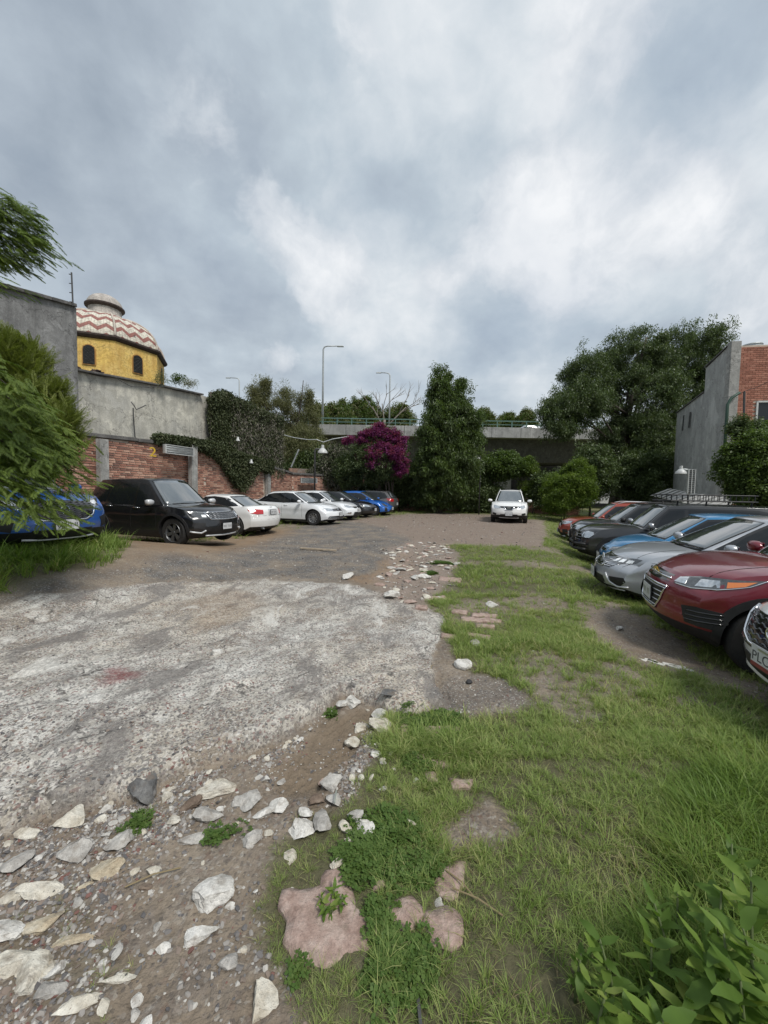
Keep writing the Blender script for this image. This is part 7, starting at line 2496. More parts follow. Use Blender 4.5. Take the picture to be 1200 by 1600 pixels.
# ---------------------------------------------------------------- elevated road
def overpass():
    Y = 42.0
    zr, zf = at(780, 657.5, Y).z, at(780, 684, Y).z
    root = empty('overpass', (10, Y, 0)); tag(root, 'grey concrete overpass with green railing crossing behind the trees', 'bridge')
    x0, x1 = -60, 75
    zc = at(780, 668, Y).z
    # parapet panels: each with its own joint
    w = 3.1
    k = 0
    x = x0
    shp = MB().box((0, 0, 0), (w - .04, .28, zc - zf)).build('parapet_panel', CONC_B, root, bevel=.015)
    first = True
    while x < x1:
        if first: o = shp; first = False
        else:
            o = bpy.data.objects.new('parapet_panel', shp.data); COL.objects.link(o); o.parent = root
        o.location = (x + w / 2 - 10, 0, (zc + zf) / 2)
        x += w
    MB().box(((x0 + x1) / 2 - 10, 5.2, zf + .22), (x1 - x0, 9.9, .35)).build('deck_slab', CONC_B, root)
    zb = at(900, 724, Y + 2.5).z
    g = MB()
    L = x1 - x0; cx = (x0 + x1) / 2 - 10
    g.v += [(cx - L / 2, 2.4, zb), (cx + L / 2, 2.4, zb), (cx + L / 2, 8.0, zb), (cx - L / 2, 8.0, zb), (cx - L / 2, 1.2, zf + .05), (cx + L / 2, 1.2, zf + .05), (cx + L / 2, 9.2, zf + .05), (cx - L / 2, 9.2, zf + .05)]
    g.f += [(0, 3, 2, 1), (4, 5, 6, 7), (0, 1, 5, 4), (1, 2, 6, 5), (2, 3, 7, 6), (3, 0, 4, 7)]
    g.build('box_girder', CONC_D, root)  # darker than the deck concrete: the underside's shade put into the colour
    for px in (-14, 14.2, 42):
        c = Vector((px - 10, 5.2, 0))
        MB().lathe([(1.0, -.6), (1.0, zb - 1.1), (1.5, zb - .02)], 24, Matrix.Translation(c)).build('pier', CONC, root, smooth=True, auto=40)
    # railing: posts and two rails
    zz = [zc + .18, zr - .03]
    rt = MB().box((cx, 0, zr - .03), (L, .10, .10)).build('top_rail', GREEN_P, root)
    MB().box((cx, 0, zc + (zr - zc) * .42), (L, .07, .07)).build('middle_rail', GREEN_P, root)
    ps = MB().box((0, 0, 0), (.10, .08, zr - zc)).build('rail_post', GREEN_P, root)
    x = x0 + .6; first = True
    while x < x1:
        if first: o = ps; first = False
        else: o = bpy.data.objects.new('rail_post', ps.data); COL.objects.link(o); o.parent = root
        o.location = (x - 10, 0, (zr + zc) / 2); x += 1.55
    # far side parapet
    MB().box((cx, 10.1, (zc + zf) / 2), (L, .28, zc - zf)).build('far_parapet', CONC_B, root)
    return zc


ZROAD = overpass()


def street_lamp(u, vt, Y, vb, label, side=1, arm=1.6):
    b, t = at(u, vb, Y), at(u, vt, Y)
    h = t.z - b.z
    root = empty('street_lamp', (b.x, b.y, b.z)); tag(root, label, 'street lamp', 'street lamps along the overpass')
    MB().tube([(0, 0, -.3), (0, 0, h * .55), (0, 0, h - .35), (side * .12, 0, h - .08), (side * .45, 0, h + .02), (side * arm, 0, h + .05)], [.13, .10, .085, .075, .065, .055], 8).build('pole', METAL_G, root, smooth=True)
    MB().box((side * (arm + .25), 0, h + .03), (.75, .28, .12), taper=.7).build('lamp_head', METAL_G, root, bevel=.02)


street_lamp(504, 541, 43.0, 668, 'tallest lamp post on the overpass, right of the creeper wall')
street_lamp(608, 583, 54.0, 668, 'lamp post with arm to the left above the purple bush', -1, 1.3)
street_lamp(374, 591, 62.0, 668, 'most distant lamp post, arm to the left, above the creeper wall', -1, 1.5)

# vehicle crossing the bridge
def bridge_car(u, Y, color, L, H, label):
    p = at(u, 662, Y)
    c = Car('passing_car', label, 'car', None, color, (p.x, Y, ZROAD - .45), R(180), **{**SEDAN, 'L': L, 'H': H})
    sedan_sides(c); c.screens()


WHITE_PLAIN = paint('paint_plain_white', (.7, .72, .72), .4)


# ---------------------------------------------------------------- house on the right
def house():
    t = 9.1
    # plan corners: near corner A, far corner B (side wall faces the lot), brick front runs right from A
    A = at(1140, 700, 18.0); A.z = 0
    A = Vector((15.42, 18.0, 0)); B = Vector((19.3, 26.2, 0))
    root = empty('house', (A.x, A.y, 0)); tag(root, 'two-storey house with grey rendered side wall and red brick front at the right', 'house')
    d = (B - A).normalized(); L = (B - A).length
    f = Vector((.985, -.17, 0)).normalized()
    zh = at(1143, 541, 18.0).z; zl = at(1103, 612, 20.8).z
    ls = L * .36
    # side wall with its stepped top
    def P(s, k, z): q = d * s + f * k; return (q.x, q.y, z)
    mb = MB()
    prof = [(0, -.3), (L, -.3), (L, zl + .02), (ls, zl), (ls, zh - .05), (0, zh)]
    mb.poly([P(s, 0, z) for s, z in prof], f * .3)
    mb.build('side_wall', PL_BLD, root)
    cap = MB()
    for (s0, s1, z) in ((0, ls, zh), (ls, L, zl)):
        q = Vector(P((s0 + s1) / 2, .12, z + .03)); cap.box(tuple(q), (s1 - s0, .36, .06), rz=math.atan2(d.y, d.x))
    cap.build('wall_cap', CONC_D, root)
    # body behind
    bx = MB(); W = 9.0
    bx.poly([P(.05, .3, -.3), P(.05, W, -.3), P(L, W, -.3), P(L, .3, -.3)], (0, 0, zl - .1 + .3))
    bx.build('rear_walls', PL_BLD, root)
    bx = MB(); bx.poly([P(.05, .3, zl - .2), P(.05, W, zl - .2), P(ls, W, zl - .2), P(ls, .3, zl - .2)], (0, 0, zh - zl + .15)); bx.build('upper_walls', PL_BLD, root)
    # concrete corner column
    q = Vector(P(-.05, .2, zh / 2)); MB().box(tuple(q), (.40, .30, zh + .3), rz=math.atan2(f.y, f.x)).build('corner_column', CONC, root, bevel=.01)
    # brick front: real courses
    rng = random.Random(4); parts = {k: MB() for k in range(3)}
    core = MB(); core.poly([P(0, .36, -.3), P(0, W, -.3), P(.10, W, -.3), P(.10, .36, -.3)], (0, 0, zh + .3)); core.build('mortar_core', MORTAR, root)
    ang = math.atan2(f.y, f.x); pit = .088; z = .1; r = 0
    mats = [BRICK_B, principled('brick_house_b', (.26, .105, .07), .9, noise=(8, .3)), principled('brick_house_c', (.37, .17, .12), .9, noise=(8, .3))]
    wx0, wx1, wz0, wz1 = 1.25, 2.15, at(1170, 680, 17.8).z, at(1170, 628, 17.8).z
    while z < zh - .05:
        x = .36 + (r % 2) * .125
        while x < 4.2:
            if not (wx0 - .14 < x + .12 < wx1 + .14 and wz0 - .02 < z < wz1 + .02):
                q = Vector(P(-.012, x + .12, z)); parts[rng.choice((0, 0, 1, 2))].box(tuple(q), (.238, .03, .072), rz=ang)
            x += .252
        z += pit; r += 1
    for k, mb in parts.items(): mb.build('brickwork', mats[k], root)['kind'] = 'stuff'
    # soldier band and window
    wc = Vector(P(-.02, (wx0 + wx1) / 2, (wz0 + wz1) / 2))
    wn = MB(); ww, wh = wx1 - wx0, wz1 - wz0
    for (dx, dz, sx, sz) in ((0, wh / 2, ww, .07), (0, -wh / 2, ww, .07), (-ww / 2, 0, .07, wh), (ww / 2, 0, .07, wh)):
        q = wc + f * dx + Vector((0, 0, dz)); wn.box(tuple(q), (sx, .10, sz), rz=ang)
    w_ = wn.build('window', LAMP_W, root)
    MB().box(tuple(wc + d * .03), (ww - .06, .02, wh - .06), rz=ang).build('pane', M['glass'], w_)
    MB().box(tuple(wc - d * .03 + Vector((0, 0, -wh / 2 - .08))), (ww + .2, .2, .08), rz=ang).build('sill', CONC, w_)
    # drain pipe with bent head
    q = Vector(P(-.38, -.02, 0))
    MB().tube([q + Vector((0, 0, at(1127, 712, 17.7).z)), q + Vector((0.0, 0, at(1127, 632, 17.7).z)), q + Vector((.15, 0, at(1127, 622, 17.7).z)), q + f * .45 + Vector((0, 0, at(1127, 614, 17.7).z))], .06, 8).build('drain_pipe', GREEN_PIPE, root, smooth=True)
    # crack running down the render
    pts = [at(1135, 728, 17.9), at(1128, 742, 18.1), at(1120, 750, 18.3), at(1119, 758, 18.4), at(1113, 766, 18.6)]
    MB().tube([p_ + Vector((-.06, -.05, 0)) for p_ in pts], [.02, .05, .02, .03, .01], 4).build('crack', METAL_D, root)
    # roof vent
    m = Matrix.Translation(Vector(P(1.0, 1.25, zh - .05))) @ Matrix.Scale(.62, 4)
    MB().lathe([(1.05, -.1), (1.0, .06), (.62, .24), (.60, .52), (.66, .56), (.62, .62), (1e-3, .64)], 24, m).build('roof_vent', METAL_G, root, smooth=True, auto=40)
    # sloping sheet roof at the foot of the wall with torn sheets
    lean = MB()
    a0, a1 = at(1040, 766, 22.5), at(1152, 786, 15.6)
    sh = principled('old_sheet', (.42, .41, .39), .8, noise=(6, .4), bump=(20, .5, .02))
    n = 12
    for k in range(n):
        q = a0.lerp(a1, (k + .5) / n); w = (a1 - a0).length / n
        ob = MB().box((0, 0, 0), (w * .93, .95, .03), rx=R(24)).build('roof_sheet', sh, root, bevel=.004)
        dv = (a1 - a0).normalized()
        ob.location = Vector((q.x, q.y, q.z - .12)) - A * 1.0 + Vector((-.45, -.1, 0)); ob.location.z = q.z - .1
        ob.rotation_euler = (rng.uniform(-.05, .05), rng.uniform(-.05, .05), math.atan2(dv.y, dv.x) + R(0))
    lw = MB()
    q0, q1 = a0 + Vector((-.9, -.2, 0)), a1 + Vector((-.9, -.2, 0))
    lw.poly([(q0.x - A.x, q0.y - A.y, -.3), (q1.x - A.x, q1.y - A.y, -.3), (q1.x - A.x + .2, q1.y - A.y, -.3), (q0.x - A.x + .2, q0.y - A.y, -.3)], (0, 0, q1.z - .1))
    lw.build('low_wall', principled('brick_dim', (.16, .075, .05), .95, noise=(9, .5), bump=(25, .8, .02)), root)


house()
for u, v, w in ((1063, 655, .22), (1073, 650, .16), (1083, 646, .3)):
    p = at(u + 3, v + 6, 23.6 - (u - 1063) * .05)
    o = MB().box((0, 0, 0), (.02, w, .9 if w < .25 else .7), rz=R(-22), rx=.12).build('dark_smear', METAL_D); o.location = p + Vector((.05, 0, 0)); tag(o, 'old dark smear on the grey side wall of the house, %s' % ('first', 'middle', 'last')[(u - 1060) // 9], 'smear')
# thin pole and wires in front of the brick front
o = MB().tube([at(1160, 780, 14.2), at(1163, 612, 14.2)], .035, 6).build('slim_pole', METAL_D); tag(o, 'slim dark pole in front of the red brick house beside its window', 'pole')
o = MB().tube([at(1128, 622, 17.4), at(1150, 618, 15.5), at(1164, 611, 14.2), at(1180, 606, 12), at(1215, 590, 10)], .008, 4).build('overhead_wire', METAL_D); tag(o, 'thin wire strung past the red brick house', 'wire')
# pale shed wall far off; added dark backdrop closes bright gaps under the overpass
o = MB().box((23, 46, 1.9), (9, .4, 2.6)).build('far_pale_wall', principled('pale_wall', (.6, .6, .6), .8, noise=(.6, .3))); tag(o, 'whitish wall glimpsed through the shrubs under the overpass', 'wall')
o = MB().box((10, 54, 2.5), (60, .4, 7.5)).build('far_gap_backdrop', CONC_D); tag(o, 'added dark backdrop filling the bright gaps under the overpass', 'wall')
# ================================================================== TREES AND SHRUBS
ML_DARK = leafy('leaf_dark', [(.0, (.045, .064, .028)), (.4, (.075, .105, .045)), (.75, (.115, .155, .066)), (1.0, (.21, .24, .14))], .42, .25, 1.3, .5)
ML_MID = leafy('leaf_mid', [(.0, (.045, .072, .024)), (.4, (.078, .118, .036)), (.75, (.115, .165, .050)), (1.0, (.19, .23, .10))], .45, .3, 1.3, .45)
ML_OLIVE = leafy('leaf_olive', [(.0, (.085, .09, .045)), (.45, (.145, .15, .075)), (.8, (.20, .20, .105)), (1.0, (.28, .27, .16))], .55, .25, .5)
ML_FEATH = leafy('leaf_feathery', [(.0, (.06, .09, .02)), (.4, (.105, .155, .032)), (.75, (.165, .22, .048)), (1.0, (.26, .29, .085))], .5, .35, 1.2)
ML_CONIF = leafy('leaf_conifer', [(.0, (.09, .11, .03)), (.4, (.15, .18, .045)), (.75, (.22, .25, .068)), (1.0, (.31, .31, .11))], .55, .3, 1.2)
ML_BRIGHT = leafy('leaf_bright', [(.0, (.075, .115, .024)), (.5, (.125, .185, .035)), (1.0, (.20, .25, .065))], .5, .35, 1.0)
ML_IVY = leafy('leaf_ivy', [(.0, (.035, .045, .022)), (.4, (.062, .078, .038)), (.75, (.095, .11, .056)), (1.0, (.17, .165, .11))], .55, .15, 1.0)
ML_DEAD = leafy('vine_dead', [(.0, (.11, .10, .08)), (.5, (.19, .175, .145)), (1.0, (.31, .29, .25))], .8, .05, 1.0)
ML_BOUG = leafy('bract_magenta', [(.0, (.10, .015, .075)), (.5, (.175, .032, .135)), (1.0, (.30, .085, .24))], .5, .35, 2.0)
ML_BOUG2 = leafy('bract_red', [(.0, (.14, .02, .08)), (.5, (.24, .045, .12)), (1.0, (.36, .12, .2))], .5, .35, 2.0)
BARK = principled('bark', (.075, .062, .05), .95, noise=(9, .4), bump=(22, .9, .03))
BARK_L = principled('bark_pale', (.21, .185, .155), .95, noise=(9, .3), bump=(22, .9, .02))


def cluster(seed, n, rad, ll, lw, mat, droop=.3, curl=.3, flat=.75):
    """a spray of separate leaves round a point"""
    rng = random.Random(seed)
    V, F, vv = [], [], []
    for k in range(n):
        while True:
            c = Vector((rng.uniform(-1, 1), rng.uniform(-1, 1), rng.uniform(-1, 1)))
            if c.length < 1: break
        c = Vector((c.x * rad, c.y * rad, c.z * rad * flat))
        a = rng.uniform(0, 6.28); el = rng.gauss(-droop, .5)
        d = Vector((math.cos(a) * math.cos(el), math.sin(a) * math.cos(el), math.sin(el)))
        s = d.cross(Vector((0, 0, 1)));
        if s.length < .1: s = Vector((1, 0, 0))
        s.normalize(); s = (s + d.cross(s) * rng.gauss(0, .5)).normalized()
        L, W = ll * rng.uniform(.7, 1.3), lw * rng.uniform(.7, 1.3)
        up_ = s.cross(d) * (curl * L * .3)
        b = len(V)
        V += [tuple(c), tuple(c + d * L * .5 - s * W / 2 + up_), tuple(c + d * L), tuple(c + d * L * .5 + s * W / 2 + up_)]
        F.append((b, b + 1, b + 2, b + 3)); vv.append(rng.random())
    me = mesh_np('leaves', np.array(V), np.array(F)); set_v(me, vv); me.materials.append(mat)
    return me


def frond(seed, L, pairs, ll, lw, mat, droop=.5, ang=60):
    """feather-shaped leaf: rib with two rows of narrow leaflets, along +x"""
    rng = random.Random(seed)
    V, F, vv = [], [], []
    def rib(t): return Vector((L * t * (1 - .12 * droop * t), .02 * math.sin(t * 5 + seed), -droop * L * .45 * t * t))
    for k in range(pairs):
        t = .10 + .9 * k / pairs; p = rib(t); q = rib(min(1, t + .02)) - p; q.normalize()
        sz = math.sin(math.pi * (.12 + .83 * t)) ** .6
        for s in (-1, 1):
            a = R(ang) * s
            d = Vector((q.x * math.cos(a) - q.y * math.sin(a), q.x * math.sin(a) + q.y * math.cos(a), q.z - .25 - rng.uniform(0, .35))).normalized()
            w = Vector((-d.y, d.x, 0)).normalized() * lw * .5 + Vector((0, 0, rng.uniform(-.3, .3) * lw))
            l_ = ll * sz * rng.uniform(.8, 1.15)
            b = len(V)
            V += [tuple(p - w * .5), tuple(p + d * l_ * .5 - w), tuple(p + d * l_), tuple(p + d * l_ * .5 + w)]
            F.append((b, b + 1, b + 2, b + 3)); vv.append(min(1, max(0, .5 + rng.gauss(0, .22))))
    me = mesh_np('frond', np.array(V), np.array(F)); set_v(me, vv); me.materials.append(mat)
    return me


KINDS = {}


def kind(nm):
    if nm in KINDS: return KINDS[nm]
    mk = {
        'dark': lambda: [cluster(i, 26, .30, .16, .06, ML_DARK, .5) for i in range(4)],
        'darkbig': lambda: [cluster(i + 5, 24, .36, .20, .09, ML_DARK, .6) for i in range(4)],
        'mid': lambda: [cluster(i + 20, 30, .30, .15, .07, ML_MID, .4) for i in range(4)],
        'olive': lambda: [cluster(i + 30, 30, .34, .20, .035, ML_OLIVE, .9, flat=1.1) for i in range(4)],
        'far': lambda: [cluster(i + 40, 26, .75, .45, .18, ML_MID, .5) for i in range(3)] + [cluster(i + 44, 26, .75, .45, .18, ML_OLIVE, .5) for i in range(2)],
        'bright': lambda: [cluster(i + 50, 28, .24, .14, .035, ML_BRIGHT, -.2) for i in range(3)] + [cluster(58, 28, .24, .14, .04, ML_MID, 0)],
        'ivy': lambda: [cluster(i + 60, 26, .15, .085, .06, ML_IVY, .9, flat=1.2) for i in range(4)],
        'ivy2': lambda: [cluster(i + 60, 26, .15, .10, .05, ML_IVY, .9, flat=1.5) for i in range(2)] + [cluster(i + 64, 22, .16, .12, .02, ML_DEAD, 1.2, flat=2.0) for i in range(2)],
    'boug': lambda: [cluster(i + 70, 26, .22, .10, .08, ML_BOUG, .2) for i in range(3)] + [cluster(75, 26, .22, .10, .08, ML_BOUG2, .2)],
        'tall': lambda: [cluster(i + 80, 30, .26, .20, .05, ML_MID, .9, flat=1.0) for i in range(3)] + [cluster(i + 84, 30, .26, .20, .05, ML_DARK, .9, flat=1.0) for i in range(2)],
        'ash': lambda: [cluster(i + 90, 34, .30, .17, .05, ML_DARK, .9, flat=1.1) for i in range(4)],
        'feather': lambda: [frond(i, .28, 34, .055, .0065, ML_FEATH, .6, 50) for i in range(4)],
        'conifer': lambda: [frond(i + 9, .30, 30, .075, .006, ML_CONIF, -.5, 30) for i in range(4)],
    }[nm]
    KINDS[nm] = mk()
    return KINDS[nm]


def foliage(name, root, pts, nr, kind_name, smin=.8, smax=1.3, rot=None, part_kind='stuff'):
    pts = np.asarray(pts, float)
    k = len(pts)
    base = np.array(root.location)
    v = kind(kind_name)
    if rot is None: rot = np.stack([nr.normal(0, .35, k), nr.normal(0, .35, k), nr.uniform(0, 6.28, k)], 1)
    s = nr.uniform(smin, smax, k)
    o = scatter(name, pts - base, rot, np.stack([s, s, s], 1), nr.integers(0, len(v), k), v, kind=part_kind)
    o.parent = root
    return o


def clump_points(env, nr, n_clump, per, rr=.30, hollow=.55, fill=.55):
    """env: list of (cx,cy,cz,rx,ry,rz). Returns points in uneven clumps over the envelope"""
    P, C = [], []
    vol = np.array([e[3] * e[4] * e[5] for e in env]) ** .7
    vol = vol / vol.sum()
    for ei, e in enumerate(env):
        m = max(3, int(n_clump * vol[ei]))
        c = np.array(e[:3]); r = np.array(e[3:])
        for _ in range(m):
            d = nr.normal(0, 1, 3); d /= np.linalg.norm(d)
            q = c + d * r * (hollow + (1 - hollow) * nr.random() ** .5) * .86
            cr = rr * float(min(r)) * nr.choice([.4, .55, .8, 1.1])
            C.append(q)
            k = int(per * nr.uniform(.6, 1.4))
            dd = nr.normal(0, 1, (k, 3)); dd /= np.linalg.norm(dd, axis=1)[:, None]
            rad = cr * nr.random(k) ** .45 * np.where(nr.random(k) < .13, nr.uniform(1.1, 1.75, k), 1.0)
            pp = q + dd * rad[:, None] * np.array([1.15, 1.15, .75])
            P.append(pp)
        # loose leaves between the clumps; gaps where the light comes through
        k = int(m * per * fill)
        dd = nr.normal(0, 1, (k, 3)); dd /= np.linalg.norm(dd, axis=1)[:, None]
        q = dd * (nr.uniform(.15, 1, k) ** .5)[:, None]
        pp = c + q * r * (1 + .10 * nr.normal(0, 1, k))[:, None]
        g = fbm(pp[:, 0] * .9 + pp[:, 2] * .5, pp[:, 1] * .5 + pp[:, 2] * .9, 2.2 / max(.6, float(min(r))), 3, 7 + ei)
        P.append(pp[g > .44])
    return np.concatenate(P), C


def tree(name, label, base, env, kind_name, n_clump=60, per=26, trunk=.18, seed=1, bark=None, cat='tree', group=None, rr=.30, hollow=.5, s=(.8, 1.3), limbs=9, trunk_to=None):
    nr = np.random.default_rng(seed); rng = random.Random(seed)
    z0 = zland(base[0], base[1])
    root = empty(name, (base[0], base[1], z0)); tag(root, label, cat, group)
    P, C = clump_points(env, nr, n_clump, per, rr, hollow)
    P = P[P[:, 2] > z0 + .1]
    foliage('crown', root, P, nr, kind_name, s[0], s[1])
    # trunk and limbs reaching into the clumps
    top = max(e[2] + e[5] * .5 for e in env)
    big = max(env, key=lambda e: e[3] * e[5])
    tx, ty = big[0], big[1]
    pts, rad = [], []
    for i in range(9):
        t = i / 8
        pts.append((lerp(0, tx - base[0], t ** 1.5) + rng.uniform(-.1, .1) * t, lerp(0, ty - base[1], t ** 1.5) + rng.uniform(-.1, .1) * t, -.2 + (top - z0) * t))
        rad.append(trunk * (1.25 if i == 0 else 1 - .82 * t))
    MB().tube(pts, rad, 9).build('trunk', bark or BARK, root, smooth=True)
    lm = MB()
    for c in rng.sample(C, min(limbs * 2, len(C))):
        t = rng.uniform(.22, .7); i = int(t * 8)
        a = Vector(pts[i]).lerp(Vector(pts[min(8, i + 1)]), t * 8 - i); b = Vector((c[0] - base[0], c[1] - base[1], c[2] - z0))
        if b.z < a.z - 1: continue
        m1 = a.lerp(b, .35) + Vector((rng.uniform(-.2, .2), rng.uniform(-.2, .2), rng.uniform(0, .3))); m2 = a.lerp(b, .7) + Vector((rng.uniform(-.2, .2), rng.uniform(-.2, .2), rng.uniform(0, .4)))
        r0 = trunk * .38 * (1 - t * .5)
        lm.tube([a, m1, m2, b], [r0, r0 * .7, r0 * .42, r0 * .12], 6)
    if lm.v:
        o = lm.build('branches', bark or BARK, root, smooth=True)
    return root


def env(u0, u1, v0, v1, Y, depth=1.0):
    a, b = at(u0, v0, Y), at(u1, v1, Y)
    c = (a + b) / 2
    rx, rz = abs(b.x - a.x) / 2, abs(a.z - b.z) / 2
    return (c.x, Y, c.z, rx, rx * depth, rz)


# tall leafy tree at the end of the lot
tree('tall_tree', 'tall dark green pointed tree with a second lower peak, centre of the far end', (3.9, 27.6), [env(650, 748, 650, 800, 27.2, .8), env(646, 752, 680, 770, 27.2, .8), env(654, 735, 610, 740, 27.2, .9), env(666, 712, 582, 660, 27.3), env(676, 702, 563, 610, 27.3), env(704, 741, 588, 680, 27.0), env(660, 752, 620, 720, 27.4), env(700, 754, 650, 730, 27.6)],
     'tall', 230, 26, .2, 3, rr=.26, hollow=.5, limbs=14)
# large tree beside the grey house
tree('ash_tree', 'big spreading dark tree between the overpass and the grey house', (18.2, 31.0), [env(950, 1060, 560, 700, 31), env(850, 950, 590, 680, 30), env(880, 960, 540, 640, 31), env(940, 1040, 515, 600, 32), env(1020, 1130, 505, 610, 32), env(930, 1050, 640, 740, 31), env(845, 920, 610, 690, 29), env(1040, 1120, 580, 700, 32)],
     'ash', 200, 30, .42, 7, rr=.36, hollow=.5, limbs=22)
# dark undergrowth below it
tree('dark_shrub', 'dark leafless-looking thicket under the big spreading tree', (14.5, 27.5), [env(890, 960, 690, 790, 27), env(960, 1030, 700, 790, 27.5), env(1000, 1060, 690, 780, 28.5)], 'dark', 90, 26, .08, 11, cat='thicket', rr=.4, hollow=.2)
# fine green bush in front
tree('light_green_bush', 'light green feathery bush at the end of the right row before the dark thicket', (10.9, 23.6), [env(848, 925, 735, 800, 23.6), env(880, 925, 715, 780, 23.8), env(850, 890, 770, 805, 23.3)], 'bright', 80, 26, .05, 12, cat='bush', rr=.32, hollow=.4)
# shrubs behind the white SUV
tree('round_shrub', 'round-headed shrub on a leaning trunk behind the white SUV', (6.9, 29.0), [env(752, 812, 702, 752, 29), env(775, 830, 712, 745, 28.8)], 'mid', 55, 24, .13, 13, cat='shrub', rr=.35, bark=BARK)
tree('young_tree', 'thin small tree with yellowish leaves right of the round shrub', (9.5, 28.4), [env(808, 842, 712, 745, 28.4), env(812, 846, 730, 790, 28.2)], 'bright', 24, 18, .05, 14, rr=.4, s=(.7, 1.0))
tree('loose_shrub', 'loose shrub with pale gaps showing through, right of the white SUV', (10.6, 28.0), [env(828, 880, 735, 800, 27.6), env(850, 905, 730, 790, 28)], 'dark', 42, 20, .05, 15, cat='shrub', rr=.4)
tree('wide_hedge', 'untrimmed dark hedge along the low wall left of the white SUV', (5.6, 29.3), [env(700, 770, 740, 800, 28.6, .5), env(735, 790, 752, 800, 28.8, .5), env(640, 700, 750, 795, 28.4, .5)], 'dark', 90, 26, .05, 16, cat='hedge', rr=.4, hollow=.3)
tree('dark_hedge', 'black-green hedge beneath the purple bush at the end of the left row', (1.2, 29.5), [env(560, 640, 740, 800, 29.5, .5), env(610, 665, 720, 795, 29.5, .5)], 'dark', 80, 26, .05, 17, cat='hedge', rr=.4, hollow=.3)


def bougainvillea():
    nr = np.random.default_rng(21)
    bx, by = .2, 27.5
    root = empty('bougainvillea', (bx, by, 0)); tag(root, 'overhanging bush with magenta purple flowers above a dark green underside', 'flowering bush')
    E = [env(540, 640, 680, 760, 27.2, .7), env(560, 634, 664, 720, 27.2, .7), env(520, 580, 700, 765, 27.4, .7)]
    P, C = clump_points(E, nr, 120, 28, .34, .4)
    foliage('crown', root, P, nr, 'dark', .6, 1.0)
    F = [env(575, 612, 659, 690, 26.6, .7), env(598, 636, 668, 712, 26.5, .7), env(604, 638, 700, 728, 26.5, .7), env(555, 592, 672, 700, 26.5, .7), env(530, 560, 680, 694, 26.4, .7), env(578, 606, 686, 706, 26.3, .7), env(560, 640, 690, 735, 26.3, .6), env(606, 642, 715, 745, 26.4, .6)]
    P, C = clump_points(F, nr, 130, 16, .42, .2, .3)
    foliage('blossom', root, P, nr, 'boug', .6, 1.1)
    lm = MB(); rng = random.Random(3)
    for k in range(9):
        a = Vector((rng.uniform(-.6, .6), rng.uniform(-.4, .4), -.1)); c = C[rng.randrange(len(C))]; b = Vector((c[0] - bx, c[1] - by, c[2]))
        lm.tube([a, a.lerp(b, .4) + Vector((rng.uniform(-.4, .4), 0, .5)), b], [.07, .05, .015], 6)
    lm.build('stems', BARK, root, smooth=True)


bougainvillea()

# trees left of and behind the overpass
tree('airy_tree', 'airy olive tree with feathery upright tops rising behind the creeper wall', (-8.4, 34.5), [env(378, 430, 600, 690, 35), env(392, 425, 583, 640, 35), env(425, 470, 595, 690, 34.5), env(455, 500, 602, 680, 34), env(430, 520, 660, 740, 33.5)], 'olive', 120, 17, .16, 31, rr=.34, hollow=.35, s=(.7, 1.3), limbs=20)
tree('dense_tree', 'dense shaded tree below the airy one, left of the overpass end', (-4.8, 36.0), [env(440, 520, 690, 770, 33), env(490, 560, 700, 770, 34), env(380, 460, 680, 760, 36)], 'dark', 110, 28, .15, 32, rr=.4, hollow=.3, s=(1, 1.5))
tree('hanging_vines', 'curtain of dry trailing vines left of the purple bush', (-2.6, 28.6), [env(500, 545, 695, 765, 28.4, .35), env(530, 560, 705, 765, 28.0, .35), env(480, 520, 728, 760, 28.6, .35)], 'ivy2', 90, 40, .05, 33, cat='vines', rr=.5, hollow=.2, s=(1.2, 2.0))
far = [(500, 560, 625, 670, 58, 'rounded far tree just right of the tallest lamp post'), (535, 600, 622, 672, 64, 'broad far tree behind the middle of the overpass, left of the bare tree'), (585, 650, 632, 668, 66, 'low far tree behind the bare tree and purple bush'),
       (730, 778, 640, 668, 70, 'small far treetops just right of the tall pointed tree'), (770, 812, 646, 668, 74, 'lowest far treetops above the railing, mid overpass'), (805, 838, 641, 668, 70, 'small peaked far tree near the white car on the overpass'),
       (470, 520, 630, 690, 52, 'far tree overlapping the left end of the overpass'), (612, 640, 632, 666, 60, 'single far treetop left of the tall pointed tree')]
for i, (u0, u1, v0, v1, Y, lab) in enumerate(far):
    e = env(u0, u1, v0, v1 + 20, Y)
    e2 = env(u0 + (u1 - u0) * .3, u0 + (u1 - u0) * .8, v0 - 4, v1, Y)
    tree('distant_tree', lab, (e[0], Y), [e, e2], 'far', 60, 14, .3, 40 + i, rr=.3, hollow=.3, group='trees beyond the overpass', s=(.5, .9))


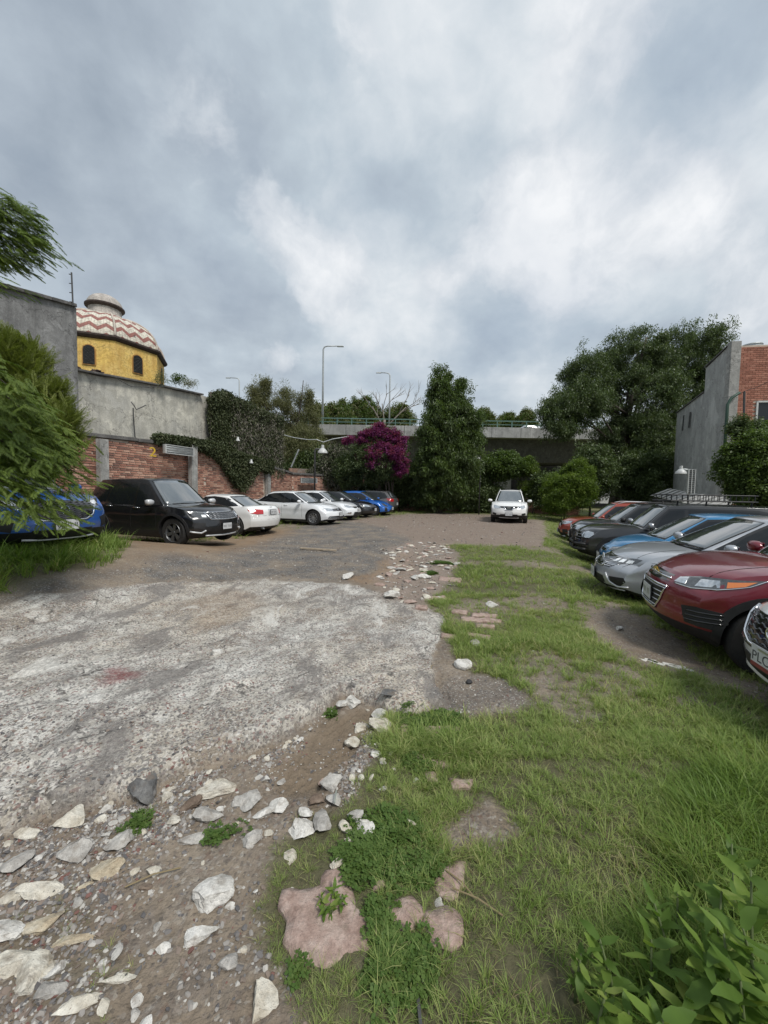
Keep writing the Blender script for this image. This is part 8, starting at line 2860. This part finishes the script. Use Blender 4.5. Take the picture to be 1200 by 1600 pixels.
def bare_tree():
    b = at(600, 700, 46.0); rng = random.Random(5)
    root = empty('bare_tree', (b.x, 46, 0)); tag(root, 'leafless pale tree with fanned branches behind the purple bush', 'tree')
    mb = MB()
    def grow(p, d, L, r, lv):
        q = p + d * L
        m = p.lerp(q, .5) + Vector((rng.uniform(-1, 1), rng.uniform(-1, 1), 0)) * L * .05
        mb.tube([p, m, q], [r, r * .85, r * .65], 5)
        if lv == 0: return
        for k in range(rng.choice((2, 3)) if lv > 1 else 3):
            dd = (d + Vector((rng.uniform(-.75, .75), rng.uniform(-.4, .4), rng.uniform(-.25, .4)))).normalized()
            grow(p.lerp(q, rng.uniform(.55, 1)), dd, L * rng.uniform(.5, .75), r * .55, lv - 1)
    z = at(597, 655, 46).z
    tr = MB().tube([(0, 0, -.2), (.1, 0, z * .6), (0, 0, z)], [.24, .18, .14], 8).build('trunk', BARK_L, root, smooth=True)
    for dx in (-.55, -.1, .95):
        grow(Vector((0, 0, z - 1.2)), Vector((dx, 0, 1)).normalized(), 3.0 if dx < .5 else 3.6, .085, 3)
    mb.build('branches', BARK_L, root, smooth=True)


bare_tree()


# creeper over the right half of the plastered wall and down the brick one
def creeper():
    nr = np.random.default_rng(61)
    root = empty('creeper', (-8.0, 20.0, 0)); tag(root, 'dark ivy creeper hanging over the plastered wall and spilling on the bricks', 'creeper')
    A = [up(u, v, Y, .05) for u, v, Y in ((322, 617, 18.5), (345, 616, 19.6), (380, 632, 21.6), (436, 655, 25.2))]
    tt = np.array([0, .3, .6, 1.0])
    P = []
    n = 15000
    u = nr.random(n); x = np.interp(u, tt, [a[0] for a in A]); y = np.interp(u, tt, [a[1] for a in A]); zt = np.interp(u, tt, [a[2] for a in A])
    f = nr.random(n)
    ztop = zt + .25 * (fbm(u * 14, u * 0, 1, 3, 3) - .3)
    zbot = 2.7
    z = ztop - (ztop - zbot) * f
    lean = sstep(.02, .16, u - .09 * f)
    strand = fbm(u * 26, f * 1.6, 1, 4, 5)
    k = nr.random(n) < lean * sstep(.36, .56, strand + .34 * (1 - f) * (u < .5) + .12 * (u < .45)) * (1.0 - .80 * sstep(.36, .5, u) * (f > .10))
    off = nr.uniform(-.02, .24, n) * (1 + .6 * (f < .15))
    k &= nr.random(n) < 1 - .5 * sstep(.30, .42, u)
    P.append(np.stack([x + off + .05, y - .1, z], 1)[k])
    # along the coping, with a tongue down the bricks
    m = 3300; u = nr.random(m)
    cx = np.interp(u, [0, .35, .7, 1], [-9.0, -8.15, -7.4, -6.85]); cy = np.interp(u, [0, .35, .7, 1], [15.4, 18.0, 21.3, 23.2]); cz = np.interp(u, [0, .35, .7, 1], [3.40, 3.45, 3.1, 2.95])
    dn = nr.random(m) ** 2 * np.interp(u, [0, .3, .42, .55, .62, .8, 1], [.12, .25, .5, 1.6, 1.9, .35, .6])
    P.append(np.stack([cx + nr.uniform(.05, .3, m), cy - .1, cz + .18 - dn], 1))
    P = np.concatenate(P)
    foliage('ivy_leaves', root, P, nr, 'ivy', .75, 1.25)
    # pale dry strands over the far part
    n = 3600; u = nr.uniform(.35, 1, n); f = nr.random(n)
    x = np.interp(u, tt, [a[0] for a in A]); y = np.interp(u, tt, [a[1] for a in A]); zt = np.interp(u, tt, [a[2] for a in A])
    foliage('dry_strands', root, np.stack([x + nr.uniform(.05, .3, n), y - .1, zt - (zt - 2.4) * f], 1), nr, 'ivy2', .9, 1.5)
    mb = MB(); rng = random.Random(8)
    for k in range(70):
        u = rng.uniform(.08, 1); x, y, zt = (float(np.interp(u, tt, [a[i] for a in A])) for i in range(3))
        L = rng.uniform(.8, 3.0); pts = []
        for i in range(7):
            pts.append((x + .12 + rng.uniform(-.05, .05) - root.location.x, y - .15 + rng.uniform(-.06, .06) - root.location.y, zt + .1 - L * i / 6))
        mb.tube(pts, .014, 4)
    mb.build('vine_stems', principled('vine_stem', (.14, .12, .10), .9), root)


creeper()
# leafy sprigs on top of the plastered wall and coping
def sprigs():
    nr = np.random.default_rng(71)
    for (u, v, Y, w, h, lab, kd) in ((262, 596, 16.0, .35, .35, 'small weed growing on the wall top below the yellow dome', 'olive'), (288, 598, 17, .4, .3, 'tuft of weeds on the wall top right of the dome', 'mid'), (306, 603, 17.6, .3, .25, 'little weed on the wall top left of the creeper', 'olive')):
        p = at(u, v, Y); root = empty('wall_weed', (p.x - .3, p.y, p.z)); tag(root, lab, 'weed')
        n = 26; P = np.stack([nr.normal(p.x - .3, w * .5, n), nr.normal(p.y, .1, n), p.z + nr.uniform(0, h, n)], 1)
        foliage('leaves', root, P, nr, kd, .3, .55)
sprigs()


# right-hand tree against the brick house
tree('corner_tree', 'bushy dark tree with some yellow-green leaves hiding the foot of the brick house', (11.9, 12.2), [env(1135, 1235, 670, 790, 12.4, .8), env(1175, 1260, 650, 730, 12.6, .8), env(1128, 1170, 690, 740, 12.6), env(1150, 1230, 735, 800, 12.2)],
     'mid', 120, 26, .12, 51, rr=.3, hollow=.45, s=(.42, .72))
tree('corner_tree_sprays', 'dark climbing sprays of leaves in front of the window of the brick house', (12.6, 13.2), [env(1140, 1162, 645, 690, 13.2, 1), env(1168, 1192, 655, 690, 13.2, 1)], 'dark', 20, 16, .03, 52, rr=.5, hollow=.2, s=(.35, .6), cat='climber')


# ---------------------------------------------------------------- feathery tree and conifer at the near left
def near_left():
    nr = np.random.default_rng(81); rng = random.Random(81)
    root = empty('feathery_tree', (-6.2, 4.6, .3)); tag(root, 'near feathery-leaved green tree drooping over the bright blue SUV', 'tree')
    P, Ro = [], []
    br = MB()
    # limbs sweep down and to the right; fronds hang from them
    limbs = [((-6.2, 4.6, 3.2), at(60, 655, 4.9), 1.1), ((-6.2, 4.6, 3.0), at(95, 690, 5.0), 1.0), ((-6.2, 4.6, 2.9), at(108, 715, 4.9), 1.0), ((-6.0, 4.4, 2.6), at(70, 740, 4.6), 1.0), ((-6.0, 4.4, 2.2), at(105, 760, 4.7), .9),
             ((-6.0, 4.2, 2.0), at(60, 775, 4.4), .9), ((-6.0, 4.2, 1.9), at(95, 800, 4.5), .8), ((-6.0, 4.4, 2.0), at(92, 822, 4.5), .6), ((-6.2, 4.6, 3.4), at(35, 640, 4.6), 1.1), ((-6.2, 4.4, 2.6), at(20, 700, 4.3), 1.1),
             ((-6.2, 4.2, 2.2), at(20, 745, 4.2), 1.0), ((-6.2, 4.6, 3.4), at(10, 600, 4.6), 1.0), ((-6.0, 4.3, 1.9), at(25, 800, 4.2), .7), ((-6.1, 4.5, 2.9), at(50, 700, 4.6), 1.2), ((-6.1, 4.5, 2.4), at(126, 742, 5.1), .55), ((-6.1, 4.5, 2.2), at(60, 722, 4.4), 1.0)]
    for (a, b, dens) in limbs:
        a, b = Vector(a), Vector(b)
        m1 = a.lerp(b, .4) + Vector((0, 0, .28)); m2 = a.lerp(b, .75) + Vector((0, 0, .18))
        pts = [a, m1, m2, b]
        br.tube([p - root.location for p in pts], [.035, .022, .013, .004], 6)
        def bez(t):
            t3 = t * 3; i = min(2, int(t3)); return pts[i].lerp(pts[i + 1], t3 - i)
        n = int(105 * dens)
        for k in range(n):
            t = 1 - nr.random() ** 1.3 * .8
            c = bez(t); d = (bez(min(1, t + .05)) - bez(max(0, t - .05))).normalized()
            side = nr.uniform(-1.3, 1.3)
            yaw = math.atan2(d.y, d.x) + side
            sp = .05 + .22 * (1 - t) + .05
            P.append((c.x + nr.normal(0, sp), c.y + nr.normal(0, sp), c.z + nr.normal(0, sp * .55)))
            Ro.append((nr.normal(0, .3), nr.uniform(.0, .55), yaw))
    br.build('branches', BARK, root, smooth=True)
    MB().tube([(0, 0, -.4), (.1, .05, 1.2), (.0, 0, 3.4), (-.2, .1, 5.0)], [.13, .11, .07, .03], 9).build('trunk', BARK, root, smooth=True)
    foliage('crown', root, P, nr, 'feather', .7, 1.15, rot=np.array(Ro))
    # high spray entering at the top left
    root = empty('overhanging_branch', (-3.6, 2.9, 2.6)); tag(root, 'feathery branch tip hanging into the sky at the upper left edge', 'tree branch')
    P, Ro = [], []
    br = MB()
    for (u0, v0, u1, v1, n) in ((-90, 340, 50, 330, 190), (-90, 360, 62, 350, 190), (-80, 370, 72, 385, 190), (-90, 380, 50, 405, 150), (-60, 330, 22, 310, 130), (-60, 390, 18, 408, 110), (-60, 365, 45, 368, 130), (-120, 440, 16, 446, 50)):
        Yd = 3.4
        a, b = at(u0, v0, Yd), at(u1, v1, Yd); pts = [a, a.lerp(b, .5) + Vector((0, 0, .05)), b]
        br.tube([p - root.location for p in pts], [.010, .006, .002], 5)
        for k in range(n):
            t = nr.random() ** .7; c = a.lerp(b, t)
            P.append((c.x + nr.normal(0, .03), c.y + nr.normal(0, .08), c.z + nr.normal(0, .025))); Ro.append((nr.normal(0, .3), nr.uniform(-.1, .5), math.atan2((b - a).y, (b - a).x) + nr.uniform(-.8, .8)))
    br.build('twigs', BARK, root)
    foliage('leaves', root, P, nr, 'feather', .38, .62, rot=np.array(Ro))
    # yellow-green conifer behind
    root = empty('conifer', (-7.9, 8.2, .3)); tag(root, 'yellow-green conifer with fine upright sprays in front of the tall grey wall', 'tree')
    E = [env(-60, 60, 560, 720, 7.6), env(-40, 40, 515, 620, 7.6), env(20, 110, 590, 700, 7.5), env(60, 135, 640, 730, 7.4), env(-20, 75, 530, 640, 7.7), env(10, 100, 660, 760, 7.3), env(-90, 62, 690, 815, 9.2)]  # last envelope: added unseen foliage blocking the brick reflection in the black SUV
    P, C = clump_points(E, nr, 240, 40, .30, .4)
    foliage('crown', root, P, nr, 'conifer', .7, 1.2, rot=np.stack([nr.normal(0, .3, len(P)), nr.uniform(-1.25, -.2, len(P)), nr.uniform(0, 6.28, len(P))], 1))
    MB().tube([(0, 0, -.4), (0, 0, 1.5), (-.3, 0, 3.6)], [.16, .12, .04], 9).build('trunk', BARK, root, smooth=True)


near_left()


# ---------------------------------------------------------------- broad-leaved weeds at the lower right
def ovate(seed, mat):
    rng = random.Random(seed); V, F = [], []
    n = 7
    for i in range(n + 1):
        t = i / n
        w = (.19 + .03 * (seed % 3)) * math.sin(math.pi * min(1, t * .93 + .04)) ** .8 * (1 - .35 * t) * (1 + .16 * (i % 2)) + .004
        z = -.22 * t * t + .05 * math.sin(t * 6 + seed)
        V += [(t, -w, z + .10 * w * 2), (t, 0, z), (t, w, z + .10 * w * 2)]
    for i in range(n):
        a = i * 3
        F += [(a, a + 1, a + 4, a + 3), (a + 1, a + 2, a + 5, a + 4)]
    me = mesh_np('leaf', np.array(V), np.array(F), True)
    set_v(me, [rng.random()] * len(F)); me.materials.append(mat)
    return me


ML_WEED = leafy('weed_leaf', [(.0, (.07, .125, .025)), (.45, (.11, .185, .035)), (.8, (.17, .25, .05)), (1.0, (.30, .34, .11))], .5, .35, 9.0, .35)
WL = [ovate(i, ML_WEED) for i in range(5)]
STEM = principled('weed_stem', (.09, .12, .04), .7)


def weed(x, y, h, nl, ls, label, seed, nm='leafy_weed', grp='broad-leaved weeds in the lower right corner'):
    rng = random.Random(seed); z = gz(x, y)
    root = empty(nm, (x, y, z)); tag(root, label, 'weed', grp)
    lx, ly = rng.uniform(-.25, .25), rng.uniform(-.25, .25)
    MB().tube([(0, 0, -.02), (lx * h * .3, ly * h * .3, h * .5), (lx * h, ly * h, h)], [.006, .0045, .003], 5).build('stem', STEM, root, smooth=True)
    for k in range(nl):
        t = .15 + .85 * (k + 1) / nl
        o = bpy.data.objects.new('leaf', WL[rng.randrange(5)]); COL.objects.link(o); o.parent = root
        a = k * 2.4 + rng.uniform(-.3, .3)
        o.location = (lx * h * t, ly * h * t, h * t)
        s = ls * rng.uniform(.5, .95) * (1.1 - .35 * abs(t - .6))
        o.scale = (s, s * .95, s)
        o.rotation_euler = (rng.uniform(-.5, .5), -R(rng.uniform(-15, 65)), a)


WEEDS = [(1180, 1440, .42, 12, .15, 'tall weed with the largest drooping leaves at the right edge'), (1120, 1420, .36, 11, .13, 'weed with pointed upright leaves left of the tallest one'), (1090, 1500, .30, 10, .13, 'weed with folded pale-ribbed leaves near the bottom right corner'),
         (1170, 1540, .34, 10, .14, 'broad-leaved weed filling the bottom right corner'), (1020, 1470, .26, 10, .10, 'mid-sized weed with yellowish leaves at the edge of the grass'), (965, 1480, .22, 10, .085, 'weed with one pale curled leaf among grass blades'),
         (930, 1540, .20, 9, .08, 'low dark weed at the bottom, left of the curled-leaf weed'), (985, 1580, .20, 9, .085, 'small weed cut by the lower edge of the photo'), (1060, 1390, .22, 9, .085, 'small bright weed behind the others where the grass begins'),
         (1150, 1340, .30, 10, .10, 'slender weed standing above the long grass by the right edge'), (900, 1470, .16, 9, .07, 'leftmost leafy weed of the lower right corner'), (1040, 1560, .24, 9, .11, 'weed with wide flat leaves, bottom centre-right'), (1200, 1480, .4, 12, .15, 'weed leaning in from beyond the right edge'),
         (1110, 1470, .32, 11, .12, 'weed whose leaves overlap between the tallest weed and the corner'), (1150, 1500, .36, 10, .13, 'leafy weed directly below the tallest one'), (1060, 1440, .26, 10, .10, 'bushy weed in the middle of the weed patch'), (1075, 1585, .22, 9, .11, 'low broad weed at the bottom edge, right part')]
for k in range(5):
    weed(-.205 + .03 * (k % 3), 1.395 + .03 * (k // 2), .05, 9, .045, 'small round green weed growing in a hole of the pink paving', 900 + k, 'paving_weed', 'little weeds in the hole of the pink paving')
for i, (u, v, h, nl, ls, lab) in enumerate(WEEDS):
    d = CAM_ROT @ Vector(((u - 600) / 610.0, -(v + 60 - 800) / 610.0, -1.0))
    k = (h * .5 - EYE) / d.z
    weed(d.x * k, d.y * k, h, nl + 5, ls, lab, 500 + i)
make_grass(); make_clover(); make_pebbles(); make_rocks()
for pl in PAVERS:
    cx_ = sum(p[0] for p in pl) / len(pl); cy_ = sum(p[1] for p in pl) / len(pl)
    pl = [(cx_ + (a - cx_) * 1.08, cy_ + (b - cy_) * 1.08) for a, b in pl]
    paver('paving_stone', pl, ROCK['pink'], lift=.014 if pl[0][1] < 2 else .02)
# ================================================================== LITTLE THINGS
def ground_px(u, v):
    d = CAM_ROT @ Vector(((u - 600) / 610.0, -(v - 800) / 610.0, -1.0)); z = 0.0
    for _ in range(12):
        k = (z - EYE) / d.z; z = .5 * z + .5 * zland(d.x * k, d.y * k)
    return d.x * k, d.y * k


x, y = ground_px(497, 862)
o = MB().box((0, 0, 0), (1.0, .07, .04)).build('timber_batten', principled('old_timber', (.33, .27, .2), .9, noise=(8, .3)), None, bevel=.004)
o.location = (x, y, gz(x, y) + .03); o.rotation_euler = (0, .01, R(-12)); tag(o, 'pale timber batten lying on the dark gravel', 'batten')
x, y = ground_px(606, 1104)
o = MB().box((0, 0, 0), (.10, .07, .008)).build('slate_piece', ROCK['dark'], None, bevel=.002)
o.location = (x, y, gz(x, y) + .03); o.rotation_euler = (.12, -.1, R(-20)); tag(o, 'flat piece of dark slate at the broken slab corner', 'slate')
x, y = ground_px(733, 1066)
o = link_mesh('black_block', stone_mesh(91, 2, mat=principled('tar', (.02, .02, .022), .7, bump=(60, .5, .004)), dims=(.055, .045, .045), cuts=6)); o.location = (x, y, gz(x, y) + .015)
tag(o, 'small black lump at the edge of the gravel patch', 'lump')
x, y = ground_px(524, 1262)
o = MB().tube([(0, -.035, 0), (0, .035, .012)], .004, 5).build('short_stick', principled('grey_stick', (.25, .27, .24), .8)); o.location = (x, y, gz(x, y) + .05); tag(o, 'short grey-green stick resting on a stone', 'stick')
x, y = ground_px(652, 1560)
o = MB().box((0, 0, 0), (.010, .17, .008)).build('black_strip', METAL_D); o.location = (x, y, gz(x, y) + .012); o.rotation_euler = (0, 0, R(3)); tag(o, 'narrow black strip sticking out at the bottom between grass and pink paving', 'strip')
x, y = ground_px(1036, 1033)
mb = MB(); rng = random.Random(4)
for k in range(9):
    mb.box((k * .05 + rng.uniform(-.02, .02), rng.uniform(-.03, .03), .01), (.10, .05, .012), rz=rng.uniform(-.5, .2))
o = mb.build('mortar_crust', ROCK['white'], None, bevel=.003); o.location = (x - .2, y + .1, gz(x, y)); o.rotation_euler = (0, 0, R(-35)); o['kind'] = 'stuff'; tag(o, 'streak of whitish dried mortar on the soil in front of the maroon car', 'mortar')
for (u, v, L, rz, lab) in ((675, 1050, .09, 70, 'short pale twig beside the clean white stone'), (240, 1374, .2, 25, 'dry straw stalk on the soil above the bright rectangular stone'), (720, 1390, .16, -50, 'brown dry stalk beside the pink paving'), (745, 1420, .2, -30, 'longer brown dry stalk right of the pink paving')):
    x, y = ground_px(u, v)
    o = MB().tube([(-L / 2, 0, 0), (0, .006, .008), (L / 2, 0, 0)], .003, 5).build('dry_stalk', MDRY); o.location = (x, y, gz(x, y) + .02); o.rotation_euler = (0, 0, R(rz)); tag(o, lab, 'dry stalk')
for i, (u, v) in enumerate(((380, 668), (362, 688), (383, 722))):
    p = at(u - (2 if i == 0 else 0), v, (20.5, 20.0, 21.0)[i])
    if i == 0: continue
    o = MB().lathe([(1e-3, .12), (.05, .11), (.06, 0), (.10, -.05), (.10, -.09), (1e-3, -.09)], 14).build('wall_lamp', LAMP_W, None, smooth=True, auto=40)
    o.location = p + Vector((.5, -.5, 0)); tag(o, 'small white lamp hanging among the creeper, upper one' if i == 1 else 'small white lamp at the bottom of the creeper', 'lamp')
bridge_car(822, 47.0, WHITE_PLAIN, 4.8, 1.55, 'white car driving over the overpass seen behind the green railing')
